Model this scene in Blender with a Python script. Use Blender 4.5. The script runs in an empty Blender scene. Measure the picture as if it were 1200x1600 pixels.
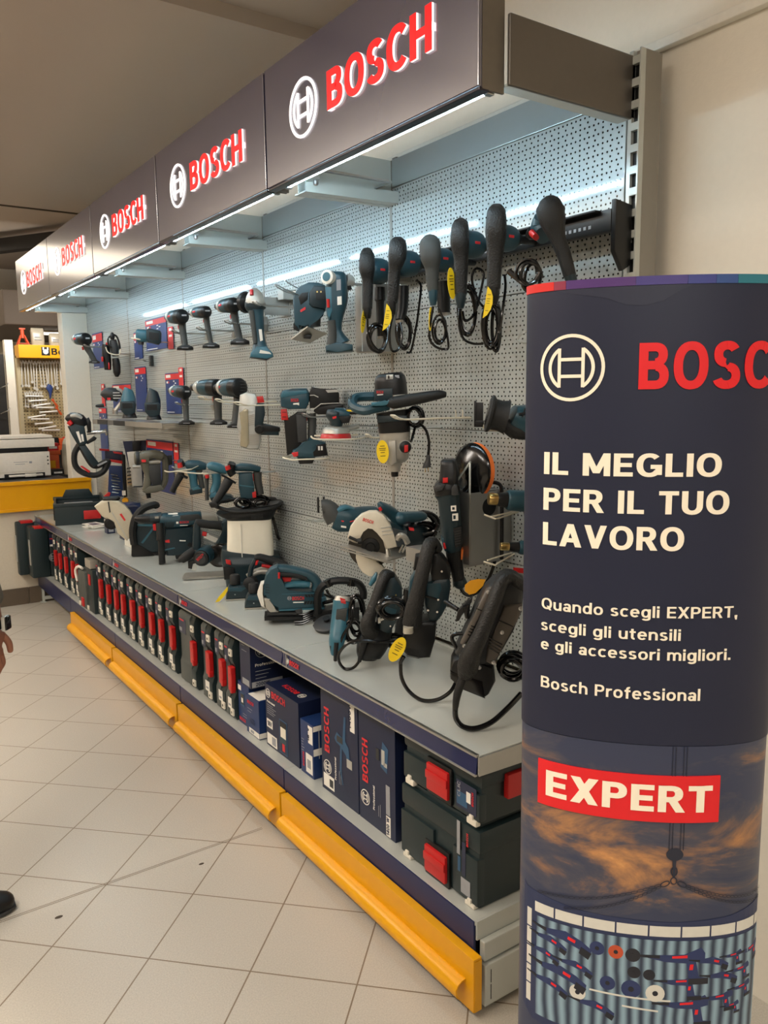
import bpy, bmesh, math, random
from mathutils import Vector, Matrix, Euler
random.seed(7)
C = bpy.context.scene.collection
SC = bpy.context.scene
PI = math.pi

# ---------------------------------------------------------------- camera
YAW, PITCH, ROLL, FPX = 0.600018, -0.141917, -0.0113813, 1251.79
CAM = Vector((-1.65666, -1.35733, 1.49992))
FW = Vector((math.sin(YAW) * math.cos(PITCH), math.cos(YAW) * math.cos(PITCH), math.sin(PITCH)))
R0 = Vector((math.cos(YAW), -math.sin(YAW), 0))
U0 = R0.cross(FW)
RT = R0 * math.cos(ROLL) + U0 * math.sin(ROLL)
UP = U0 * math.cos(ROLL) - R0 * math.sin(ROLL)
cd = bpy.data.cameras.new('camera')
cd.sensor_fit = 'VERTICAL'
cd.sensor_height = 24.0
cd.lens = 24.0 * FPX / 1600.0
cd.clip_start = 0.05
cam = bpy.data.objects.new('camera', cd)
C.objects.link(cam)
cam.matrix_world = Matrix(((RT.x, UP.x, -FW.x, CAM.x), (RT.y, UP.y, -FW.y, CAM.y), (RT.z, UP.z, -FW.z, CAM.z), (0, 0, 0, 1)))
SC.camera = cam

# ---------------------------------------------------------------- light
SC.view_settings.view_transform = 'Standard'
SC.view_settings.look = 'None'
SC.view_settings.exposure = 0.0
SC.view_settings.gamma = 1.0
SC.view_settings.use_curve_mapping = False
LED_POWER = 68.0
ROOM_POWER = 41.0
w = bpy.data.worlds.new('shop_air')
SC.world = w
w.use_nodes = True
w.node_tree.nodes['Background'].inputs[0].default_value = (1.0, 0.95, 0.90, 1)
w.node_tree.nodes['Background'].inputs[1].default_value = 0.22

def area(name, loc, sx, sy, power, col, rot=(0, 0, 0), spread=180):
    l = bpy.data.lights.new(name, 'AREA')
    l.shape = 'RECTANGLE'
    l.size, l.size_y, l.energy, l.color = sx, sy, power, col
    l.spread = math.radians(spread)
    o = bpy.data.objects.new(name, l)
    o.location = loc
    o.rotation_euler = rot
    C.objects.link(o)
    return o
WARM = (1.0, 0.94, 0.86)
area('ceiling_or_fill_lamp', (-2.6, 0.2, 2.86), 0.3, 1.5, ROOM_POWER, WARM)
area('ceiling_or_fill_lamp', (-2.6, 3.0, 2.86), 0.3, 1.5, ROOM_POWER, WARM)
area('ceiling_or_fill_lamp', (-1.9, -2.6, 2.86), 1.5, 0.3, ROOM_POWER * 1.7, WARM)
area('fill_uplight', (-2.75, 2.0, 2.25), 0.3, 7.0, 200, WARM, (PI, 0, 0), 140)  # unseen fill, added to brighten the ceiling and what the signs reflect
area('ceiling_or_fill_lamp', (-0.15, 5.6, 2.3), 0.6, 0.15, 11, WARM, (math.radians(62), 0, 0))  # added fill in mid-air, aimed at the beige tool board
area('ceiling_or_fill_lamp', (-1.7, 7.1, 2.85), 2.2, 1.6, 42, (1.0, 0.86, 0.68))  # added broad fill, gives the far signs a soft warm reflection

# ---------------------------------------------------------------- materials
def lin(c):
    return tuple(((x / 255) / 12.92 if x / 255 <= 0.04045 else ((x / 255 + 0.055) / 1.055) ** 2.4) for x in c)
MATS = {}
def mat(name, rgb, rough=0.5, metal=0.0, var=0.08, scale=60, bump=0.0, bscale=300, coat=0.0, spec=0.5, aniso=0, trans=0):
    if name in MATS: return MATS[name]
    m = bpy.data.materials.new(name); m.use_nodes = True
    nt = m.node_tree; b = nt.nodes['Principled BSDF']
    c = lin(rgb)
    tc = nt.nodes.new('ShaderNodeTexCoord')
    n = nt.nodes.new('ShaderNodeTexNoise'); n.inputs['Scale'].default_value = scale; n.inputs['Detail'].default_value = 3
    nt.links.new(tc.outputs['Object'], n.inputs['Vector'])
    mx = nt.nodes.new('ShaderNodeMix'); mx.data_type = 'RGBA'
    mx.inputs[6].default_value = (*[x * (1 - var) for x in c], 1); mx.inputs[7].default_value = (*[min(1, x * (1 + var)) for x in c], 1)
    nt.links.new(n.outputs['Fac'], mx.inputs[0]); nt.links.new(mx.outputs[2], b.inputs['Base Color'])
    b.inputs['Roughness'].default_value = rough; b.inputs['Metallic'].default_value = metal
    b.inputs['Coat Weight'].default_value = coat; b.inputs['Specular IOR Level'].default_value = spec
    if trans: b.inputs['Transmission Weight'].default_value = trans
    if bump:
        n2 = nt.nodes.new('ShaderNodeTexNoise'); n2.inputs['Scale'].default_value = bscale; n2.inputs['Detail'].default_value = 4
        nt.links.new(tc.outputs['Object'], n2.inputs['Vector'])
        bp = nt.nodes.new('ShaderNodeBump'); bp.inputs['Strength'].default_value = bump; bp.inputs['Distance'].default_value = 0.002
        nt.links.new(n2.outputs['Fac'], bp.inputs['Height']); nt.links.new(bp.outputs['Normal'], b.inputs['Normal'])
    MATS[name] = m
    return m
def emit(name, rgb, strength, base=None):
    m = mat(name, base or rgb, 0.4)
    b = m.node_tree.nodes['Principled BSDF']
    b.inputs['Emission Color'].default_value = (*lin(rgb), 1); b.inputs['Emission Strength'].default_value = strength
    return m
def studs(m, scale):
    nt, b = nodes(m); v = nt.nodes.new('ShaderNodeTexVoronoi'); v.inputs['Scale'].default_value = scale
    tc = nt.nodes.new('ShaderNodeTexCoord'); nt.links.new(tc.outputs['Object'], v.inputs['Vector'])
    bp = nt.nodes.new('ShaderNodeBump'); bp.inputs['Strength'].default_value = 0.7; bp.inputs['Distance'].default_value = 0.0016
    nt.links.new(v.outputs['Distance'], bp.inputs['Height']); nt.links.new(bp.outputs['Normal'], b.inputs['Normal']); return m
def nodes(m): return m.node_tree, m.node_tree.nodes['Principled BSDF']

TEAL = mat('teal_plastic', (28, 64, 76), 0.40, bump=0.05)
TEALD = mat('dark_teal_plastic', (18, 39, 46), 0.42, bump=0.05)
TEALL = mat('bright_teal_plastic', (50, 100, 116), 0.38)
RUB = mat('black_rubber', (25, 26, 26), 0.55, spec=0.35, bump=0.5, bscale=420)
STUD = studs(mat('studded_rubber', (28, 28, 27), 0.5, spec=0.4), 230)
RUBG = mat('grey_rubber', (58, 60, 58), 0.6, bump=0.35, bscale=500)
BLK = mat('black_plastic', (16, 17, 18), 0.4, spec=0.4)
BLKS = mat('black_gloss', (14, 14, 15), 0.18)
DGRY = mat('dark_grey_plastic', (44, 46, 47), 0.45)
RED = mat('red_plastic', (190, 28, 28), 0.38)
STEEL = mat('steel', (190, 190, 188), 0.3, 1.0)
ZINC = mat('cast_metal', (176, 172, 162), 0.42, 0.55, bump=0.1)
CHROME = mat('chrome', (215, 215, 212), 0.15, 1.0)
GOLD = mat('brass_nozzle', (205, 175, 110), 0.28, 1.0)
WHITE = mat('white_plastic', (226, 222, 210), 0.45)
CREAM = mat('cream_wire', (222, 214, 192), 0.4)
YELL = mat('yellow_tag_card', (240, 205, 20), 0.5)
YTXT = mat('tag_print', (120, 95, 10), 0.6)
ORNG = mat('orange_foam', (236, 120, 50), 0.85, bump=0.5)
OTAG = mat('orange_tag_card', (215, 150, 10), 0.5)
NAVY = mat('navy_card', (30, 38, 66), 0.4, var=0.05)
NAVYB = mat('blue_card', (25, 50, 98), 0.42, var=0.05)
NAVYD = mat('dark_navy_card', (18, 29, 60), 0.45, var=0.05)
REDC = mat('red_card', (214, 40, 44), 0.45)
WHT = mat('white_print', (236, 232, 222), 0.5)
GREY = mat('grey_print', (150, 152, 156), 0.5)
OLIVE = mat('olive_grey_plastic', (92, 90, 78), 0.45, bump=0.05)
SILV = mat('silver_paint', (188, 188, 182), 0.35, 0.4)
LAMPW = mat('lamp_diffuser', (232, 226, 208), 0.35, var=0.02)
SHG = mat('shelf_grey_paint', (190, 194, 188), 0.2, 0.15, var=0.04, scale=8)
BRKT = mat('bracket_grey_paint', (104, 99, 92), 0.36, 0.5, var=0.04)
POST = mat('post_grey_paint', (142, 138, 130), 0.42, 0.25, var=0.04)
SHEET = mat('galvanised_sheet', (172, 172, 168), 0.32, 0.75, var=0.12, scale=14)
YEL = mat('yellow_paint', (226, 160, 0), 0.35, var=0.04, scale=14)
NAVYP = mat('navy_paint', (27, 38, 84), 0.32, 0.2, var=0.05)
CASE = mat('case_plastic', (24, 40, 43), 0.42, bump=0.15, bscale=700)
CASEG = mat('case_grey_plastic', (74, 80, 78), 0.5, bump=0.15, bscale=700)
BLADE = mat('saw_blade_steel', (74, 72, 68), 0.3, 0.9)
SKIN = mat('skin', (150, 98, 74), 0.55, bump=0.1)

# ---------------------------------------------------------------- mesh building
class MB:
    def __init__(s):
        s.bm = bmesh.new(); s.mats = []; s.cur = 0; s.flatq = False; s.lay = 0
    def m(s, mt):
        if mt not in s.mats: s.mats.append(mt)
        s.cur = s.mats.index(mt); return s
    def _fin(s, faces):
        for f in faces: f.material_index = s.cur
        return s
    def mesh_in(s, verts, faces, M=None):
        vs = [s.bm.verts.new(M @ Vector(v) if M else Vector(v)) for v in verts]
        out = []
        for f in faces:
            try: out.append(s.bm.faces.new([vs[i] for i in f]))
            except ValueError: pass
        return s._fin(out)
    def box(s, c, d, M=None, bev=0.0):
        x, y, z = d[0] / 2, d[1] / 2, d[2] / 2
        T = Matrix.Translation(c)
        if M is not None: T = T @ M.to_4x4()
        vs = [s.bm.verts.new(T @ Vector(p)) for p in ((-x, -y, -z), (x, -y, -z), (x, y, -z), (-x, y, -z), (-x, -y, z), (x, -y, z), (x, y, z), (-x, y, z))]
        fs = [s.bm.faces.new([vs[i] for i in f]) for f in ((3, 2, 1, 0), (4, 5, 6, 7), (0, 1, 5, 4), (1, 2, 6, 5), (2, 3, 7, 6), (3, 0, 4, 7))]
        s._fin(fs)
        if bev > 0:
            es = list({e for f in fs for e in f.edges})
            r = bmesh.ops.bevel(s.bm, geom=es, offset=min(bev, min(d) * 0.45), segments=2, profile=0.6, affect='EDGES', clamp_overlap=True)
            s._fin(r['faces'])
        return s
    def slab(s, x0, x1, y0, y1, z0, z1, bev=0.0):
        return s.box(((x0 + x1) / 2, (y0 + y1) / 2, (z0 + z1) / 2), (abs(x1 - x0), abs(y1 - y0), abs(z1 - z0)), None, bev)
    def prof(s, pts, y0, y1, bev=0.0, M=None, segs=2):
        """outline in local x-z, extruded along y from y0 (front) to y1"""
        a = sum(pts[i][0] * pts[(i + 1) % len(pts)][1] - pts[(i + 1) % len(pts)][0] * pts[i][1] for i in range(len(pts)))
        if a < 0: pts = pts[::-1]
        f0 = [s.bm.verts.new((p[0], y0, p[1])) for p in pts]
        f1 = [s.bm.verts.new((p[0], y1, p[1])) for p in pts]
        n = len(pts); fs = []
        cap0 = s.bm.faces.new(f0); cap1 = s.bm.faces.new(f1[::-1])
        for i in range(n):
            j = (i + 1) % n
            fs.append(s.bm.faces.new((f0[i], f1[i], f1[j], f0[j])))
        allf = [cap0, cap1] + fs
        s._fin(allf)
        vs = set(f0 + f1)
        if bev > 0:
            es = list(cap0.edges) + list(cap1.edges)
            r = bmesh.ops.bevel(s.bm, geom=es, offset=min(bev, abs(y1 - y0) * 0.45), segments=segs, profile=0.55, affect='EDGES', clamp_overlap=True)
            s._fin(r['faces'])
            vs = {v for v in vs if v.is_valid} | {v for f in r['faces'] if f.is_valid for v in f.verts}
        if M is not None:
            for v in vs: v.co = M @ v.co
        return s
    def lathe(s, o, ax, prof, seg=20, cap=True, sq=1.0, side=None):
        """prof = [(t along axis, radius)]"""
        o = Vector(o); ax = Vector(ax).normalized()
        sd = Vector(side) if side else (Vector((0, 0, 1)) if abs(ax.z) < 0.9 else Vector((1, 0, 0)))
        e1 = (sd - ax * sd.dot(ax)).normalized(); e2 = ax.cross(e1)
        rings = []
        for t, r in prof:
            rings.append([s.bm.verts.new(o + ax * t + (e1 * math.cos(2 * PI * k / seg) + e2 * sq * math.sin(2 * PI * k / seg)) * max(r, 1e-5)) for k in range(seg)])
        fs = []
        for a, b in zip(rings, rings[1:]):
            for k in range(seg):
                fs.append(s.bm.faces.new((a[k], a[(k + 1) % seg], b[(k + 1) % seg], b[k])))
        if cap:
            fs.append(s.bm.faces.new(rings[0][::-1])); fs.append(s.bm.faces.new(rings[-1]))
        return s._fin(fs)
    def rod(s, p0, p1, r0, r1=None, seg=14):
        p0, p1 = Vector(p0), Vector(p1)
        L = (p1 - p0).length
        return s.lathe(p0, p1 - p0, [(0, r0), (L, r0 if r1 is None else r1)], seg)
    def loft(s, path, seg=14, n=2.4, ydir=(0, 1, 0), smooth=3):
        """path = [(point, half width in plane, half depth along ydir)] -> rounded body"""
        P = [Vector(p[0]) for p in path]; W = [p[1] for p in path]; D = [p[2] for p in path]
        if smooth > 1 and len(P) > 2:
            P2, W2, D2 = [], [], []
            for i in range(len(P) - 1):
                for k in range(smooth):
                    t = k / smooth
                    P2.append(cr(P, i, t)); W2.append(crs(W, i, t)); D2.append(crs(D, i, t))
            P2.append(P[-1]); W2.append(W[-1]); D2.append(D[-1]); P, W, D = P2, W2, D2
        yd = Vector(ydir); rings = []
        for i, p in enumerate(P):
            tg = (P[min(i + 1, len(P) - 1)] - P[max(i - 1, 0)]).normalized()
            sx = yd.cross(tg)
            sx = sx.normalized() if sx.length > 1e-6 else Vector((1, 0, 0))
            y2 = tg.cross(sx) * -1
            if y2.dot(yd) < 0: y2 = -y2
            ring = []
            for k in range(seg):
                a = 2 * PI * k / seg; ca, sa = math.cos(a), math.sin(a)
                q = 2 / n
                ring.append(s.bm.verts.new(p + sx * W[i] * math.copysign(abs(ca) ** q, ca) + y2 * D[i] * math.copysign(abs(sa) ** q, sa)))
            rings.append(ring)
        fs = []
        for a, b in zip(rings, rings[1:]):
            for k in range(seg): fs.append(s.bm.faces.new((a[k], a[(k + 1) % seg], b[(k + 1) % seg], b[k])))
        fs.append(s.bm.faces.new(rings[0][::-1])); fs.append(s.bm.faces.new(rings[-1]))
        return s._fin(fs)
    def tube(s, pts, r, seg=8, k=5, closed=False):
        P = [Vector(p) for p in pts]
        if k > 1 and len(P) > 2:
            Q = []
            n = len(P) if closed else len(P) - 1
            for i in range(n):
                for j in range(k):
                    Q.append(cr(P, i, j / k, closed))
            if not closed: Q.append(P[-1])
            P = Q
        N = len(P); prev = None; rings = []
        for i in range(N):
            if closed: tg = (P[(i + 1) % N] - P[i - 1])
            else: tg = P[min(i + 1, N - 1)] - P[max(i - 1, 0)]
            if tg.length < 1e-9: tg = Vector((0, 0, 1))
            tg.normalize()
            if prev is None:
                prev = Vector((0, 0, 1)) if abs(tg.z) < 0.9 else Vector((1, 0, 0))
            e1 = prev - tg * prev.dot(tg)
            if e1.length < 1e-6: e1 = tg.orthogonal()
            e1.normalize(); prev = e1; e2 = tg.cross(e1)
            rings.append([s.bm.verts.new(P[i] + (e1 * math.cos(2 * PI * q / seg) + e2 * math.sin(2 * PI * q / seg)) * r) for q in range(seg)])
        fs = []
        for i in range(N if closed else N - 1):
            a, b = rings[i], rings[(i + 1) % N]
            for q in range(seg): fs.append(s.bm.faces.new((a[q], a[(q + 1) % seg], b[(q + 1) % seg], b[q])))
        if not closed:
            fs.append(s.bm.faces.new(rings[0][::-1])); fs.append(s.bm.faces.new(rings[-1]))
        return s._fin(fs)
    def grid(s, o, ex, ey, nx, ny):
        vs = [[s.bm.verts.new(Vector(o) + Vector(ex) * (i / nx) + Vector(ey) * (j / ny)) for i in range(nx + 1)] for j in range(ny + 1)]
        return s._fin([s.bm.faces.new((vs[j][i], vs[j][i + 1], vs[j + 1][i + 1], vs[j + 1][i])) for j in range(ny) for i in range(nx)])
    def text(s, txt, M, h=None, w=None, bold=0.2, ext=0.0004, align='L', cut=0, spacing=1.0):
        """text in local x-y, cap height h, optional width w, mapped by M"""
        vs, fs = text_mesh(txt, bold, ext, spacing)
        x0, x1 = min(v[0] for v in vs), max(v[0] for v in vs)
        y0, y1 = 0.0, 1.0
        sy = h / (y1 - y0) if h else w / (x1 - x0)
        sx = w / (x1 - x0) if w else sy
        s.flatq = True
        off = -x0 if align == 'L' else (-(x0 + x1) / 2 if align == 'C' else -x1)
        return s.mesh_in([((v[0] + off) * sx, (v[1] - y0) * sy, v[2]) for v in vs], fs, M)
    def build(s, name, parent=None, smooth=40):
        me = bpy.data.meshes.new(name)
        if not s.flatq: bmesh.ops.recalc_face_normals(s.bm, faces=list(s.bm.faces))
        s.bm.to_mesh(me); s.bm.free()
        for mt in s.mats: me.materials.append(mt)
        if smooth and len(me.polygons):
            me.polygons.foreach_set('use_smooth', [True] * len(me.polygons))
            me.set_sharp_from_angle(angle=math.radians(smooth))
        o = bpy.data.objects.new(name, me); C.objects.link(o)
        if parent: o.parent = parent
        return o

def cr(P, i, t, closed=False):
    n = len(P)
    g = (lambda k: P[k % n]) if closed else (lambda k: P[min(max(k, 0), n - 1)])
    a, b, c, d = g(i - 1), g(i), g(i + 1), g(i + 2)
    return 0.5 * ((2 * b) + (c - a) * t + (2 * a - 5 * b + 4 * c - d) * t * t + (3 * b - a - 3 * c + d) * t ** 3)
def crs(V, i, t):
    n = len(V); g = lambda k: V[min(max(k, 0), n - 1)]
    return g(i) * (1 - t) + g(i + 1) * t
# ---------------------------------------------------------------- lettering: a heavy grotesque drawn with strokes (cap height 1)
def glyphs(t):
    th = t * 0.84; c = t / 2; G = {}
    R = lambda x0, y0, x1, y1: [(x0, y0), (x1, y0), (x1, y1), (x0, y1)]
    def D(x0, y0, x1, y1, w=None):
        w = (w or t * 1.06) / 2; return [(x0 - w, y0), (x0 + w, y0), (x1 + w, y1), (x1 - w, y1)]
    def A(cx, cy, rx, ry, a0, a1, n=12, tv=None, thh=None, e=2.25):
        tv, thh = tv or t, thh or th; out = []
        def P(a, x, y):
            a = math.radians(a); ca, sa = math.cos(a), math.sin(a)
            return (cx + x * math.copysign(abs(ca) ** (2 / e), ca), cy + y * math.copysign(abs(sa) ** (2 / e), sa))
        for i in range(n):
            p, q = a0 + (a1 - a0) * i / n, a0 + (a1 - a0) * (i + 1) / n
            out.append([P(p, rx, ry), P(q, rx, ry), P(q, rx - tv, ry - thh), P(p, rx - tv, ry - thh)])
        return out
    V = lambda x, y0=0, y1=1: R(x, y0, x + t, y1)
    Hh = lambda x0, x1, y: R(x0, y, x1, y + th)
    xh = 0.73
    G['I'] = (t, [V(0)])
    G['L'] = (.58, [V(0), Hh(0, .58, 0)])
    G['E'] = (.63, [V(0), Hh(0, .63, 0), Hh(0, .63, 1 - th), Hh(0, .59, .5 - th / 2)])
    G['F'] = (.61, [V(0), Hh(0, .61, 1 - th), Hh(0, .57, .47 - th / 2)])
    G['H'] = (.75, [V(0), V(.75 - t), Hh(0, .75, .5 - th / 2)])
    G['T'] = (.68, [V(.34 - c), Hh(0, .68, 1 - th)])
    G['O'] = (.84, A(.42, .5, .42, .515, 0, 360, 32))
    G['Q'] = (.84, A(.42, .5, .42, .515, 0, 360, 32) + [D(.72, -.07, .5, .3, t * .9)])
    G['C'] = (.76, A(.42, .5, .42, .515, 42, 318, 24))
    G['G'] = (.83, A(.42, .5, .42, .515, 44, 325, 24) + [R(.83 - t, .08, .83, .52), Hh(.46, .83, .52 - th)])
    G['U'] = (.74, [V(0, .36), V(.74 - t, .36)] + A(.37, .37, .37, .385, 180, 360, 14))
    G['P'] = (.68, [V(0), Hh(0, .38, 1 - th), Hh(0, .38, .385)] + A(.36, .6925, .32, .3075, -90, 90, 12))
    G['R'] = (.72, G['P'][1] + [D(.62, 0, .40, .43, t * 1.15)])
    G['B'] = (.72, [V(0), Hh(0, .42, 1 - th), Hh(0, .42, .5 - th / 2 + .02), Hh(0, .42, 0)] + A(.38, .74, .30, .26, -90, 90, 12) + A(.40, .29, .32, .29, -90, 90, 12))
    G['D'] = (.76, [V(0), Hh(0, .36, 1 - th), Hh(0, .36, 0)] + A(.34, .5, .42, .5, -90, 90, 16))
    G['S'] = (.70, A(.35, .735, .33, .28, 28, 180, 12) + A(.35, .735, .33, .28, 180, 262, 8) + A(.35, .27, .35, .285, 82, -160, 18) + [[(.30, .735 - .28), (.44, .27 + .28), (.40, .27 + .28 - th), (.28, .735 - .28 + th)]])
    G['M'] = (.92, [V(0), V(.92 - t), D(c * 1.1, 1, .46, .12, t * 1.05), D(.92 - c * 1.1, 1, .46, .12, t * 1.05)])
    G['N'] = (.76, [V(0), V(.76 - t), D(c, 1, .76 - c, 0, t * 1.05)])
    G['A'] = (.82, [D(c, 0, .41, 1, t * 1.08), D(.82 - c, 0, .41, 1, t * 1.08), Hh(.18, .64, .2)])
    G['V'] = (.80, [D(c, 1, .40, 0, t * 1.08), D(.80 - c, 1, .40, 0, t * 1.08)])
    G['W'] = (1.1, [D(c, 1, .30, 0, t), D(.55, 1, .30, 0, t * .95), D(.55, 1, .80, 0, t * .95), D(1.1 - c, 1, .80, 0, t)])
    G['X'] = (.78, [D(c * 1.2, 0, .78 - c * 1.2, 1, t * 1.2), D(.78 - c * 1.2, 0, c * 1.2, 1, t * 1.2)])
    G['K'] = (.74, [V(0), D(t, .42, .6, 1, t * 1.2), D(.62, 0, .32, .56, t * 1.2)])
    G['Y'] = (.76, [V(.38 - c, 0, .45), D(.38, .40, c, 1), D(.38, .40, .76 - c, 1)])
    G['0'] = (.64, A(.32, .5, .32, .515, 0, 360, 28))
    G['1'] = (.42, [V(.42 - t), [(0, .74), (.42 - t, 1), (.42 - t, .78), (0, .56)]])
    G['2'] = (.62, A(.31, .69, .31, .32, 165, -35, 14) + [Hh(0, .62, 0), D(.14, th * .9, .46, .5, t * 1.2)])
    G['4'] = (.66, [V(.40, 0, 1), Hh(0, .66, .2), D(c, .24, .44, 1, t * 1.1)])
    G['8'] = (.64, A(.32, .745, .28, .265, 0, 360, 22) + A(.32, .27, .32, .285, 0, 360, 22))
    G['3'] = (.62, A(.30, .745, .28, .265, 150, -90, 14) + A(.30, .27, .32, .285, 90, -150, 14))
    G['5'] = (.62, [Hh(.06, .58, 1 - th), R(.06, .5, .06 + t, 1)] + A(.30, .31, .32, .325, 130, -155, 16))
    # lower case
    bowl = lambda cx, r, a0=0, a1=360: A(cx, xh / 2, r, xh / 2 + .012, a0, a1, 20)
    G['o'] = (.66, bowl(.33, .33))
    G['c'] = (.57, bowl(.32, .32, 45, 315))
    G['e'] = (.64, bowl(.32, .32, 0, 318) + [Hh(.1, .63, xh / 2 - th * .42)])
    G['d'] = (.65, bowl(.31, .31) + [V(.65 - t, 0, 1.02)])
    G['b'] = (.65, bowl(.34, .31) + [V(0, 0, 1.02)])
    G['q'] = (.65, bowl(.31, .31) + [V(.65 - t, -.27, xh)])
    G['p'] = (.65, bowl(.34, .31) + [V(0, -.27, xh)])
    G['g'] = (.65, bowl(.31, .31) + [V(.65 - t, -.05, xh)] + A(.33, -.03, .32, .25, 0, -150, 12))
    G['a'] = (.58, [V(.58 - t, 0, .5)] + A(.30, .47, .28, .272, 0, 158, 10) + A(.26, .215, .26, .227, 0, 360, 18))
    G['u'] = (.62, [V(0, .3, xh), V(.62 - t, 0, xh)] + A(.31, .31, .31, .322, 180, 360, 12))
    G['n'] = (.62, [V(0, 0, xh), V(.62 - t, 0, .45)] + A(.31, .43, .31, .312, 0, 180, 12))
    G['m'] = (.98, [V(0, 0, xh), V(.49 - c, 0, .45), V(.98 - t, 0, .45)] + A(.245 + c / 2, .43, .245 + c / 2, .312, 0, 180, 12) + A(.735 - c / 2, .43, .245 + c / 2, .312, 0, 180, 12))
    G['r'] = (.40, [V(0, 0, xh)] + A(.36, .38, .36, .36, 80, 180, 8))
    G['l'] = (t, [V(0, 0, 1.02)])
    G['i'] = (t, [V(0, 0, xh), R(0, .83, t, 1.02)])
    G['t'] = (.42, [V(.1, .2, .93), Hh(0, .42, xh - th)] + A(.34, .22, .24, .232, 180, 275, 8))
    G['f'] = (.42, [V(.1, 0, .78), Hh(0, .42, xh - th)] + A(.36, .76, .26, .26, 85, 180, 8))
    G['s'] = (.55, A(.275, .535, .255, .205, 25, 262, 14) + A(.275, .205, .275, .217, 82, -158, 14) + [[(.24, .33), (.33, .422), (.30, .422 - th), (.22, .33 + th)]])
    G['x'] = (.62, [D(c, 0, .62 - c, xh, t * 1.1), D(.62 - c, 0, c, xh, t * 1.1)])
    G['h'] = (.62, [V(0, 0, 1.02), V(.62 - t, 0, .45)] + A(.31, .43, .31, .312, 0, 180, 12))
    G['v'] = (.62, [D(c, xh, .31, 0, t * 1.05), D(.62 - c, xh, .31, 0, t * 1.05)])
    G['6'] = G['8']; G['9'] = G['8']; G['7'] = (.6, [Hh(0, .6, 1 - th), D(.2, 0, .6 - c, 1 - th)])
    G['.'] = (t * 1.1, [R(0, 0, t * 1.1, t * 1.1)])
    G[','] = (t * 1.1, [[(0, 0), (t * .3, -.2), (t * .9, -.2), (t * 1.1, t * 1.1), (0, t * 1.1)]])
    G['-'] = (.36, [Hh(0, .36, .36)])
    G[' '] = (.28, [])
    return G
_GL = {}
def text_mesh(txt, bold=0.2, ext=0.0004, spacing=1.0):
    """thin solid letters: cap height 1 in x-y"""
    if bold not in _GL: _GL[bold] = glyphs(bold)
    G = _GL[bold]; x = 0.0; V, F = [], []
    for ch in txt:
        wd, polys = G[ch]
        for p in polys:
            a = sum(p[i][0] * p[(i + 1) % len(p)][1] - p[(i + 1) % len(p)][0] * p[i][1] for i in range(len(p)))
            if a < 0: p = p[::-1]
            n = len(p); b = len(V)
            e_ = ext + 1.5e-5 * (len(F) % 23) ; V += [(x + u, v, e_) for u, v in p] + [(x + u, v, 0.0) for u, v in p]
            F += [tuple(range(b, b + n))] + [(b + i, b + n + i, b + n + (i + 1) % n, b + (i + 1) % n) for i in range(n)]
        x += wd + (0.115 + (0.2 - bold) * .25) * spacing
    return V, F

def frame(o, ex, ey):
    """matrix placing local x along ex, local y along ey, local z outwards"""
    ex, ey = Vector(ex).normalized(), Vector(ey).normalized(); ez = ex.cross(ey)
    return Matrix(((ex.x, ey.x, ez.x, o[0]), (ex.y, ey.y, ez.y, o[1]), (ex.z, ey.z, ez.z, o[2]), (0, 0, 0, 1)))
def tag(o, label=None, cat=None, group=None, kind=None):
    if label: o['label'] = label
    if cat: o['category'] = cat
    if group: o['group'] = group
    if kind: o['kind'] = kind
    return o
def thing(name, label, cat, loc=(0, 0, 0), rz=0.0, group=None):
    o = bpy.data.objects.new(name, None); o.empty_display_size = 0.02; C.objects.link(o)
    o.location = loc; o.rotation_euler = (0, 0, rz)
    return tag(o, label, cat, group)
def dup(root, loc, rz=None, label=None, group=None):
    r = root.copy(); C.objects.link(r); r.location = loc
    if rz is not None: r.rotation_euler = (0, 0, rz)
    if label: r['label'] = label
    if group: r['group'] = group
    for ch in list(root.children):
        c = ch.copy(); C.objects.link(c); c.parent = r
        for g in list(ch.children):
            d = g.copy(); C.objects.link(d); d.parent = c
    return r
def emblem(mb, M, R, wd, ext=0.0006):
    """ring with the armature-like H in it, drawn with strips of width wd"""
    lay = [0]
    def arc(r, a0, a1, n, w_=wd):
        V = []; F = []; lay[0] += 1; ex = ext + 2e-5 * lay[0]
        for i in range(n + 1):
            a = a0 + (a1 - a0) * i / n
            for rr in (r - w_ / 2, r + w_ / 2):
                for z in (ex, 0): V.append((rr * math.cos(a), rr * math.sin(a), z))
        for i in range(n):
            b = 4 * i; F += [(b, b + 2, b + 6, b + 4), (b + 2, b + 3, b + 7, b + 6), (b + 1, b, b + 4, b + 5)]
        mb.mesh_in(V, F, M)
    def bar(p, q, w_=wd):
        p, q = Vector((*p, 0)), Vector((*q, 0)); d = (q - p).normalized(); nrm = Vector((-d.y, d.x, 0)) * w_ / 2; lay[0] += 1; Z = Vector((0, 0, ext + 2e-5 * lay[0]))
        a, b, c, e = p + nrm, p - nrm, q - nrm, q + nrm
        mb.mesh_in([a + Z, b + Z, c + Z, e + Z, a, b, c, e], [(0, 1, 2, 3), (0, 4, 5, 1), (1, 5, 6, 2), (2, 6, 7, 3), (3, 7, 4, 0)], M)
    arc(R - wd / 2, 0, 2 * PI, 48)
    r = R * 0.66; x = R * 0.36; y = math.sqrt(r * r - x * x)
    a = math.atan2(y, x)
    arc(r, -a, a, 16); arc(r, PI - a, PI + a, 16)
    bar((x, -y - wd * .3), (x, y + wd * .3)); bar((-x, -y - wd * .3), (-x, y + wd * .3))
    bar((-x, R * 0.25), (x, R * 0.25)); bar((-x, -R * 0.25), (x, -R * 0.25))
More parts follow.
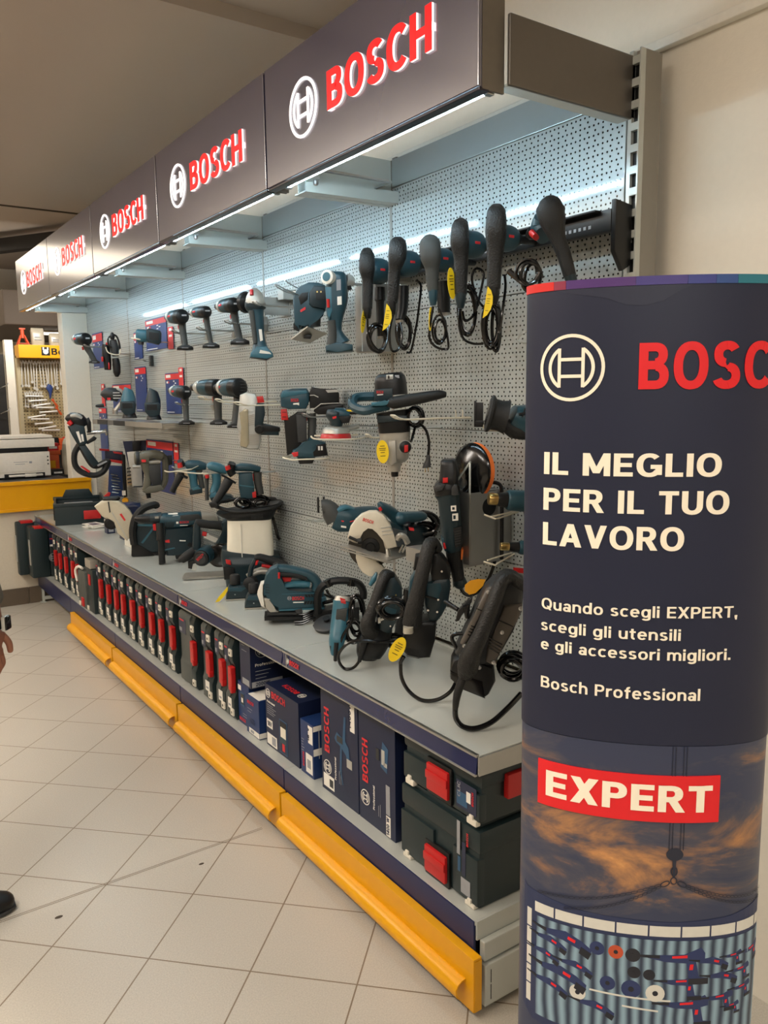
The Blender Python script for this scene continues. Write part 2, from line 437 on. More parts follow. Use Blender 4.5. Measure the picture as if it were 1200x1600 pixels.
# ================================================================ room
def wave_math(nt, op, a, b=None):
    n = nt.nodes.new('ShaderNodeMath'); n.operation = op
    for i, v in enumerate((a, b)):
        if v is None: continue
        if isinstance(v, (int, float)): n.inputs[i].default_value = v
        else: nt.links.new(v, n.inputs[i])
    return n.outputs[0]

def floor_material():
    m = mat('floor_tiles', (190, 183, 170), 0.34, var=0.05, scale=1.5)
    nt, b = nodes(m)
    tc = nt.nodes.new('ShaderNodeTexCoord'); sp = nt.nodes.new('ShaderNodeSeparateXYZ'); nt.links.new(tc.outputs['Object'], sp.inputs[0])
    # square tiles laid on the diagonal: u = (x + y), v = (x - y)
    x, y = sp.outputs[0], sp.outputs[1]
    P = 0.409                                            # diagonal of a tile
    def gro(s, off):
        f = wave_math(nt, 'FRACT', wave_math(nt, 'DIVIDE', wave_math(nt, 'ADD', s, off), P))
        d = wave_math(nt, 'ABSOLUTE', wave_math(nt, 'SUBTRACT', f, 0.5))
        return wave_math(nt, 'GREATER_THAN', d, 0.5 - 0.0072)
    u = wave_math(nt, 'ADD', x, y); v = wave_math(nt, 'SUBTRACT', x, y)
    g = wave_math(nt, 'MAXIMUM', gro(u, 40 * P + 0.020), gro(v, 40 * P + 1.722))
    base = b.inputs['Base Color'].links[0].from_socket
    sp2 = nt.nodes.new('ShaderNodeTexNoise'); sp2.inputs['Scale'].default_value = 260; sp2.inputs['Detail'].default_value = 2
    nt.links.new(tc.outputs['Object'], sp2.inputs['Vector'])
    rmp = nt.nodes.new('ShaderNodeMapRange'); rmp.inputs[1].default_value = 0.3; rmp.inputs[2].default_value = 0.7; rmp.inputs[3].default_value = 0.86; rmp.inputs[4].default_value = 1.06
    nt.links.new(sp2.outputs['Fac'], rmp.inputs[0])
    mul = nt.nodes.new('ShaderNodeVectorMath'); mul.operation = 'SCALE'
    nt.links.new(base, mul.inputs[0]); nt.links.new(rmp.outputs[0], mul.inputs['Scale'])
    mx = nt.nodes.new('ShaderNodeMix'); mx.data_type = 'RGBA'; mx.inputs[7].default_value = (*lin((128, 112, 92)), 1)
    nt.links.new(g, mx.inputs[0]); nt.links.new(mul.outputs[0], mx.inputs[6]); nt.links.new(mx.outputs[2], b.inputs['Base Color'])
    bp = nt.nodes.new('ShaderNodeBump'); bp.inputs['Strength'].default_value = 0.3; bp.inputs['Distance'].default_value = 0.001; bp.invert = True
    nt.links.new(g, bp.inputs['Height']); nt.links.new(bp.outputs['Normal'], b.inputs['Normal'])
    return m
FLOOR = floor_material()
WALLM = mat('wall_plaster', (228, 221, 206), 0.75, bump=0.25, bscale=120, var=0.03)
PLAST = mat('rough_plaster', (206, 196, 176), 0.8, bump=0.9, bscale=55, var=0.05)
CEIL = mat('ceiling_paint', (188, 176, 164), 0.8, var=0.03, scale=2)
DARKB = mat('dark_brown_paint', (74, 62, 50), 0.7, var=0.06)
BLKB = mat('black_duct', (30, 27, 24), 0.6)
SKIRT = mat('brown_skirting', (92, 80, 66), 0.4, var=0.1, scale=10)
def struct(name, mb, smooth=0):
    o = mb.build(name, None, smooth); o['kind'] = 'structure'; return o
mb = MB().m(FLOOR); mb.slab(-6.5, 3.0, -5.5, 9.5, -0.06, 0.0)
mb.m(mat('joint_brown', (120, 104, 84), .6))
for q in (0.0, 0.008):                                  # expansion joint across the tiles
    mb.mesh_in([(-3.0, 1.005 + q, .0004), (-0.53, 1.068 + q, .0004), (-0.53, 1.0705 + q, .0004), (-3.0, 1.0075 + q, .0004)], [(0, 1, 2, 3)])
mb.m(mat('floor_spot', (70, 60, 48), .7))
for x, y, r in ((-1.235, 0.974, .009), (-0.789, 0.989, .007)): mb.mesh_in([(x + r * math.cos(a) * 1.3, y + r * math.sin(a) * .8, .0005) for a in [i * PI / 6 for i in range(12)]], [tuple(range(12))])
struct('floor', mb)
mb = MB().m(CEIL)
mb.slab(-6.5, 3.0, 1.65, 5.22, 2.92, 3.1); mb.slab(-6.5, 3.0, -5.5, 1.65, 2.975, 3.1); mb.slab(-6.5, 3.0, 5.22, 9.5, 2.96, 3.1); mb.m(DARKB); mb.slab(-6.5, 3.0, 5.215, 5.235, 2.912, 2.962)
struct('ceiling', mb)
mb = MB().m(WALLM); mb.slab(0.13, 0.25, -5.5, 5.14, 0, 2.98); struct('wall_right', mb)
mb = MB().m(WALLM); mb.slab(-6.5, 3.0, -5.6, -5.5, 0, 2.98); struct('wall_front', mb)
mb = MB().m(WALLM); mb.slab(-6.6, -6.5, -5.5, 9.5, 0, 2.98); struct('wall_left', mb)
mb = MB().m(WALLM); mb.slab(-6.5, 3.0, 8.6, 8.7, 0, 2.97); struct('wall_back', mb)
mb = MB().m(WALLM); mb.slab(-0.178, 0.13, 5.0, 5.14, 0, 2.66); struct('wall_pier', mb)
mb = MB().m(PLAST); mb.slab(-3.2, -0.178, 5.0, 5.10, 0, 0.70); struct('wall_low', mb)
mb = MB().m(SKIRT)
for i in range(8): mb.slab(-3.1 + i * 0.365, -3.1 + i * 0.365 + 0.362, 4.985, 5.0, 0.0, 0.125, 0.002)
struct('baseboard_back', mb)
mb = MB().m(DARKB); mb.slab(-0.335, 2.0, 6.4, 8.6, 2.17, 2.47, 0.01); struct('trim_1', mb)       # bulkhead over the back shop
mb = MB().m(WHITE); mb.slab(0.105, 0.13, -5.0, 4.9, 2.342, 2.366, 0.004); struct('trim_2', mb)     # cable trunking on the wall
mb = MB().m(BLKB); mb.prof([(-1.6, 2.79), (1.6, 2.79), (1.6, 2.9), (-1.6, 2.9)], -0.05, 0.05, 0.004, Matrix.Translation((-0.12, 6.2, 0)) @ Matrix.Rotation(math.radians(-59), 4, 'Z')); struct('trim_3', mb)
mb = MB().m(BLKB); mb.tube([(-0.48, 0.05, 3.0), (-0.44, 0.03, 2.62), (-0.40, -0.01, 2.50), (-0.38, -0.02, 2.54), (-0.42, 0.0, 2.60), (-0.40, 0.03, 2.52)], 0.004)
tag(mb.build('power_cable'), 'thin grey cable hanging above the end of the lit sign', 'cable')

# ================================================================ shelving fixture
PX = 0.0                                                 # face of the back panels
def peg_material():
    m = mat('perforated_panel', (178, 184, 182), 0.42, 0.4, var=0.03, scale=5)
    nt, b = nodes(m)
    tc = nt.nodes.new('ShaderNodeTexCoord'); sp = nt.nodes.new('ShaderNodeSeparateXYZ'); nt.links.new(tc.outputs['Object'], sp.inputs[0])
    y, z = sp.outputs[1], sp.outputs[2]
    def cell(s, p, off): return wave_math(nt, 'MULTIPLY', wave_math(nt, 'SUBTRACT', wave_math(nt, 'FRACT', wave_math(nt, 'DIVIDE', wave_math(nt, 'ADD', s, off), p)), 0.5), p)
    def holes(py, oy, pz, oz, r):
        a, c = cell(y, py, oy), cell(z, pz, oz)
        d = wave_math(nt, 'SQRT', wave_math(nt, 'ADD', wave_math(nt, 'MULTIPLY', a, a), wave_math(nt, 'MULTIPLY', c, c)))
        return wave_math(nt, 'LESS_THAN', d, r)
    h = wave_math(nt, 'MAXIMUM', holes(0.015, 0.0075, 0.025, 0.0125, 0.0027), holes(0.025, 0.0125, 0.025, 0.0, 0.0027))
    base = b.inputs['Base Color'].links[0].from_socket
    mx = nt.nodes.new('ShaderNodeMix'); mx.data_type = 'RGBA'; mx.inputs[7].default_value = (0.012, 0.013, 0.014, 1)
    nt.links.new(h, mx.inputs[0]); nt.links.new(base, mx.inputs[6]); nt.links.new(mx.outputs[2], b.inputs['Base Color'])
    nt.links.new(wave_math(nt, 'MULTIPLY', wave_math(nt, 'SUBTRACT', 1.0, h), 0.4), b.inputs['Metallic'])
    nt.links.new(wave_math(nt, 'ADD', wave_math(nt, 'MULTIPLY', h, 0.4), 0.42), b.inputs['Roughness'])
    nt.links.new(wave_math(nt, 'MULTIPLY', wave_math(nt, 'SUBTRACT', 1.0, h), 0.5), b.inputs['Specular IOR Level'])
    return m
PEG = peg_material()
b_ = nodes(PEG)[1]; b_.inputs['Coat Weight'].default_value = 1.0; b_.inputs['Coat Roughness'].default_value = 0.06
PLAIN = mat('plain_panel', (172, 180, 180), 0.3, 0.5, var=0.03, scale=5)
ORD = ['bay at the open end beside the cardboard totem', 'bay holding the grey mixer, second from the totem', 'middle bay behind the worklight lantern', 'fourth bay from the totem, behind the cut-off saw', 'last bay, against the cream pier']
def back_panel(k):
    t = thing('perforated_back_panel', 'grey perforated back panel of the ' + ORD[k], 'back panel', (0, k, 0), 0, 'perforated back panels')
    rows = [(0.68, 1.0), (1.0, 1.395), (1.395, 1.79), (1.79, 2.21)]
    for a, b in rows:
        mb = MB().m(PEG); mb.slab(0.0, 0.012, 0.004, 0.996, a + 0.0012, b - 0.0012, 0.0015); mb.build('perforated_sheet', t, 0)
    mb = MB().m(PLAIN); mb.slab(0.0, 0.012, 0.004, 0.996, 2.2112, 2.302, 0.0015); mb.build('plain_sheet', t, 0)
    mb = MB().m(SHG); mb.slab(0.0, 0.012, 0.004, 0.996, 0.24, 0.665, 0.0015); mb.build('lower_sheet', t, 0)
for k in range(5): back_panel(k)

def post(y, lab, open_side=False):
    t = thing('slotted_post', lab, 'post', (0, y, 0), 0, 'slotted posts of the wall shelving')
    mb = MB().m(POST); mb.slab(0.014, 0.078, -0.032 if open_side else -0.012, 0.003 if open_side else 0.012, 0.03, 2.314, 0.002); mb.build('post_tube', t, 0)
    if open_side:
        mb = MB().m(SHG); mb.slab(-0.004, 0.014, -0.034, -0.030, 0.03, 2.312)
        mb.slab(0.0, 0.014, -0.008, 0.003, 0.03, 2.312)
        for i in range(45):
            z = 0.08 + i * 0.05
            mb.slab(-0.002, 0.014, -0.030, -0.008, z, z + 0.018)
        mb.build('slotted_strip', t, 0)
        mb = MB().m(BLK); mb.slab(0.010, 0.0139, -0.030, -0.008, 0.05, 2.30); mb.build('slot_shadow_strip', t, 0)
        mb = MB().m(STEEL); mb.lathe((0.045, -0.012, 0.0), (0, 0, 1), [(0, 0.022), (0.012, 0.022), (0.016, 0.008), (0.03, 0.008)], 16); mb.build('levelling_foot', t)
    else:
        mb = MB().m(POST); mb.slab(-0.0015, 0.004, -0.007, 0.007, 0.68, 2.30); mb.build('front_seam_strip', t, 0)
PL = ['slotted grey end post beside the bare wall and totem', 'slotted post seam behind the grey mixer', 'slotted post seam above the nail gun and worklight', 'slotted post seam between the small impact drivers', 'slotted post seam left of the blue hanging cards'.replace('left of', 'just beyond'), 'slotted post seam against the cream pier']
for k in range(6): post(k - (0.004 if k == 0 else 0), PL[k], k == 0)

def bracket(k):
    t = thing('canopy_bracket', ['broad grey end plate holding up the lit sign canopy', 'grey canopy arm first from the end plate', 'grey canopy arm over the nail gun', 'grey canopy arm over the small impact drivers', 'grey canopy arm over the jigsaw price card'.replace('jigsaw', 'blue planer'), 'grey canopy arm by the cream pier'][k], 'bracket', (0, k, 0), 0, 'arms of the sign canopy')
    if k == 0:
        mb = MB().m(BRKT); mb.slab(-0.398, 0.012, -0.012, -0.002, 2.158, 2.302, 0.003); mb.build('end_plate', t, 0)
        mb = MB().m(SHG); mb.slab(-0.398, 0.0, -0.004, 0.03, 2.158, 2.163); mb.build('bottom_flange', t, 0)
    else:
        mb = MB().m(SHG); mb.prof([(0.0, 2.15), (-0.36, 2.145), (-0.37, 2.30), (0.0, 2.30)], -0.003, 0.003); mb.build('arm_plate', t, 0)
        mb = MB().m(SHG); mb.prof([(0.0, 2.152), (-0.36, 2.145), (-0.36, 2.15), (0.0, 2.158)], -0.045, 0.025); mb.prof([(0.0, 2.152), (-0.36, 2.145), (-0.36, 2.175), (0.0, 2.19)], -0.047, -0.044); mb.build('bottom_flange', t, 0)
        mb = MB().m(STEEL); mb.rod((-0.33, -0.10, 2.20), (-0.07, -0.10, 2.20), 0.005); mb.rod((-0.07, -0.10, 2.20), (-0.07, -0.01, 2.20), 0.005); mb.build('cross_rod', t)
        mb = MB().m(STEEL); mb.box((-0.345, -0.06, 2.185), (0.03, 0.05, 0.018), None, 0.003); mb.lathe((-0.345, -0.085, 2.172), (0, 0, -1), [(0, 0.008), (0.012, 0.008), (0.016, 0.004)], 10); mb.build('clamp', t)
for k in range(6): bracket(k)

SIGNF = mat('sign_face_navy', (22, 28, 74), 0.35, 0.0, var=0.03, scale=6, coat=1.0)
b_ = nodes(SIGNF)[1]; b_.inputs['Coat IOR'].default_value = 2.7; b_.inputs['Coat Roughness'].default_value = 0.16
SIGNE = mat('sign_frame', (112, 106, 96), 0.4, 0.4)
SIGNL = mat('sign_lip', (60, 58, 66), 0.22, 0.7)
LETR = emit('sign_red_lit', (255, 4, 14), 0.95, (120, 4, 8))
LETW = emit('sign_white_lit', (255, 246, 244), 1.0, (235, 235, 235))
LEDM = emit('led_tube', (205, 238, 255), LED_POWER, (240, 240, 240))
SL = ['lit navy shop sign panel nearest the camera, the largest one', 'lit navy shop sign panel second from the near end', 'lit navy shop sign panel in the middle of five', 'lit navy shop sign panel fourth from the near end', 'lit navy shop sign panel at the far end of the row']
SL = [s.replace('nearest the camera, the largest one', 'at the open end by the grey end plate, the largest') for s in SL]
def sign(k):
    t = thing('illuminated_sign', SL[k], 'sign', (0, k, 0), 0, 'lit sign panels along the canopy')
    mb = MB().m(SIGNF); mb.slab(-0.472, -0.462, 0.005, 0.995, 2.147, 2.489, 0.002); mb.build('face_panel', t, 0)
    mb = MB().m(SIGNE)
    mb.slab(-0.462, -0.40, 0.004, 0.010, 2.143, 2.489); mb.slab(-0.462, -0.40, 0.990, 0.996, 2.143, 2.489)
    mb.slab(-0.462, -0.40, 0.010, 0.990, 2.484, 2.489)
    mb.build('box_frame', t, 0)
    mb = MB().m(SIGNL); mb.slab(-0.470, -0.443, 0.004, 0.996, 2.139, 2.146, 0.001); mb.build('bottom_lip', t, 0)
    # letters stand 12 mm off the face, lit white round their edges
    for nm, mt, off, ext in (('letter_halo', LETW, -0.4725, 0.0055), ('red_lettering', LETR, -0.4784, 0.0012)):
        mb = MB().m(mt); mb.text('BOSCH', frame((off, 0.613, 2.267), (0, -1, 0), (0, 0, 1)), 0.098, 0.458, 0.22, ext)
        mb.build(nm, t, 0)
    mb = MB().m(LETW); emblem(mb, frame((-0.473, 0.755, 2.316), (0, -1, 0), (0, 0, 1)), 0.080, 0.0085, 0.003); mb.build('ring_emblem', t, 0)
for k in range(5): sign(k)
for k in range(5):
    t = thing('led_strip_light', 'white LED strip under the sign canopy, ' + ['by the grey end plate', 'second from the end plate', 'over the small impact drivers', 'second from the cream pier', 'next to the cream pier'][k], 'light', (0, k, 0), 0, 'LED strips under the canopy')
    mb = MB().m(LEDM); mb.lathe((-0.428, 0.03, 2.150), (0, 1, 0), [(0, 0.006), (0.90, 0.006)], 10); mb.build('tube', t)
    mb = MB().m(STEEL); mb.slab(-0.440, -0.412, 0.015, 0.945, 2.159, 2.170, 0.002)
    mb.slab(-0.438, -0.418, 0.014, 0.029, 2.140, 2.162, 0.002); mb.slab(-0.438, -0.418, 0.931, 0.946, 2.140, 2.162, 0.002); mb.build('holder', t, 0)

# shelf boards with price rail
RAIL = mat('price_rail_plum', (27, 35, 76), 0.22, coat=0.3)
def shelf(k):
    t = thing('display_shelf', 'grey metal display shelf with price rail, ' + ['end section beside the totem, holding the heavy breakers', 'second section, holding the jigsaw and disc grinder', 'middle section, holding the lantern and planers', 'fourth section, holding the cut-off saw', 'last section, holding the open tool case'][k], 'shelf', (0, k, 0), 0, 'main display shelf sections')
    mb = MB().m(SHG); mb.slab(-0.462, -0.002, 0.0015, 0.9985, 0.632, 0.657, 0.0015); mb.build('shelf_board', t, 0)
    mb = MB().m(RAIL); mb.prof([(-0.464, 0.655), (-0.4705, 0.610), (-0.4665, 0.609), (-0.460, 0.654)], 0.004, 0.996); mb.build('price_rail', t, 0)
    mb = MB().m(STEEL); mb.slab(-0.470, -0.460, 0.003, 0.997, 0.653, 0.660, 0.001); mb.slab(-0.4735, -0.466, 0.003, 0.997, 0.606, 0.611, 0.001)
    mb.slab(-0.4725, -0.464, 0.962, 0.966, 0.610, 0.655); mb.build('rail_edging', t, 0)
    if k < 4:
        Mx = frame((-0.4698, 0.905, 0.622), (0, -1, 0), (0.12, 0, 1))
        mb = MB().m(REDC); mb.text('BOSCH', frame((-0.4705, 0.945, 0.622), (0, -1, 0), (0.13, 0, 1)), 0.016, 0.062, 0.2, 0.0006)
        mb.m(WHT); emblem(mb, frame((-0.4705, 0.962 - 0.012 + 0.008, 0.631), (0, -1, 0), (0.13, 0, 1)), 0.0095, 0.0014, 0.0006); mb.build('rail_badge', t, 0)
    if k == 0:
        mb = MB().m(SHEET); mb.prof([(-0.466, 0.608), (-0.02, 0.600), (-0.02, 0.655), (-0.466, 0.655)], -0.004, 0.001); mb.build('end_cheek', t, 0)
for k in range(5): shelf(k)
def base_unit(k):
    t = thing('base_deck', 'grey base deck with navy front rail, ' + ['end section under the two stacked cases', 'second section, under the cardboard boxes', 'middle section, under the wide plain case', 'fourth section, under the row of slim cases', 'last section, on bare legs by the low wall'][k], 'base deck', (0, k, 0), 0, 'base deck sections')
    mb = MB().m(SHG); mb.slab(-0.472, -0.002, 0.001, 0.999, 0.222, 0.2342, 0.0015); mb.build('deck_board', t, 0)
    mb = MB().m(NAVYP); mb.slab(-0.4755, -0.468, 0.003, 0.997, 0.125, 0.2325, 0.001); mb.build('front_rail', t, 0)
    if k == 0:
        mb = MB().m(SHG); mb.slab(-0.470, -0.0, -0.004, 0.001, 0.185, 0.234); mb.slab(-0.462, 0.0, -0.022, -0.004, 0.135, 0.186, 0.003); mb.build('end_rail', t, 0)
        t = thing('end_panel_foot', 'grey slotted foot panel closing the open end under the deck', 'panel', (0, 0, 0))
        mb = MB().m(SHG); mb.slab(-0.466, 0.0, -0.03, -0.002, 0.02, 0.130, 0.003); mb.m(BLK); mb.slab(-0.448, -0.446, -0.0308, -0.029, 0.035, 0.075); mb.slab(-0.448, -0.446, -0.0308, -0.029, 0.08, 0.115); mb.build('foot_panel', t, 0); mb = MB().m(STEEL); mb.rod((-.2, -.016, 0), (-.2, -.016, .022), .012); mb.build('levelling_foot', t)
    if k == 4:
        t = thing('deck_leg', 'bare grey leg frame holding up the far end of the deck', 'leg frame', (0, k, 0))
        mb = MB().m(SHG); mb.slab(-0.462, -0.445, 0.955, 0.975, 0.0, 0.2215); mb.slab(-0.46, -0.01, 0.957, 0.973, 0.02, 0.045); mb.slab(-0.475, -0.435, 0.945, 0.985, 0.0, 0.006); mb.build('leg_frame', t, 0)
for k in range(5): base_unit(k)
def drawer(k):
    y0, y1 = ((-0.03, 0.972), (0.985, 1.968), (1.985, 2.968), (2.988, 3.90))[k]
    t = thing('plinth_drawer', 'yellow plinth drawer with rolled grip edge, ' + ['nearest the totem', 'second from the totem', 'third from the totem', 'at the far end by the bare legs'][k].replace('nearest', 'beside'), 'drawer', (0, 0, 0), 0, 'yellow plinth drawers')
    mb = MB().m(YEL); mb.slab(-0.503, -0.497, y0, y1, 0.022, 0.158, 0.001); mb.slab(-0.503, -0.478, y0, y1, 0.156, 0.162, 0.001); mb.slab(-0.50, -0.478, y0 - .001, y0 + .004, 0.022, 0.155); mb.build('front_panel', t, 0)
    mb = MB().m(YEL)
    oc = [(-0.503, 0.096), (-0.514, 0.094), (-0.526, 0.088), (-0.534, 0.076), (-0.533, 0.060), (-0.527, 0.051), (-0.522, 0.050)]
    prof = oc + [(-0.524, 0.053), (-0.529, 0.061), (-0.530, 0.075), (-0.523, 0.085), (-0.513, 0.091), (-0.503, 0.093)]
    mb.prof(prof, y0 + 0.03, y1 - 0.02); mb.build('grip_edge', t, 50)
    mb = MB().m(DGRY); mb.slab(-0.477, -0.06, y0 + 0.05, y1 - 0.02, 0.02, 0.11); mb.build('drawer_box', t, 0)
    for yy in (y0 + .08, y1 - .08):
        mb = MB().m(BLK); mb.lathe((-0.46, yy - .01, 0.012), (0, 1, 0), [(0, 0.012), (0.02, 0.012)], 12); mb.build('castor', t)
for k in range(4): drawer(k)

# ================================================================ curved cardboard totem
TA, TB, TPHI = 0.2059, 0.0865, 0.75696
TC = Vector((-0.54059, -0.51211, 0))
TAX = Vector((math.cos(TPHI), -math.sin(TPHI), 0)); TAY = Vector((-math.sin(TPHI), -math.cos(TPHI), 0))   # along, towards the front
_th = [-PI + 2 * PI * i / 4000 for i in range(4001)]; _s = [0.0]
for i in range(4000):
    a = (_th[i] + _th[i + 1]) / 2
    _s.append(_s[-1] + math.hypot(TA * math.cos(a), TB * math.sin(a)) * (_th[1] - _th[0]))
_s0 = _s[2000]; _s = [v - _s0 for v in _s]
import bisect
def ell(s, off=0.0):
    i = min(max(bisect.bisect_left(_s, s), 1), 4000)
    f = (s - _s[i - 1]) / (_s[i] - _s[i - 1]); a = _th[i - 1] + f * (_th[i] - _th[i - 1])
    n = Vector((math.sin(a) / TA, math.cos(a) / TB)); n.normalize()
    x, y = TA * math.sin(a) + n.x * off, TB * math.cos(a) + n.y * off
    return TAX * x + TAY * y
def wrap(mb, off=0.0009, cut=0.012):
    """bend flat geometry (x = arc length, y = height, z = thickness) round the totem"""
    x0 = min(v.co.x for v in mb.bm.verts); x1 = max(v.co.x for v in mb.bm.verts)
    x = math.ceil(x0 / cut) * cut
    while x < x1:
        g = list(mb.bm.verts) + list(mb.bm.edges) + list(mb.bm.faces)
        bmesh.ops.bisect_plane(mb.bm, geom=g, plane_co=(x, 0, 0), plane_no=(1, 0, 0), dist=1e-6)
        x += cut
    for v in mb.bm.verts:
        p = ell(v.co.x, off + v.co.z); v.co = Vector((p.x, p.y, v.co.y))
    return mb
TOT = thing('cardboard_totem', 'tall curved navy cardboard totem with large white lettering', 'display stand', tuple(TC))
TNAV = mat('totem_navy', (22, 29, 54), 0.5, var=0.03, scale=4)
TRED = mat('totem_red', (226, 26, 34), 0.45, var=0.03)
TCRM = mat('totem_cream', (255, 243, 220), 0.5, var=0.03)
def totem_print():
    m = mat('totem_sky_print', (60, 62, 76), 0.42, coat=0.15)
    nt, b = nodes(m)
    tc = nt.nodes.new('ShaderNodeTexCoord')
    mp = nt.nodes.new('ShaderNodeMapping'); mp.inputs['Scale'].default_value = (1, 1, 2.3); mp.inputs['Rotation'].default_value = (0.0, 0.5, 0.0)
    nt.links.new(tc.outputs['Object'], mp.inputs[0])
    n = nt.nodes.new('ShaderNodeTexNoise'); n.inputs['Scale'].default_value = 5.0; n.inputs['Detail'].default_value = 9; n.inputs['Roughness'].default_value = 0.62; n.inputs['Distortion'].default_value = 0.5
    nt.links.new(mp.outputs[0], n.inputs['Vector'])
    sp = nt.nodes.new('ShaderNodeSeparateXYZ'); nt.links.new(tc.outputs['Object'], sp.inputs[0])
    # the printed clouds are thickest in the middle of the picture
    bz = nt.nodes.new('ShaderNodeMapRange'); bz.inputs[1].default_value = 0.0; bz.inputs[2].default_value = 0.17; bz.inputs[3].default_value = 0.12; bz.inputs[4].default_value = -0.12
    nt.links.new(wave_math(nt, 'ABSOLUTE', wave_math(nt, 'SUBTRACT', sp.outputs[2], 0.76)), bz.inputs[0])
    fac = wave_math(nt, 'ADD', n.outputs['Fac'], bz.outputs[0])
    r = nt.nodes.new('ShaderNodeValToRGB'); e = r.color_ramp.elements
    e[0].position = 0.45; e[0].color = (*lin((48, 56, 82)), 1); e[1].position = 0.80; e[1].color = (*lin((232, 176, 112)), 1)
    for ps, c in ((0.53, (70, 70, 84)), (0.60, (132, 98, 78)), (0.70, (192, 136, 84))):
        q = e.new(ps); q.color = (*lin(c), 1)
    nt.links.new(fac, r.inputs[0]); nt.links.new(r.outputs[0], b.inputs['Base Color'])
    return m
TSKY = totem_print()
def sheet(name, z0, z1, off, mt, s0=None, s1=None, nz=1, parent=TOT):
    mb = MB().m(mt); n = 96
    full = s0 is None
    S = [(_s[0] + (_s[-1] - _s[0]) * i / n) for i in range(n)] if full else [s0 + (s1 - s0) * i / n for i in range(n + 1)]
    V, F = [], []
    for s in S:
        p, q = ell(s, off), ell(s, off - 0.003)
        V += [(p.x, p.y, z0), (p.x, p.y, z1), (q.x, q.y, z0), (q.x, q.y, z1)]
    m_ = len(S)
    for i in range(m_ if full else m_ - 1):
        a, b = 4 * i, 4 * ((i + 1) % m_)
        F += [(a, b, b + 1, a + 1), (a + 2, a + 3, b + 3, b + 2), (a + 1, b + 1, b + 3, a + 3), (a, a + 2, b + 2, b)]
    if not full:
        F += [(0, 1, 3, 2), (4 * m_ - 4, 4 * m_ - 2, 4 * m_ - 1, 4 * m_ - 3)]
    mb.mesh_in(V, F); return mb.build(name, parent, 30)
sheet('upper_wrap', 0.9325, 1.6770, 0.0, TNAV)
sheet('lower_wrap', 0.0, 0.931, -0.0015, TSKY)
mb = MB().m(TNAV); mb.mesh_in([tuple(ell(_s[0] + (_s[-1] - _s[0]) * i / 64, -0.004)) [:2] + (1.672,) for i in range(64)], [tuple(range(64))]); mb.build('top_cap', TOT, 0)
# rainbow strip along the top edge
cols = [(-0.2395, -0.135, (214, 36, 30)), (-0.205 + .022, -0.135, (150, 44, 60)), (-0.135, -0.045, (74, 46, 108)), (-0.045, 0.03, (60, 52, 118)), (0.03, 0.072, (52, 60, 128)), (0.072, 0.11, (48, 74, 132)), (0.11, 0.24, (40, 112, 130))]
cols = [(-0.2395, -0.170, (216, 36, 30)), (-0.170, -0.150, (140, 44, 70)), (-0.150, -0.045, (78, 46, 112)), (-0.045, 0.03, (64, 54, 124)), (0.03, 0.072, (54, 62, 132)), (0.072, 0.105, (48, 78, 136)), (0.105, 0.24, (38, 116, 132))]
for i, (a, b, c) in enumerate(cols):
    sheet('colour_band', 1.664, 1.6772, 0.0012, mat('totem_band_%d' % i, c, 0.45, var=0.02), a, b - 0.0004)
def ttext(name, rows, mt, bold, parent=TOT, off=0.0009):
    mb = MB().m(mt)
    for txt, s, z, h, w_ in rows:
        mb.text(txt, Matrix.Translation((s, z, 0)), h, w_, bold, 0.0006)
    wrap(mb, off); return mb.build(name, parent, 0)
ttext('red_lettering', [('BOSCH', -0.037, 1.508, 0.070, 0.258)], TRED, 0.22)
mb = MB().m(TCRM); emblem(mb, Matrix.Translation((-0.1395, 1.543, 0)), 0.0525, 0.0052); wrap(mb); mb.build('ring_emblem', TOT, 0)
for row in [('IL MEGLIO', -0.182, 1.373, 0.036, 0.275), ('PER IL TUO', -0.182, 1.314, 0.0365, 0.290), ('LAVORO', -0.182, 1.256, 0.0375, 0.222)]: ttext('headline_lettering', [row], TCRM, 0.215)
ttext('body_lettering', [('Quando scegli EXPERT,', -0.182, 1.147, 0.0185, 0.313), ('scegli gli utensili', -0.182, 1.110, 0.0185, 0.223), ('e gli accessori migliori.', -0.182, 1.073 + .004, 0.0185, 0.305), ('Bosch Professional', -0.181, 1.010, 0.0195, 0.257)], TCRM, 0.175)
sheet('expert_band', 0.799, 0.880, 0.0008, TRED, -0.184, 0.117)
ttext('expert_lettering', [('EXPERT', -0.168, 0.818, 0.046, 0.272)], TCRM, 0.225, off=0.0014)
# printed crane, chains and container wall of tools
TDK = mat('totem_print_dark', (34, 38, 54), 0.5); TFR = mat('totem_print_navy', (40, 50, 84), 0.5); TPN = mat('totem_print_panel', (214, 212, 202), 0.5)
def corr():
    m = mat('totem_print_corrugated', (120, 150, 170), 0.5)
    nt, b = nodes(m); tc = nt.nodes.new('ShaderNodeTexCoord'); wv = nt.nodes.new('ShaderNodeTexWave'); wv.inputs['Scale'].default_value = 16; wv.inputs['Distortion'].default_value = 3.0; wv.inputs['Detail'].default_value = 3; wv.inputs['Detail Scale'].default_value = 0.4
    mp = nt.nodes.new('ShaderNodeMapping'); mp.inputs['Rotation'].default_value = (0, 0, TPHI); nt.links.new(tc.outputs['Object'], mp.inputs[0]); nt.links.new(mp.outputs[0], wv.inputs[0])
    r = nt.nodes.new('ShaderNodeValToRGB'); r.color_ramp.elements[0].color = (*lin((46, 58, 78)), 1); r.color_ramp.elements[1].color = (*lin((140, 168, 184)), 1)
    nt.links.new(wv.outputs[0], r.inputs[0]); nt.links.new(r.outputs[0], b.inputs['Base Color']); return m
mb = MB().m(TDK)
def flat(mb, pts, z=0.0003):
    n = len(pts); mb.mesh_in([(x, y, z) for x, y in pts] + [(x, y, 0) for x, y in pts], [tuple(range(n))] + [(i, i + n, (i + 1) % n + n, (i + 1) % n) for i in range(n)])
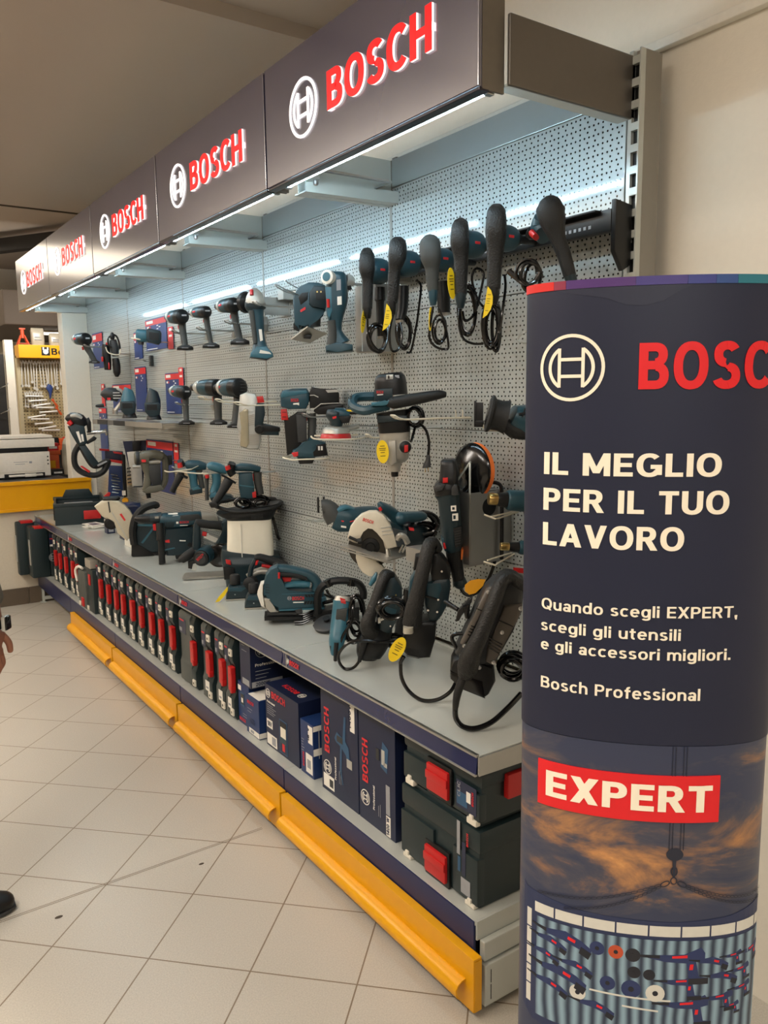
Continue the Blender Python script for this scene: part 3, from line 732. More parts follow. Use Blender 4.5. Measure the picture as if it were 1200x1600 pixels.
for dx in (-0.010, -0.005, 0.008, 0.013):
    flat(mb, [(0.047 + dx, 0.75), (0.0480 + dx, 0.75), (0.0480 + dx, 0.9305), (0.047 + dx, 0.9305)])
flat(mb, [(0.047 + 0.014 * math.cos(a), 0.742 + 0.011 * math.sin(a)) for a in [i * PI / 10 for i in range(20)]])
flat(mb, [(0.045, 0.70), (0.049, 0.70), (0.050, 0.735), (0.044, 0.735)])
def ringp(mb, cx, cy, rx, ry, wd=0.0014, rot=0.0):
    n = 14; V = []
    for i in range(n):
        a = 2 * PI * i / n
        for q in (0, wd):
            x, y = (rx - q) * math.cos(a), (ry - q) * math.sin(a)
            V.append((cx + x * math.cos(rot) - y * math.sin(rot), cy + x * math.sin(rot) + y * math.cos(rot), 0.0003))
    mb.mesh_in(V, [(2 * i, 2 * ((i + 1) % n), 2 * ((i + 1) % n) + 1, 2 * i + 1) for i in range(n)])
ringp(mb, 0.047, 0.712, 0.006, 0.009, 0.0025); ringp(mb, 0.047, 0.695, 0.006, 0.007, 0.002)
ringp(mb, 0.033, 0.689, 0.009, 0.005, 0.002, 0.5); ringp(mb, 0.061, 0.689, 0.009, 0.005, 0.002, -0.5)
for (xa, ya), (xb, yb) in (((0.026, 0.687), (-0.180, 0.633)), ((0.026, 0.684), (-0.132, 0.618)), ((0.068, 0.687), (0.226, 0.655)), ((0.068, 0.684), (0.222, 0.640))):
    n = 22
    for i in range(n):
        f = (i + .5) / n; sag = -0.010 * math.sin(f * PI)
        ringp(mb, xa + (xb - xa) * f, ya + (yb - ya) * f + sag, abs(xb - xa) / n * 0.62, 0.0026, 0.0011, math.atan2(yb - ya, xb - xa))
wrap(mb, 0.0); mb.build('crane_print', TOT, 0)
mb = MB().m(TFR); flat(mb, [(-0.212, 0.640), (-0.205, 0.632), (-0.10, 0.620), (0.05, 0.618), (0.15, 0.625), (0.232, 0.642), (0.232, 0.37), (0.05, 0.362), (-0.19, 0.378), (-0.212, 0.40)])
wrap(mb, -0.0009); mb.build('container_print', TOT, 0)
mb = MB().m(TPN)
for a, b in ((-0.186, -0.150), (-0.147, -0.100), (-0.097, -0.046), (-0.043, 0.008), (0.011, 0.062), (0.065, 0.112), (0.115, 0.16), (0.163, 0.205), (0.208, 0.226)): flat(mb, [(a, 0.592), (b, 0.592), (b, 0.611), (a, 0.611)])
for i in range(5): flat(mb, [(-0.203, 0.41 + i * 0.037), (-0.193, 0.41 + i * 0.037), (-0.193, 0.444 + i * 0.037), (-0.203, 0.444 + i * 0.037)])
wrap(mb, -0.0002); mb.build('container_lights_print', TOT, 0)
mb = MB().m(corr()); flat(mb, [(-0.182, 0.585), (0.226, 0.585), (0.226, 0.392), (-0.182, 0.392)]); wrap(mb, -0.0002); mb.build('corrugated_print', TOT, 0)
PT = mat('totem_print_tool', (38, 52, 96), 0.5); PTD = mat('totem_print_tool_dark', (28, 30, 40), 0.5)
mb = MB().m(PT)
rng = random.Random(5)
def ptool(x, y, L, kind, fl=1):
    q = L * 1.2
    def T(pts): return [(x + fl * a * q, y + b * q) for a, b in pts]
    if kind == 0:       # pistol tool
        mb.m(PT); flat(mb, T([(-.5, .05), (.1, .08), (.38, .2), (.45, .1), (.45, -.02), (.3, -.05), (.36, -.34), (.5, -.36), (.5, -.46), (.2, -.46), (.14, -.08), (-.2, -.06), (-.5, 0)]))
        mb.m(PTD); flat(mb, T([(-.62, .045), (-.3, .06), (-.3, 0), (-.62, .005)]), 0.0005); flat(mb, T([(.18, -.36), (.52, -.36), (.52, -.47), (.18, -.47)]), 0.0005)
        mb.m(TRED); flat(mb, T([(.2, -.1), (.26, -.1), (.25, -.2), (.19, -.2)]), 0.0005); flat(mb, T([(-.1, .05), (.15, .07), (.15, .02), (-.1, .01)]), 0.0006)
    elif kind == 1:     # long saw
        mb.m(PT); flat(mb, T([(-.4, .08), (.0, .14), (.3, .02), (.5, -.12), (.48, -.24), (.2, -.14), (-.05, -.06), (-.4, -.02)]))
        mb.m(PTD); flat(mb, T([(-.7, .1), (-.38, .08), (-.38, .0), (-.7, .07)]), 0.0005); flat(mb, T([(.3, -.1), (.5, -.2), (.44, -.34), (.26, -.24)]), 0.0005)
        mb.m(TRED); flat(mb, T([(.05, .05), (.2, .0), (.18, -.06), (.04, -.01)]), 0.0006)
    else:
        mb.m(kind); flat(mb, [(x + L * math.cos(a * PI / 9), y + L * math.sin(a * PI / 9)) for a in range(18)])
        mb.m(PTD); flat(mb, [(x + L * .3 * math.cos(a * PI / 6), y + L * .3 * math.sin(a * PI / 6)) for a in range(12)], 0.0006)
for a in ((-0.128, 0.562, .075, 1), (-0.155, 0.548, .05, 1), (-0.165, 0.520, .045, 1), (-0.11, 0.515, .05, 1), (-0.135, 0.493, .075, 1), (-0.155, 0.465, .055, 1), (-0.075, 0.447, .055, 1), (0.06, 0.552, .085, 0), (0.12, 0.545, .05, 1), (0.158, 0.55, .035, 0), (0.065, 0.508, .06, 0), (0.14, 0.515, .05, 1), (0.175, 0.52, .04, 0), (0.075, 0.465, .075, 0), (0.135, 0.475, .05, 0), (0.18, 0.485, .04, 0), (0.2, 0.55, .045, 0), (0.16, 0.455, .03, 0)):
    ptool(*a)
for x, y, r, c in ((-0.074, .557, .0125, PT), (-0.043, .556, .0125, mat('totem_print_orange', (190, 78, 44), .5)), (-0.015, .554, .0125, PTD), (-0.012, .522, .011, PTD), (0.013, .52, .010, PTD), (-0.055, .495, .013, PT), (-0.016, .49, .0165, PT), (0.024, .486, .016, TPN), (-0.105, .465, .014, TPN)): ptool(x, y, r, c)
mb.m(TPN)
for x0, y0, x1 in ((-0.085, 0.475, 0.05), (-0.03, 0.455, 0.03)): flat(mb, [(x0, y0), (x1, y0 - .004), (x1, y0 - .001), (x0, y0 + .003)], 0.0005)
wrap(mb, 0.0002, 0.02); mb.build('tool_wall_print', TOT, 0)
# faint lighter shapes printed in the navy
TNL = mat('totem_navy_light', (34, 39, 60), 0.5)
mb = MB().m(TNL); flat(mb, [(-0.17, 1.6635), (0.04, 1.6635), (0.02, 1.655), (-0.005, 1.640), (-0.03, 1.634), (-0.06, 1.636), (-0.09, 1.648), (-0.13, 1.655)]); wrap(mb, 0.0002); mb.build('tone_print', TOT, 0)
# ================================================================ boxes and cases under the shelf (front faces look towards -x)
DZ = 0.2344
def FXf(x, y, z): return frame((x, y, z), (0, -1, 0), (0, 0, 1))          # writing on a face looking to -x (reads towards the open end)
def FXup(x, y, z): return frame((x, y, z), (0, 0, 1), (0, 1, 0))          # writing running upwards on that face
def FYs(x, y, z): return frame((x, y, z), (1, 0, 0), (0, 0, 1))           # face looking to -y
def FZt(x, y, z): return frame((x, y, z), (0, -1, 0), (1, 0, 0))
def rect(mb, mt, M, x0, y0, w_, h_, z=0.0005):
    mb.m(mt); mb.mesh_in([(x0, y0, z), (x0 + w_, y0, z), (x0 + w_, y0 + h_, z), (x0, y0 + h_, z), (x0, y0, 0), (x0 + w_, y0, 0), (x0 + w_, y0 + h_, 0), (x0, y0 + h_, 0)], [(0, 1, 2, 3), (0, 4, 5, 1), (1, 5, 6, 2), (2, 6, 7, 3), (3, 7, 4, 0)], M)
def lines(mb, mt, M, x0, y0, w_, n, dy, h_, rnd):
    for i in range(n): rect(mb, mt, M, x0, y0 - i * dy, w_ * (0.55 + 0.45 * rnd.random()), h_)
def cardboard_box(name, label, y0, y1, z0, z1, x0, x1, mt, group='navy tool boxes under the shelf'):
    t = thing(name, label, 'box', (x0, (y0 + y1) / 2, z0), 0, group)
    mb = MB().m(mt); mb.slab(0, x1 - x0, (y0 - y1) / 2, (y1 - y0) / 2, 0, z1 - z0, 0.0015); mb.build('carton', t, 0)
    return t, MB(), y1 - y0, z1 - z0
rb = random.Random(3)
# the big box nearest the cases
t, mb, W, H = cardboard_box('tool_box_carton', 'tall navy carton marked 1400 W along its lower edge, next to the stacked cases', 0.395, 0.585, DZ, 0.583, -0.43, -0.13, NAVYD)
M = FXf(-0.0006, W / 2, 0)
mb.m(REDC); mb.text('BOSCH', FXup(-0.0006, W / 2 - 0.050, 0.125), 0.030, 0.135, 0.2)
mb.m(WHT); emblem(mb, FXf(-0.0006, W / 2 - 0.034, 0.075), 0.024, 0.0028)
mb.m(WHT); mb.text('Professional', FXup(-0.0006, W / 2 - 0.085, 0.055), 0.009, 0.075, 0.16)
lines(mb, GREY, FXup(-0.0006, W / 2 - 0.106, 0.045), 0, 0, 0.05, 2, 0.009, 0.002, rb)
rect(mb, WHT, M, W - 0.046, 0.004, 0.022, 0.062); rect(mb, GREY, M, W - 0.046, 0.07, 0.020, 0.09)
mb.m(NAVYD); mb.text('1400 W', frame((-0.0013, -W / 2 + 0.030, 0.008), (0, 0, 1), (0, 1, 0)), 0.013, 0.054, 0.2)
mb.m(mat('print_glow_blue', (44, 84, 118), 0.5)); mb.prof([(0.118, 0.205), (0.15, 0.195), (0.158, 0.27), (0.128, 0.285)], -0.0003, 0, 0, M @ Matrix.Rotation(-PI / 2, 4, 'X') @ Matrix.Rotation(PI, 4, 'X') if False else Matrix.Translation((-0.0006, W / 2, 0)) @ Matrix.Rotation(-PI / 2, 4, 'Z'))
rect(mb, SILV, M, 0.124, 0.215, 0.016, 0.045, 0.0012); rect(mb, SILV, M, 0.136, 0.212, 0.016, 0.012, 0.0012); rect(mb, DGRY, M, 0.095, 0.22, 0.016, 0.035, 0.0008)
mb.m(WHT); mb.text('Professional', frame((0.055, -W / 2 - 0.0006, 0.02), (0, 0, 1), (-1, 0, 0)), 0.010, 0.09, 0.16)
mb.build('print', t, 0)
# box with the mixer picture
t, mb, W, H = cardboard_box('tool_box_carton', 'tall navy carton printed with a two-handled mixer, behind the widest carton'.replace('behind', 'beside'), 0.590, 0.812, DZ, 0.590, -0.43, -0.13, NAVYD)
M = FXf(-0.0006, W / 2, 0)
mb.m(REDC); mb.text('BOSCH', FXup(-0.0006, W / 2 - 0.052, 0.135), 0.030, 0.150, 0.2)
mb.m(WHT); emblem(mb, FXf(-0.0006, W / 2 - 0.038, 0.084), 0.024, 0.0028); mb.text('Professional', FXup(-0.0006, W / 2 - 0.092, 0.06), 0.009, 0.075, 0.16)
lines(mb, GREY, FXup(-0.0006, W / 2 - 0.112, 0.055), 0, 0, 0.06, 2, 0.009, 0.002, rb)
rect(mb, WHT, M, 0.012, 0.014, 0.066, 0.044); rect(mb, DGRY, M, 0.05, 0.022, 0.022, 0.026, 0.001)
rect(mb, WHT, M, W - 0.042, 0.255, 0.026, 0.098)
mb.m(NAVYD); mb.text('1400W', frame((-0.0013, -W / 2 + 0.036, 0.262), (0, 0, 1), (0, 1, 0)), 0.016, 0.086, 0.2)
BL = MATS['print_glow_blue']
mb.m(BL)
for pts in ([(.085, .20), (.10, .225), (.135, .215), (.145, .29), (.155, .29), (.15, .21), (.17, .195), (.175, .15), (.16, .13), (.155, .165), (.13, .18), (.125, .10), (.135, .06), (.13, .06), (.115, .10), (.12, .185), (.095, .19)],):
    n = len(pts); mb.mesh_in([(x, y, .0005) for x, y in pts], [tuple(range(n))], M)
rect(mb, SILV, M, .158, .13, .03, .028, .001); rect(mb, DGRY, M, .10, .195, .035, .02, .001)
mb.build('print', t, 0)
# small box 18V
t, mb, W, H = cardboard_box('tool_box_carton', 'small navy carton with white 18 V labels, tucked beside the mixer carton', 0.868, 0.956, DZ, 0.424, -0.43, -0.33, NAVYB)
M = FXf(-0.0006, W / 2, 0)
mb.m(REDC); mb.text('BOSCH', FXup(-0.0006, W / 2 - 0.024, 0.025), 0.010, 0.05, 0.2)
rect(mb, WHT, M, 0.036, 0.012, 0.045, 0.068); rect(mb, GREY, M, 0.046, 0.03, 0.024, 0.03, 0.001)
rect(mb, WHT, M, 0.055, 0.120, 0.03, 0.062); lines(mb, GREY, M, 0.008, 0.12, 0.02, 5, 0.01, 0.002, rb)
mb.m(NAVYD); mb.text('18 V', frame((-0.0013, -W / 2 + 0.025, 0.126), (0, 0, 1), (0, 1, 0)), 0.013, 0.05, 0.2)
S = FYs(0.0, -W / 2 - 0.0006, 0)
rect(mb, WHT, S, 0.0, 0.168, 0.085, 0.018); rect(mb, WHT, S, 0.0, 0.082, 0.05, 0.024); rect(mb, GREY, S, 0.02, 0.07, 0.004, 0.1, 0.0004); emblem(mb.m(GREY), FYs(0.055, -W / 2 - 0.0006, 0.145), 0.018, 0.002)
mb.build('print', t, 0)
# lamp box
t, mb, W, H = cardboard_box('tool_box_carton', 'navy carton printed with a small work lantern and 18V, in the middle of the boxes', 0.968, 1.222, DZ, 0.470, -0.43, -0.29, NAVYD)
M = FXf(-0.0006, W / 2, 0)
mb.m(WHT); emblem(mb, FXf(-0.0006, W / 2 - 0.024, 0.203), 0.017, 0.002)
mb.m(REDC); mb.text('BOSCH', FXf(-0.0006, W / 2 - 0.052, 0.193), 0.025, 0.105, 0.2)
mb.m(WHT); mb.text('Professional', FXf(-0.0006, W / 2 - 0.014, 0.168), 0.008, 0.062, 0.16); lines(mb, GREY, M, 0.014, 0.158, 0.07, 5, 0.008, 0.002, rb)
rect(mb, WHT, M, 0.008, 0.072, 0.046, 0.032); mb.m(NAVYD); mb.text('18V', FXf(-0.0013, W / 2 - 0.014, 0.079), 0.018, 0.034, 0.2)
rect(mb, WHT, M, 0.008, 0.008, 0.078, 0.042); rect(mb, GREY, M, 0.048, 0.014, 0.03, 0.03, 0.001)
rect(mb, BL, M, 0.108, 0.01, 0.06, 0.125); rect(mb, NAVYD, M, 0.112, 0.014, 0.052, 0.117, 0.0008); rect(mb, LAMPW, M, 0.118, 0.07, 0.04, 0.038, 0.0012); rect(mb, BLK, M, 0.114, 0.108, 0.048, 0.018, 0.0012); rect(mb, TEAL, M, 0.116, 0.048, 0.044, 0.022, 0.0012); rect(mb, REDC, M, 0.13, 0.02, 0.018, 0.028, 0.0012)
T = FZt(0, W / 2, H + 0.0006)
mb.m(REDC); mb.text('BOSCH', frame((0.055, W / 2 - 0.17, H + 0.0006), (0, 1, 0), (-1, 0, 0)), 0.022, 0.10, 0.2); mb.m(WHT); emblem(mb, frame((0.045, W / 2 - 0.20, H + 0.0006), (0, 1, 0), (-1, 0, 0)), 0.016, 0.002)
mb.build('print', t, 0)
# two blue boxes and the 2000 W box on top
t, mb, W, H = cardboard_box('tool_box_carton', 'narrow bright blue carton with a folded flap, in front of the small tablet box', 1.262, 1.372, DZ, 0.385, -0.44, -0.34, NAVYB)
M = FXf(-0.0006, W / 2, 0)
mb.m(REDC); mb.text('BOSCH', FXf(-0.0006, W / 2 - 0.012, 0.118), 0.013, 0.055, 0.2); lines(mb, GREY, M, 0.012, 0.098, 0.05, 2, 0.012, 0.002, rb); lines(mb, NAVY, M, 0.03, 0.06, 0.05, 3, 0.008, 0.003, rb)
rect(mb, WHT, M, 0.022, 0.004, W - 0.023, 0.020); rect(mb, GREY, M, 0.035, 0.008, 0.03, 0.011, 0.001); rect(mb, WHT, FYs(0, -W / 2 - 0.0006, 0), 0, 0.004, 0.03, 0.020)
mb.m(WHT); mb.slab(0.005, 0.09, -W / 2 + 0.006, W / 2 - 0.01, H, H + 0.0015)
mb.build('print', t, 0)
t, mb, W, H = cardboard_box('tool_box_carton', 'blue carton with a picture of a tablet tool, carrying the 2000 W box', 1.378, 1.478, DZ, 0.405, -0.425, -0.25, NAVYB)
M = FXf(-0.0006, W / 2, 0)
rect(mb, WHT, M, 0.002, 0.135, 0.028, 0.02); rect(mb, BL, M, 0.022, 0.075, 0.036, 0.055); rect(mb, DGRY, M, 0.026, 0.082, 0.028, 0.042, 0.001); rect(mb, WHT, M, 0.033, 0.09, 0.014, 0.018, 0.0014)
mb.m(REDC); mb.text('BOSCH', FXf(-0.0006, W / 2 - 0.008, 0.012), 0.013, 0.055, 0.2); lines(mb, GREY, M, 0.04, 0.045, 0.045, 2, 0.010, 0.002, rb)
mb.build('print', t, 0)
t, mb, W, H = cardboard_box('tool_box_carton', 'dark navy carton marked 2000 W lying on top of the blue boxes', 1.345, 1.438, 0.4058, 0.592, -0.43, -0.20, NAVYD)
M = FXf(-0.0006, W / 2, 0)
rect(mb, GREY, M, 0.02, 0.006, 0.06, 0.024); lines(mb, GREY, M, 0.02, 0.16, 0.05, 2, 0.02, 0.002, rb)
S = FYs(0.0, -W / 2 - 0.0006, 0)
rect(mb, GREY, S, 0.004, 0.004, 0.13, 0.022); mb.m(NAVYD); mb.text('2000W', FYs(0.02, -W / 2 - 0.0013, 0.008), 0.014, 0.06, 0.2)
mb.m(WHT); mb.text('Professional', FYs(0.02, -W / 2 - 0.0006, 0.085), 0.011, 0.10, 0.16); lines(mb, GREY, S, 0.02, 0.065, 0.08, 3, 0.014, 0.002, rb); mb.m(GREY); emblem(mb, FYs(0.05, -W / 2 - 0.0006, 0.145), 0.028, 0.003)
mb.build('print', t, 0)

# ---- the two stacked system cases at the open end
CLIP = mat('case_clip_cream', (226, 220, 204), 0.5)
def stack_case(label, z0, z1, y0, y1, x0, x1, latch_z, sticker, side_latch=None):
    t = thing('tool_case', label, 'case', (x0, (y0 + y1) / 2, z0), 0, 'stacked system cases')
    W, H, D = y1 - y0, z1 - z0, x1 - x0
    mb = MB().m(CASE)
    lid = H * 0.70
    mb.slab(0.004, D - 0.004, -W / 2 + 0.006, W / 2 - 0.006, 0.0, lid, 0.010)
    mb.slab(0.0, D, -W / 2, W / 2, lid - 0.006, H - 0.012, 0.010)
    mb.slab(0.012, D - 0.012, -W / 2 + 0.02, W / 2 - 0.02, H - 0.02, H, 0.006)
    mb.slab(-0.004, 0.02, -W / 2 + 0.004, -W / 2 + 0.10, 0.010, lid - 0.02, 0.004); mb.slab(-0.004, 0.02, W / 2 - 0.15, W / 2 - 0.004, 0.010, lid - 0.02, 0.004)
    mb.build('shell', t)
    mb = MB().m(BLK); mb.slab(-0.006, 0.004, 0.0 - 0.052, 0.050, latch_z - 0.052, latch_z + 0.048, 0.006); mb.build('latch_recess', t)
    mb = MB().m(RED); mb.slab(-0.014, 0.002, -0.045, 0.043, latch_z - 0.038, latch_z + 0.036, 0.004); mb.slab(-0.018, -0.010, -0.045, 0.043, latch_z - 0.005, latch_z + 0.018, 0.003)
    mb.build('latch', t)
    for yy in (W / 2 - 0.035, -W / 2 + 0.030):
        mb = MB().m(CLIP); mb.slab(-0.008, 0.008, yy - 0.018, yy + 0.018, -0.004 if z0 > .3 else 0.001, 0.012, 0.003); mb.slab(-0.009, 0.006, yy - 0.006, yy + 0.008, 0.010, 0.022, 0.002)
        mb.build('stack_clip', t)
    if side_latch:
        mb = MB().m(RED); mb.slab(0.075, 0.175, -W / 2 - 0.014, -W / 2 + 0.004, side_latch - 0.03, side_latch + 0.034, 0.004); mb.build('carry_handle', t)
    mb = MB(); M = FXf(-0.0046, -W / 2 + 0.092 + 0.004, 0)
    if sticker == 'wide':
        rect(mb, NAVY, M, 0.006, 0.022, 0.076, lid - 0.03); rect(mb, BL, M, 0.008, 0.03, 0.04, 0.035, 0.0009); rect(mb, WHT, M, 0.045, lid - 0.055, 0.016, 0.028, 0.001)
        mb.m(REDC); mb.text('BOSCH', FXup(-0.0052, -W / 2 + 0.024, 0.045), 0.007, 0.035, 0.2); mb.m(GREY); mb.text('CLIC', FXup(-0.0052, -W / 2 + 0.075, 0.05), 0.010, 0.04, 0.18)
    else:
        rect(mb, GREY, M, 0.014, 0.12, 0.012, 0.09); rect(mb, NAVY, M, 0.034, 0.07, 0.014, 0.09); rect(mb, GREY, M, 0.03, 0.022, 0.036, 0.042)
        mb.m(REDC); mb.text('BOSCH', FXup(-0.0046, -W / 2 + 0.038, 0.155), 0.007, 0.035, 0.2)
        rect(mb, BL, M, 0.018, 0.075, 0.01, 0.04)
    mb.build('sticker', t, 0)
    return t
stack_case('large dark green tool case with red latch, lower of the end stack', DZ, 0.455, 0.022, 0.352, -0.44, -0.06, 0.052, 'tall')
stack_case('dark green tool case with two red latches, on top of the larger case', 0.4565, 0.602, 0.022, 0.345, -0.435, -0.06, 0.06, 'wide', 0.085)

# ---- slim cases in a row (spines look towards -x)
def slim_case(label, y, x0, z1, thick, split=0.0, sticker=True, rz=0.0):
    t = thing('slim_tool_case', label, 'case', (x0, y, DZ), rz, 'slim cases in a row under the shelf')
    H = z1 - DZ; h = thick / 2; s0 = h * split; hb = (h + s0) / 2; c0 = (s0 - h) / 2
    mb = MB().m(CASEG)
    mb.prof([(0.012, 0.0), (0.30, 0.0), (0.30, H), (0.012, H), (0.0, H - 0.014), (0.0, H * .72), (0.010, H * .66), (0.010, H * .34), (0.0, H * .28), (0.0, 0.012)], s0 + 0.0005, h, 0.003)
    mb.build('lid_shell', t)
    mb = MB().m(CASE)
    mb.prof([(0.012, 0.0), (0.30, 0.0), (0.30, H), (0.012, H), (0.0, H - 0.03), (0.0, H * .74), (0.016, H * .66), (0.016, H * .34), (0.0, H * .26), (0.0, 0.02)], -h, s0, 0.003)
    mb.build('base_shell', t)
    mb = MB().m(RED); mb.slab(-0.005, 0.014, c0 - hb * .72, c0 + hb * 1.0, H * .36, H * .66, 0.003)
    for zz in (H * .38, H * .62): mb.slab(-0.008, 0.010, c0 - hb * .9, c0 - hb * .1, zz - 0.012, zz + 0.012, 0.002)
    mb.build('latch', t)
    for zz in (H * .10, H * .84):
        mb = MB().m(CLIP); mb.slab(-0.006, 0.006, c0 - hb * .95, c0 + hb * .35, zz - 0.014, zz + 0.014, 0.002); mb.m(BLK); mb.slab(-0.0066, -0.005, c0 - hb * .5, c0 - hb * .1, zz - 0.005, zz + 0.004); mb.build('clip', t, 30)
    mb = MB(); M = FXf(-0.0006, h * .94, 0)
    rect(mb, NAVY, M, 0.004, H * .70, h * .85, H * .20); rect(mb, GREY, M, 0.008, H * .72, h * .3, H * .05, 0.0009); rect(mb, REDC, M, 0.006, H * .87, h * .6, 0.006, 0.0009)
    if sticker: rect(mb, WHT, M, h * .55, H * .13, h * .85, H * .13, 0.0012); rect(mb, GREY, M, h * .7, H * .16, h * .5, 0.008, 0.0016)
    mb.build('sticker', t, 0)
    return t
SC_POS = [(4.55, .578, .085), (4.417, .575, .085), (4.251, .578, .10), (4.067, .58, .10), (3.943, .58, .085), (3.404, .578, .10), (3.245, .575, .10), (3.093, .572, .09), (2.962, .572, .09), (2.804, .575, .10), (2.654, .572, .10), (2.495, .575, .10), (2.353, .572, .09), (2.202, .575, .095), (1.760, .568, .10), (1.62, .572, .09), (1.528, .565, .08)]
ordn = ['first', 'second', 'third', 'fourth', 'fifth', 'sixth', 'seventh', 'eighth', 'ninth']
SLAB = ['slim grey case with red latch, %s from the two leaning cases at the far wall' % ordn[i] for i in range(5)] + ['slim grey case with red latch, %s after the open-sided black case' % ordn[i] for i in range(9)] + ['slim grey case standing beside the wide plain one', 'slim grey case two places from the wide plain one', 'slim grey case standing against the stacked blue boxes']
for (y, z1, th), lb in zip(SC_POS, SLAB): slim_case(lb, y, -0.44, z1, th)
slim_case('wide plain grey case breaking the row of slim cases', 1.985, -0.44, 0.565, 0.185, sticker=False, split=-.5)
# open sided black organiser case among them
t = thing('carry_case', 'black carry case with white handle strap and red catch among the slim cases', 'case', (-0.46, 3.63, DZ), 0)
mb = MB().m(CASE); mb.slab(0.0, 0.22, -0.165, -0.02, 0.0, 0.27, 0.008); mb.build('body', t)
mb = MB().m(CASEG); mb.slab(-0.01, 0.20, -0.02, 0.16, 0.0, 0.235, 0.012); mb.build('side_shell', t)
mb = MB().m(WHT); mb.tube([(-0.012, 0.16, 0.15), (-0.02, 0.155, 0.22), (-0.012, 0.10, 0.252), (-0.008, 0.03, 0.25)], 0.008); mb.build('strap', t)
mb = MB().m(RED); mb.slab(-0.018, 0.0, 0.02, 0.07, 0.012, 0.065, 0.004); mb.build('catch', t)
mb = MB().m(RED); mb.slab(-0.006, 0.0, -0.12, -0.08, 0.17, 0.235, 0.002); mb.build('latch', t)
mb = MB().m(ZINC); mb.slab(-0.004, 0.12, -0.14, -0.02, 0.272, 0.325, 0.006); mb.build('metal_insert', t)
mb = MB().m(CLIP); mb.slab(-0.006, 0.004, -0.05, -0.02, 0.004, 0.03, 0.002); mb.build('clip', t)
mb = MB().m(CLIP); mb.slab(-0.016, -0.006, 0.1, 0.13, 0.004, 0.03, 0.002); mb.build('clip', t)
# two large cases leaning by the low wall
def big_case(label, x0, x1, y0, y1, z0, z1, emb):
    t = thing('large_tool_case', label, 'case', (x0, y0, z0), 0, 'large cases by the low wall')
    W, D, H = x1 - x0, y1 - y0, z1 - z0
    mb = MB().m(CASE); mb.slab(0, W * .72, 0, D, 0, H, 0.014); mb.build('lid_shell', t)
    mb = MB().m(CASE); mb.slab(W * .735, W, 0.004, D - .004, 0.004, H - .012, 0.012); mb.build('base_shell', t)
    mb = MB().m(RED); mb.slab(0.03, W * .7, -0.002, 0.07, H - 0.012, H + 0.006, 0.004); mb.build('carry_handle', t)
    mb = MB().m(SILV); mb.slab(-0.004, 0.002, 0.03, 0.07, H * .25, H * .75, 0.002); mb.build('side_trim', t)
    mb = MB()
    if emb:
        rect(mb, NAVY, FYs(0, -0.0006, 0), W * .74, H * .60, W * .22, H * .24); rect(mb, REDC, FYs(0, -0.0006, 0), W * .76, H * .74, W * .16, .008, .001); rect(mb, WHT, FYs(0, -0.0006, 0), W * .75, H * .60, W * .2, .014, .001)
        mb.m(GREY); emblem(mb, FYs(W * .86, -0.0006, H * .38), 0.03, 0.004)
        mb.build('sticker', t, 0)
    return t
big_case('large dark green case standing on end, the one closer to the slim cases', -0.556, -0.385, 4.74, 4.90, DZ, 0.605, True)
big_case('large dark green case squeezed against the low plaster wall', -0.615, -0.45, 4.905, 4.98, 0.30 - 0.0656, 0.63, False)

# ================================================================ back of the shop
t = thing('work_counter', 'yellow metal counter on top of the low plaster wall', 'counter', (-0.75, 5.0, 0.70))
mb = MB().m(YEL); mb.slab(-2.2, 0.70, -0.03, -0.022, 0.0, 0.205, 0.001); mb.slab(-2.2, 0.70, -0.045, -0.022, 0.195, 0.222, 0.002); mb.slab(-2.2, 0.7, -0.04, -0.022, 0.0, 0.02, 0.002); mb.slab(0.05, 0.056, -0.031, -0.029, 0.02, 0.19); mb.build('front_panel', t, 0)
mb = MB().m(DGRY); mb.slab(-2.2, 0.56, -0.02, 0.75, 0.19, 0.215, 0.002); mb.build('counter_top', t, 0)
mb = MB().m(YEL); mb.slab(-2.2, 0.56, 0.12, 0.75, 0.003, 0.188); mb.build('drawer_block', t, 0)
t = thing('printer', 'white multifunction printer with dark band on the yellow counter', 'printer', (-0.44, 5.28, 0.9155))
PW = mat('printer_white', (222, 216, 204), 0.5)
mb = MB().m(PW); mb.slab(-0.23, 0.165, -0.02, 0.36, 0.012, 0.20, 0.008); mb.slab(-0.30, -0.20, 0.0, 0.36, 0.0, 0.205, 0.01); mb.build('body', t)
mb = MB().m(BLK); mb.slab(-0.27, 0.155, -0.014, 0.34, 0.20, 0.236, 0.004); mb.build('paper_slot', t)
mb = MB().m(PW); mb.slab(-0.31, 0.205, -0.03, 0.38, 0.236, 0.30, 0.006); mb.slab(-0.30, 0.195, -0.02, 0.37, 0.305, 0.325, 0.006); mb.build('scanner_lid', t)
mb = MB().m(PW); mb.slab(-0.20, 0.12, -0.026, -0.018, 0.052, 0.185, 0.003); mb.m(GREY); mb.slab(-0.09, -0.02, -0.0268, -0.02, 0.11, 0.114); mb.slab(-0.10, 0.0, -0.0268, -0.02, 0.125, 0.129); mb.slab(0.01, 0.03, -0.0268, -0.02, 0.115, 0.13); mb.build('front_flap', t, 30)
mb = MB().m(BLK); mb.slab(-0.17, 0.12, -0.022, 0.0, 0.004, 0.04); mb.m(PW); mb.slab(-0.14, 0.10, -0.05, 0.0, 0.018, 0.032, 0.003); mb.slab(-0.03, 0.05, -0.054, -0.046, 0.014, 0.038, 0.002); mb.build('paper_tray', t, 30)
for i in range(3):
    mb = MB().m(BLK); mb.lathe((0.148, -0.021, 0.16 - i * 0.028), (0, -1, 0), [(0, 0.006), (0.003, 0.005)], 10); mb.build('button', t)
mb = MB().m(TCRM); mb.slab(-0.12, 0.04, 0.0, 0.2, 0.206, 0.22); mb.build('paper_sheet', t, 0)
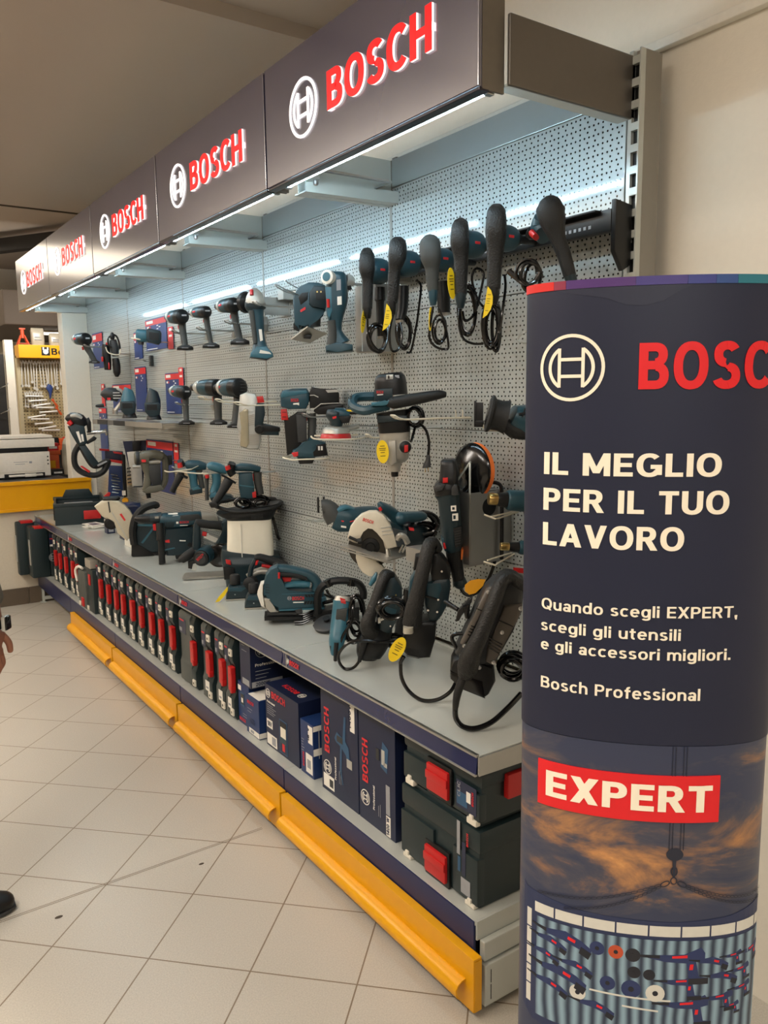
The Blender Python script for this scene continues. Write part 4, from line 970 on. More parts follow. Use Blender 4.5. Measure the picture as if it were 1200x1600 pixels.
# goods on the counter between printer and pier
def cbox(name, lab, cat, loc, d, mt, extra=None, group=None):
    mb = MB().m(mt); mb.slab(-d[0] / 2, d[0] / 2, -d[1] / 2, d[1] / 2, 0, d[2], 0.003)
    if extra: extra(mb, d)
    o = mb.build(name, None, 30); o.location = loc; return tag(o, lab, cat, group)
def lab1(mb, d): rect(mb, WHT, FYs(-d[0] / 2, -d[1] / 2 - .0008, 0), d[0] * .15, d[2] * .25, d[0] * .7, d[2] * .3)
def lab2(mb, d): rect(mb, YEL, FYs(-d[0] / 2, -d[1] / 2 - .0008, 0), d[0] * .2, d[2] * .3, d[0] * .5, d[2] * .4)
ORC = mat('orange_card', (206, 84, 30), 0.5)
cbox('carton', 'small black carton on the counter beside the printer', 'box', (-0.19, 5.45, 0.9155), (0.09, 0.08, 0.045), BLK, lab1)
cbox('carton', 'orange carton with yellow label on the counter beside the printer', 'box', (-0.19, 5.62, 0.9155), (0.10, 0.10, 0.15), ORC, lab2)
cbox('carton', 'red and black carton resting on the orange carton', 'box', (-0.185, 5.62, 1.066), (0.12, 0.10, 0.035), ORC, None)
cbox('carton', 'dark red packet topmost in the pile beside the printer', 'box', (-0.18, 5.62, 1.1015), (0.09, 0.08, 0.06), RED, lab1)
PB = mat('clear_bag_plastic', (168, 160, 142), 0.25, bump=0.9, bscale=25, var=0.15, scale=12)
mb = MB().m(PB); mb.loft([((0, 0, 0), .055, .05), ((0, 0, .08), .068, .055), ((0.005, 0, .2), .07, .05), ((-0.01, 0, .27), .045, .03), ((-0.015, 0, .30), .012, .012)], 16, 2.6)
o = mb.build('plastic_bag'); o.location = (-0.085, 5.42, 0.9155); tag(o, 'crumpled white plastic bag on the counter against the cream pier', 'bag')
# wall display of another make at the back
t = thing('tool_display', 'beige perforated tool board with yellow lettered header, at the back of the shop', 'display stand', (-0.265, 6.4, 0))
def bpeg():
    m = mat('beige_perforated', (172, 154, 114), 0.6); nt, b = nodes(m)
    tc = nt.nodes.new('ShaderNodeTexCoord'); sp = nt.nodes.new('ShaderNodeSeparateXYZ'); nt.links.new(tc.outputs['Object'], sp.inputs[0])
    f = lambda s: wave_math(nt, 'ABSOLUTE', wave_math(nt, 'SUBTRACT', wave_math(nt, 'FRACT', wave_math(nt, 'DIVIDE', s, 0.028)), 0.5))
    h = wave_math(nt, 'MULTIPLY', wave_math(nt, 'LESS_THAN', f(sp.outputs[0]), 0.17), wave_math(nt, 'LESS_THAN', f(sp.outputs[2]), 0.17))
    mx = nt.nodes.new('ShaderNodeMix'); mx.data_type = 'RGBA'; mx.inputs[7].default_value = (*lin((70, 60, 42)), 1)
    nt.links.new(h, mx.inputs[0]); nt.links.new(b.inputs['Base Color'].links[0].from_socket, mx.inputs[6]); nt.links.new(mx.outputs[2], b.inputs['Base Color']); return m
mb = MB().m(bpeg()); mb.slab(0.03, 1.0, 0.02, 0.03, 0.2, 1.88); mb.build('perforated_board', t, 0)
mb = MB().m(mat('beige_post', (196, 182, 148), .6)); mb.slab(0.0, 0.03, -0.02, 0.05, 0.0, 1.90); mb.build('side_post', t, 0)
mb = MB().m(YEL); mb.slab(0.0, 1.0, -0.16, 0.03, 1.878, 1.99, 0.003); mb.build('header', t, 0)
mb = MB().m(BLK); mb.slab(0.185, 0.255, -0.1612, -0.16, 1.90, 1.972, 0.0); mb.text('Beta', FYs(0.268, -0.161, 1.907), 0.056, 0.185, 0.21); mb.m(WHT); mb.lathe((0.22, -0.1612, 1.932), (0, -1, 0), [(0, 0.022), (0.001, 0.022)], 16); rect(mb, WHT, FYs(0, -0.1612, 0), 0.196, 1.945, 0.012, 0.026, 0.001); rect(mb, WHT, FYs(0, -0.1612, 0), 0.232, 1.945, 0.012, 0.026, 0.001)
mb.build('header_lettering', t, 0)
mb = MB().m(CREAM)
WR = mat('dull_steel', (214, 211, 202), 0.35, 0.2)
def wrench(x, z0, L, w_, lab, tilt=0.0, y=6.385):
    mb = MB().m(WR); mb.box((0, 0, -L / 2), (w_, 0.006, L), None, 0.002)
    mb.lathe((0, 0.004, -L), (0, -1, 0), [(0, w_ * 1.25), (0.009, w_ * 1.25)], 12)
    mb.prof([(-w_ * 1.3, .012), (-w_ * .9, -.014), (w_ * .9, -.014), (w_ * 1.3, .012), (w_ * .6, .018), (w_ * .4, .002), (-w_ * .4, .002), (-w_ * .6, .018)], -.004, .004)
    mb.m(CREAM); mb.rod((0, 0.03, -0.02), (0, -0.02, -0.02), 0.002)
    o = mb.build('wrench', None, 30); o.location = (x, y, z0); o.rotation_euler = (0, tilt, 0)
    return tag(o, lab, 'wrench', 'steel wrenches hanging on the beige tool board')
rr = random.Random(11)
for i in range(15):
    wrench(-0.222 + i * 0.0245, 1.845 + rr.uniform(-.006, .006), 0.20 + rr.uniform(-.03, .035), 0.010, 'long steel wrench hanging in the top row of the beige tool board', rr.uniform(-.05, .05))
for i in range(7):
    wrench(-0.21 + i * 0.022, 1.575 + rr.uniform(-.006, .006), 0.115 + i * .004, 0.008, 'short steel wrench hanging in the lower row of the beige tool board', rr.uniform(-.05, .05))
def bar_tool(x, z, L, lab, mt=None, tilt=1.3, y=6.37):
    mb = MB().m(mt or WR); mb.rod((0, 0, 0), (0, 0, -L), 0.009, 0.007, 8); mb.lathe((0, 0, 0.0), (0, 0, 1), [(-.02, .010), (.015, .010)], 10); mb.box((0, 0, -L), (.022, .012, .02), None, .003)
    mb.m(CREAM); mb.rod((0, .04, -.03), (0, -.01, -.03), .002)
    o = mb.build('socket_bar'); o.location = (x, y, z); o.rotation_euler = (0, tilt, 0); return tag(o, lab, 'socket bar', 'steel bars on hooks on the beige tool board')
for i in range(10):
    bar_tool(-0.08 + .028 * (i % 5) + .01 * (i // 5), 1.545 - 0.034 * i, 0.13, 'steel bar laid on hooks low on the beige tool board', None, -1.30 - .08 * (i % 3) + 2.9)
for i in range(2):
    o = bar_tool(0.045 + i * .028, 1.46 - i * .07, 0.06, ['orange handled tool, upper of two on the beige tool board', 'orange handled tool, lower of two on the beige tool board'][i], ORC, 2.6)
mb = MB().m(mat('blue_tool', (40, 62, 120), .5)); mb.loft([((0, 0, .05), .012, .01), ((0, 0, .02), .03, .012), ((0.004, 0, -.03), .012, .01), ((0, 0, -.07), .006, .006)], 12)
o = mb.build('pipe_cutter'); o.location = (-0.005, 6.375, 1.60); tag(o, 'small blue tool in the middle of the beige tool board', 'tool')
# on top of the header
mb = MB().m(mat('orange_red_paint', (196, 72, 32), .5))
for sx in (-1, 1):
    for sy in (-1, 1): mb.rod((sx * .045, sy * .04, 0), (sx * .014, sy * .014, .085), .006, .006, 8)
mb.rod((0, 0, .06), (0, 0, .135), .018, .015); mb.box((0, 0, .14), (.05, .025, .014), None, .004); mb.box((0, 0, .012), (.09, .09, .006))
o = mb.build('jack_stand'); o.location = (-0.205, 6.35, 1.9915); tag(o, 'orange jack stand on top of the yellow lettered header', 'jack stand')
def bag(loc, w_, h_, lab):
    mb = MB().m(PB); mb.loft([((0, 0, 0), w_ * .48, .035), ((0, 0, h_ * .3), w_ * .5, .04), ((0, 0, h_ * .8), w_ * .5, .03), ((0, 0, h_), w_ * .46, .006)], 16, 4.0)
    mb.m(GREY); mb.slab(-w_ * .3, w_ * .1, -.047, -.04, h_ * .45, h_ * .5); mb.slab(-w_ * .3, w_ * .25, -.047, -.04, h_ * .3, h_ * .34)
    o = mb.build('clear_packet'); o.location = loc; return tag(o, lab, 'packet', 'clear packets on the yellow header')
bag((-0.085, 6.34, 1.9915), .11, .15, 'tall clear plastic packet on the yellow header, next to the jack stand')
bag((0.07, 6.34, 1.9915), .12, .11, 'wide low plastic packet on the yellow header, next to the cream pier')
t = thing('batten_light', 'white strip lamp glowing under the dark bulkhead', 'light', (0.10, 6.9, 2.13))
mb = MB().m(emit('batten_glow', (255, 244, 226), 5, (240, 240, 230))); mb.slab(-0.12, .3, -.02, .02, 0, .02, .004); mb.build('diffuser', t)
mb = MB().m(WHITE); mb.slab(-0.13, .31, -.03, .03, .02, .038, .002); mb.build('housing', t)
t = thing('door_post', 'beige post at the back with dark hooks beside it', 'post', (-0.40, 6.15, 0.0))
mb = MB().m(WALLM); mb.slab(0.01, .075, 0, .08, 0, 2.02); mb.build('shaft', t, 0)
mb = MB().m(BLKB); mb.slab(-0.5, .0, .02, .06, 0.7, 1.9); mb.build('dark_door', t, 0)
for i, z in enumerate((1.63, 1.42)):
    mb = MB().m(STEEL); mb.tube([(-.06, 0.0, z - .02), (-.02, -.03, z), (0.0, -.03, z + .01), (.012, -.03, z + .03)], .004); mb.build('hook', t)
t = thing('red_shelf', 'orange shelf strip with red boxes below the beige tool board', 'shelf', (-0.02, 6.05, 1.075))
mb = MB().m(ORC); mb.slab(-.12, .2, 0, .2, 0, .04, .002); mb.build('shelf_board', t, 0)
mb = MB().m(RED)
for i in range(4): 
    mb = MB().m((RED, BLK, ORC, RED)[i]); mb.slab(-.1 + i * .05, -.055 + i * .05, .02, .12, .041, .10 + .01 * (i % 2), .003); mb.build('small_box', t)
mb = MB().m(DGRY); mb.slab(-.12, .2, .17, .2, -1.075, 0); mb.build('support_panel', t, 0)

# ================================================================ a person passing, mostly outside the picture
def skin_body(name, verts, edges, radii, root, mt, parent=None, sub=2):
    me = bpy.data.meshes.new(name); me.from_pydata(verts, edges, []); me.materials.append(mt)
    o = bpy.data.objects.new(name, me); C.objects.link(o)
    md = o.modifiers.new('skin', 'SKIN'); md.use_smooth_shade = True
    sv = me.skin_vertices[0].data
    for i, r in enumerate(radii): sv[i].radius = r if isinstance(r, tuple) else (r, r); sv[i].use_root = (i == root)
    s = o.modifiers.new('sub', 'SUBSURF'); s.levels = sub; s.render_levels = sub
    dg = bpy.context.evaluated_depsgraph_get(); me2 = bpy.data.meshes.new_from_object(o.evaluated_get(dg))
    bpy.data.objects.remove(o); o = bpy.data.objects.new(name, me2); C.objects.link(o)
    me2.polygons.foreach_set('use_smooth', [True] * len(me2.polygons))
    if parent: o.parent = parent
    return o
PER = thing('person', 'person in grey knit top and black shoes standing at the edge of the aisle', 'person', (-1.555, 1.22, 0.0))
# local: x forward (to the shelves), y left, z up
V = [(0, 0, .98), (0, 0, 1.12), (0, 0, 1.30), (0, 0, 1.44), (0.01, 0, 1.52), (0.025, 0, 1.60), (0.03, 0, 1.68), (0.02, 0, 1.74),
     (0.0, -.19, 1.42), (0.15, -.225, 1.16), (0.222, -.11, .93), (0.232, -.095, .86),
     (0, .19, 1.42), (0.0, .25, 1.15), (0.10, .26, .93), (0.12, .26, .85),
     (0, -.07, .88), (0.02, -.11, .50), (0.0, -.115, .10), (0, .07, .88), (-.10, .12, .50), (-.22, .125, .10),
     (0.10, -.115, .045), (-.12, .125, .045)]
E_ = [(0, 1), (1, 2), (2, 3), (3, 4), (4, 5), (5, 6), (6, 7), (3, 8), (8, 9), (9, 10), (10, 11), (3, 12), (12, 13), (13, 14), (14, 15), (0, 16), (16, 17), (17, 18), (0, 19), (19, 20), (20, 21), (18, 22), (21, 23)]
Rr = [(.07, .06), (.08, .06), (.08, .06), (.07, .06), .052, .062, .082, .065, .045, .036, .030, .026, .045, .036, .032, .026, .06, .045, .038, .06, .045, .038, .03, .03]
skin_body('body', V, E_, Rr, 0, SKIN, PER)
KNIT = mat('grey_knit', (92, 86, 74), 0.9, bump=1.0, bscale=160); TROU = mat('dark_trousers', (44, 46, 54), 0.85, bump=0.4); HAIR = mat('dark_hair', (38, 28, 22), 0.6, bump=.8)
V2 = [(0, 0, .84), (0, 0, 1.12), (0, 0, 1.30), (0, 0, 1.42), (0.01, 0, 1.49), (0, -.11, 1.405), (0.01, -.195, 1.385), (0.15, -.225, 1.16), (0.215, -.122, .955), (0.220, -.113, .925), (0, .11, 1.405), (0, .195, 1.385), (0, .25, 1.15), (.095, .26, .945), (.1, .26, .93)]
skin_body('knit_top', V2, [(0, 1), (1, 2), (2, 3), (3, 4), (3, 5), (5, 6), (6, 7), (7, 8), (8, 9), (3, 10), (10, 11), (11, 12), (12, 13), (13, 14)], [(.20, .165), (.185, .15), (.18, .135), (.125, .11), .075, .095, .082, .06, .047, .047, .095, .082, .06, .047, .047], 0, KNIT, PER)
V3 = [(0, 0, 1.02), (0, 0, .93), (0, -.085, .80), (0.02, -.11, .50), (0.0, -.115, .10), (0, .085, .80), (-.10, .12, .50), (-.22, .125, .10)]
skin_body('trousers', V3, [(0, 1), (1, 2), (2, 3), (3, 4), (1, 5), (5, 6), (6, 7)], [(.16, .125), (.165, .13), .105, .08, .066, .105, .08, .066], 0, TROU, PER)
for (ox, oy) in ((0.0, -.115), (-.22, .125)):
    mb = MB().m(BLK); mb.loft([((ox - .07, oy, .045), .042, .034), ((ox - .03, oy, .06), .058, .04), ((ox + .06, oy, .05), .046, .045), ((ox + .15, oy, .034), .032, .048), ((ox + .205, oy, .026), .022, .036), ((ox + .222, oy, .024), .01, .016)], 16, 2.6)
    mb.m(DGRY); mb.loft([((ox - .08, oy, .010), .0095, .036), ((ox, oy, .010), .0095, .038), ((ox + .1, oy, .010), .0095, .048), ((ox + .19, oy, .010), .0095, .042), ((ox + .225, oy, .012), .008, .02)], 16, 3)
    mb.m(SILV); mb.tube([(ox + .08, oy - .0490, .02), (ox + .13, oy - .0500, .012), (ox + .17, oy - .046, .016)], .0035)
    mb.m(GREY); 
    for q in range(3): mb.tube([(ox + .04 + q * .025, oy - .025, .092 - q * .008), (ox + .05 + q * .025, oy, .097 - q * .008), (ox + .04 + q * .025, oy + .025, .092 - q * .008)], .003)
    mb.build('shoe', PER)
mb = MB().m(HAIR); mb.loft([((-.015, 0, 1.60), .05, .07), ((-.02, 0, 1.68), .085, .088), ((0.0, 0, 1.745), .085, .085), ((0.01, 0, 1.785), .05, .05)], 18, 2.2); mb.build('hair', PER)
mb = MB().m(SKIN); mb.loft([((.105, 0, 1.675), .006, .008), ((.122, 0, 1.65), .014, .013), ((.112, 0, 1.638), .006, .014)], 10)
mb.m(REDC); mb.slab(.098, .106, -.02, .02, 1.612, 1.619, .002)
mb.m(BLK)
for s_ in (-1, 1): mb.lathe((.100, s_ * .032, 1.68), (1, 0, 0), [(0, .009), (.005, .006)], 10)
mb.build('face_features', PER)
def hand(w_, a, sgn, root):
    """palm with four bent fingers and a thumb, hanging down from wrist w_"""
    Vh = [(0, 0, 0), (0.006, 0, -.045), (0.01, 0, -.085)]
    Ev = [(0, 1), (1, 2)]; Rh = [(.022, .016), (.034, .014), (.036, .013)]
    for i, (yy, L) in enumerate(((-.027, .068), (-.009, .078), (.009, .073), (.026, .058))):
        b = len(Vh); Vh += [(0.012, yy, -.088), (0.022, yy * 1.02, -.088 - L * .5), (0.008, yy, -.088 - L)]; Rh += [.0095, .0088, .0072]; Ev += [(2, b), (b, b + 1), (b + 1, b + 2)]
    b = len(Vh); Vh += [(.012, sgn * .030, -.030), (.028, sgn * .046, -.062), (.034, sgn * .044, -.092)]; Rh += [.012, .0105, .0085]; Ev += [(1, b), (b, b + 1), (b + 1, b + 2)]
    M = Matrix.Translation(w_) @ Matrix.Rotation(a, 4, 'Z') @ Matrix.Rotation(.12, 4, 'Y')
    return skin_body('hand', [tuple(M @ Vector(v)) for v in Vh], Ev, Rh, 0, SKIN, PER)
hand((0.230, -.095, .862), math.radians(-35), 1, 0); hand((0.12, .26, .862), 0, -1, 0)
mb = MB().m(BLK); mb.lathe((0.226, -.10, .878), (0.12, .08, -.5), [(0, .0345), (.022, .0335)], 20, sq=.85)
mb.m(SILV); mb.box((0.260, -.118, .872), (.012, .036, .044), Matrix.Rotation(math.radians(-34), 3, 'Z'), .006); mb.m(BLKS); mb.box((0.2645, -.121, .872), (.010, .031, .039), Matrix.Rotation(math.radians(-34), 3, 'Z'), .004)
mb.build('wristwatch', PER)
# ================================================================ tools
def on_plane(u, v, axis, val):
    """point of the plane x = val or z = val seen at a place of the photograph (used to measure positions)"""
    d = FW + RT * ((u - 600) / FPX) - UP * ((v - 800) / FPX)
    i = 'xyz'.index(axis); return CAM + d * ((val - CAM[i]) / d[i])
CROPS = dict(c1=(0, 470, 6), c2=(100, 500, 6), c3=(0, 630, 6), c4=(100, 650, 6), c5=(200, 430, 6), c6=(220, 560, 6), c7=(200, 680, 6), d1=(250, 770, 6), d2=(360, 400, 6), d3=(550, 330, 6.957), d4=(660, 310, 6.667), d5=(370, 580, 6.316), d6=(540, 570, 6.667), d7=(660, 600, 6.667), d8=(480, 740, 5), e1=(660, 740, 6.667), e2=(330, 850, 6), e3=(490, 880, 6.667), e4=(600, 890, 5.217))
class Tool:
    """a thing drawn in measured side view: x to the side, z up, y away; then set at its real place, size and turn"""
    def __init__(s, name, label, cat, crop, at, X=None, Z=None, group=None, turn=0.0):
        s.c = CROPS[crop]; s.at = at
        u, v = s.c[0] + at[0] / s.c[2], s.c[1] + at[1] / s.c[2]
        s.pos = on_plane(u, v, 'x', X) if X is not None else on_plane(u, v, 'z', Z)
        rel = s.pos - CAM
        s.az = math.atan2(rel.x, rel.y); dep = rel.dot(FW)
        el = math.atan2(-rel.z, math.hypot(rel.x, rel.y))
        s.k = dep / FPX / s.c[2]; s.kz = s.k * (1.0 / max(.9, math.cos(el)))
        s.root = thing(name, label, cat, tuple(s.pos), -s.az + turn, group)
        s.rest = Z; s.parts = []; s.turn = turn
        a = s.az - turn
        s.wx = Vector((math.cos(a), math.sin(a), 0)); s.wy = Vector((-math.sin(a), math.cos(a), 0))   # world x and y in local axes
    def P(s, x, y, d=0.0): return Vector(((x - s.at[0]) * s.k, d, -(y - s.at[1]) * s.kz))
    def Q(s, pts): return [((x - s.at[0]) * s.k, -(y - s.at[1]) * s.kz) for x, y in pts]
    def r(s, px): return px * s.k
    def p(s, name, m_): s.mb = MB().m(m_); s.parts.append([name, s.mb, 0]); return s
    def sp(s, name, m_): s.mb = MB().m(m_); s.parts.append([name, s.mb, 1]); return s
    def m(s, m_): s.mb.m(m_); return s
    def prof(s, pts, d0, d1, bev=0.003): s.mb.prof(s.Q(pts), d0, d1, bev); return s
    def loft(s, path, n=2.5, seg=14, smooth=3):
        s.mb.loft([(s.P(q[0], q[1], q[4] if len(q) > 4 else 0.0), s.r(q[2]), q[3]) for q in path], seg, n, (0, 1, 0), smooth); return s
    def rod(s, a, b, r0, r1=None, seg=14): s.mb.rod(s.P(*a), s.P(*b), s.r(r0), s.r(r1 if r1 is not None else r0), seg); return s
    def lathe(s, o, ax, prof, seg=20, sq=1.0): s.mb.lathe(s.P(*o), ax, prof, seg, True, sq); return s
    def tube(s, pts, r, k=5): s.mb.tube([s.P(*q) for q in pts], r, 8, k); return s
    def box(s, c, d, M=None, bev=.002): s.mb.box(s.P(*c), d, M, bev); return s
    def plate(s, pts, th):
        P = [s.P(*q) for q in pts]; nrm = (P[1] - P[0]).cross(P[2] - P[0]).normalized() * th; n = len(P)
        s.mb.mesh_in(P + [p + nrm for p in P], [tuple(range(n)), tuple(range(2 * n - 1, n - 1, -1))] + [(i, i + n, (i + 1) % n + n, (i + 1) % n) for i in range(n)]); return s
    def text(s, txt, x, y, d, hpx, wpx, ang=0.0, bold=.2):
        a = math.radians(ang); M = Matrix.Translation(s.P(x, y, d)) @ Matrix(((math.cos(a), -math.sin(a), 0, 0), (0, 0, -1, 0), (math.sin(a), math.cos(a), 0, 0), (0, 0, 0, 1)))
        s.mb.text(txt, M, s.r(hpx), s.r(wpx), bold, .0006); return s
    def coil(s, cx, cy, rx, ry, n, d, r, wob=.12, seed=1, tail=None):
        g = random.Random(seed); pts = []; q0 = 1.0; o0 = 0.0
        for i in range(n * 10 + 1):
            if i % 10 == 0: q1, o1 = 1 + g.uniform(-.28, .12), g.uniform(-.22, .22)
            q0 += (q1 - q0) * .3; o0 += (o1 - o0) * .3
            a = 2 * PI * i / 10
            pts.append(s.P(cx + rx * (q0 * math.cos(a) + o0), cy + ry * (q0 * math.sin(a) + o0 * .4), d + (i / 10 - n / 2) * r * 1.5 + g.uniform(-r, r) * .4))
        s.mb.tube(pts, r, 7, 2); return s
    def tag(s, x, y, w_, h_, ang, d, mt=None, yaw=0.0):
        a = math.radians(ang); mt = mt or YELL; s.p('hang_tag', mt)
        M = Matrix.Translation(s.P(x, y, d)) @ Matrix.Rotation(yaw, 4, 'Z') @ Matrix.Rotation(a, 4, 'Y')
        n = 22; pts = [(s.r(w_) * math.cos(2 * PI * i / n), s.r(h_) * math.sin(2 * PI * i / n)) for i in range(n)]
        s.mb.prof(pts, -.0006, .0006, 0, M)
        s.m(YTXT)
        for i, (zz, ww) in enumerate(((.45, .55), (.25, .8), (.1, .7), (-.1, .5), (-.4, .6))):
            s.mb.prof([(-s.r(w_) * ww * .7, s.r(h_) * zz), (s.r(w_) * ww * .7, s.r(h_) * zz), (s.r(w_) * ww * .7, s.r(h_) * (zz + .07)), (-s.r(w_) * ww * .7, s.r(h_) * (zz + .07))], -.0009, -.0006, 0, M)
        return s
    def done(s):
        if s.rest is not None:
            lo = min((v.co.z for q in s.parts for v in q[1].bm.verts)); s.root.location.z = s.rest - lo + .0004
        M = Matrix.Rotation(-s.az + s.turn, 3, 'Z')       # keep clear of the back panels
        hi = max((M @ v.co).x for q in s.parts for v in q[1].bm.verts) + s.root.location.x
        if hi > -.003 and s.root.location.x < -.03:
            rel = s.root.location - CAM; s.root.location -= rel * (min(hi + .003, .06) / rel.x) if s.rest is None else Vector((min(hi + .003, .025), 0, 0))
        last = None
        for nm, mb, lv in s.parts:
            o = mb.build(nm, last if lv else s.root, 42)
            if not lv: last = o
        return s.root

# ---- cordless drivers seen from behind, hanging by the neck
def driver(crop, cap, R, foot, fw, label, nose=(-.42, .90, .06), X=-.15, style=0, tilt=0):
    cx, cy = cap
    t = Tool('cordless_driver', label, 'power tool', crop, cap, X=X, group='cordless drivers hanging on the wall')
    ax = Vector(nose).normalized(); R *= 1.06; r = t.r(R)
    t.p('motor_cap', BLK).lathe((cx, cy, -.045), ax, [(0, r * .3), (.003, r * .72), (.010, r * .96), (.020, r), (.055, r)], 24)
    if style:
        for i in range(-2, 3): t.mb.box(t.P(cx, cy - i * R * .30, -.045) + ax * .004, (r * 1.5 * math.sqrt(1 - (i * .3) ** 2), .010, r * .09), None, .001)
    else:
        t.m(GREY).mb.box(t.P(cx, cy - R * .15, -.0475), (r * .85, .003, r * .22), None, .001)
    t.p('motor_housing', TEAL).lathe((cx, cy, -.045), ax, [(.055, r * .98), (.062, r * 1.0), (.12, r * .9), (.128, r * .78)], 24)
    t.sp('badge', REDC).mb.box(t.P(cx - R * .55, cy - R * .05, -.045) + ax * .085 + Vector((-r * .42, -.004, 0)), (.004, .030, r * .26), Matrix.Rotation(math.atan2(ax.y, ax.x), 3, 'Z') @ Matrix.Rotation(PI / 2, 3, 'Z'), .001)
    t.p('gearbox', SILV).lathe((cx, cy, -.045), ax, [(.128, r * .86), (.134, r * .90), (.150, r * .84), (.172, r * .52)], 22)
    t.p('chuck', BLK).lathe((cx, cy, -.045), ax, [(.172, r * .42), (.20, r * .40), (.205, r * .3)], 16)
    fx, fy = foot
    hx = cx - R * .25
    t.p('handle', RUBG).loft([(hx, cy + R * .55, R * .56, .026, .02), (hx + (fx - hx) * .25, cy + (fy - cy) * .42, R * .49, .022, .012), (hx + (fx - hx) * .62, cy + (fy - cy) * .66, R * .44, .020, .006), (hx + (fx - hx) * .95, fy - fw * .30, R * .42, .022, .0), (fx, fy - fw * .1, fw * .62, .03, 0)], 2.6)
    t.sp('trigger', RED).loft([(hx - R * .45, cy + R * 1.05, R * .16, .009, .03), (hx - R * .40, cy + R * 1.55, R * .14, .008, .03)])
    t.p('battery_foot', BLK).prof([(fx - fw, fy + fw * .30), (fx - fw * .96, fy + fw * .05), (fx - fw * .4, fy - fw * .22), (fx + fw * .5, fy - fw * .24), (fx + fw, fy + fw * .02), (fx + fw, fy + fw * .30), (fx + fw * .2, fy + fw * .36)], -.036, .042, .006)
    t.sp('label_strip', GREY).mb.box(t.P(fx, fy + fw * .12, -.0365), (t.r(fw) * .8, .002, t.r(fw) * .07), None, .0005)
    return t.done()
driver('c1', (815, 365), 56, (868, 565), 50, 'black cordless driver hanging highest on the wall, next to the cream pier', X=-.18)
driver('c5', (520, 395), 64, (522, 670), 76, 'cordless driver, first in the top row after the blue planer', X=-.15)
driver('c5', (745, 352), 52, (765, 650), 80, 'cordless driver with a small white strip on its cap, middle of the top row', X=-.15)
driver('c5', (1010, 290), 66, (1036, 612), 90, 'cordless driver in the top row touching the pale angle grinder', X=-.15)
driver('c6', (430, 320), 58, (416, 595), 76, 'cordless driver hanging in front of the blue price card above the small shelf', X=-.16)
driver('c6', (735, 275), 76, (716, 592), 82, 'cordless driver with ribbed cap, first of the pair by the worklight', nose=(-.62, .78, .02), X=-.16, style=1)
driver('c6', (940, 275), 84, (875, 622), 78, 'cordless driver with ribbed cap, half behind the silver worklight', nose=(-.55, .83, .02), X=-.15, style=1)

def wire_hook(y, z, xe, label, w_=.034, mt=None, plate=None, tags=0, up=.012):
    t = thing('wire_hook', label, 'hook', (0, y, z), 0, 'wire hooks on the back panels')
    if plate:
        mb = MB().m(plate); mb.slab(-.02, -.0005, -.016, .016, -.03, .035, .003); mb.build('back_plate', t)
    mb = MB().m(mt or CREAM)
    mb.tube([(-.001, -w_ / 2, 0), (xe * .5, -w_ / 2, 0), (xe * .92, -w_ / 2, 0), (xe - .012, -w_ * .5, up), (xe - .012, w_ * .5, up), (xe * .92, w_ / 2, 0), (xe * .5, w_ / 2, 0), (-.001, w_ / 2, 0)], .0027, 8, 3)
    mb.build('prongs', t)
    for i in range(tags):
        mb = MB().m(mt or CREAM); mb.tube([(xe * (.12 + i * .1), -w_ / 2, 0), (xe * (.12 + i * .1), -w_ / 2, .02), (xe * (.12 + i * .1), -w_ * .3, .024)], .002, 6, 3); mb.build('peg', t)
    return t
wire_hook(2.645, 1.835, -.185, 'wire hook carrying the first cordless driver after the blue planer', mt=STEEL, plate=SHEET)
wire_hook(2.31, 1.825, -.185, 'wire hook carrying the driver in the middle of the top row', mt=STEEL, plate=SHEET)
wire_hook(1.985, 1.83, -.185, 'wire hook carrying the driver beside the pale angle grinder', mt=STEEL, plate=SHEET)
wire_hook(2.60, 1.475, -.20, 'wire hook carrying the driver in front of the blue price card', mt=STEEL, plate=SHEET)
wire_hook(2.25, 1.50, -.21, 'cream wire hook under the first ribbed driver by the worklight', .06)
wire_hook(1.93, 1.488, -.26, 'cream wire hook between the worklight and its neighbouring driver', .05)
wire_hook(4.28, 1.86, -.2, 'wire hook carrying the driver next to the cream pier', mt=STEEL)
wire_hook(1.645, 1.475, -.30, 'cream wire hook with red end cap holding up the silver worklight', .05)

# ---- cordless angle grinder, head up
t = Tool('angle_grinder', 'pale blue angle grinder with white head hanging head up in the top row', 'power tool', 'd2', (245, 600), X=-.18)
t.p('gear_head', ZINC).loft([(265, 325, 30, .015), (255, 345, 62, .026), (240, 400, 82, .034), (238, 450, 95, .036), (240, 475, 92, .034)], 3.0)
t.sp('lock_button', RED).loft([(208, 338, 18, .008, -.028), (208, 385, 17, .008, -.034)])
t.p('side_guard', BLK).lathe((185, 430, .045), (-.5, .8, .1), [(0, .012), (.012, .040), (.03, .044), (.034, .02)], 22)
t.p('collar', TEALD).loft([(240, 465, 100, .036), (235, 490, 95, .035), (235, 520, 70, .03)], 3)
t.p('body', TEAL).loft([(238, 490, 88, .034), (245, 540, 68, .030), (255, 640, 60, .028), (258, 720, 55, .026), (268, 800, 55, .027), (270, 850, 72, .032), (275, 905, 100, .040)], 2.8)
t.sp('rubber_panel', RUBG).loft([(205, 520, 30, .022, -.012), (215, 640, 26, .020, -.014), (228, 820, 22, .018, -.016)])
t.sp('white_print', WHT).prof([(262, 690), (290, 690), (298, 790), (272, 800)], -.0285, -.025, 0)
t.p('battery_foot', TEALL).prof([(170, 945), (180, 905), (240, 850), (330, 850), (385, 910), (390, 940), (330, 965)], -.05, .045, .008)
t.sp('battery_socket', WHITE).prof([(270, 880), (355, 900), (372, 920), (260, 910)], -.0525, -.049, 0)
t.p('battery_base', BLK).prof([(190, 948), (385, 938), (325, 972)], -.045, .04, .003)
t.done()
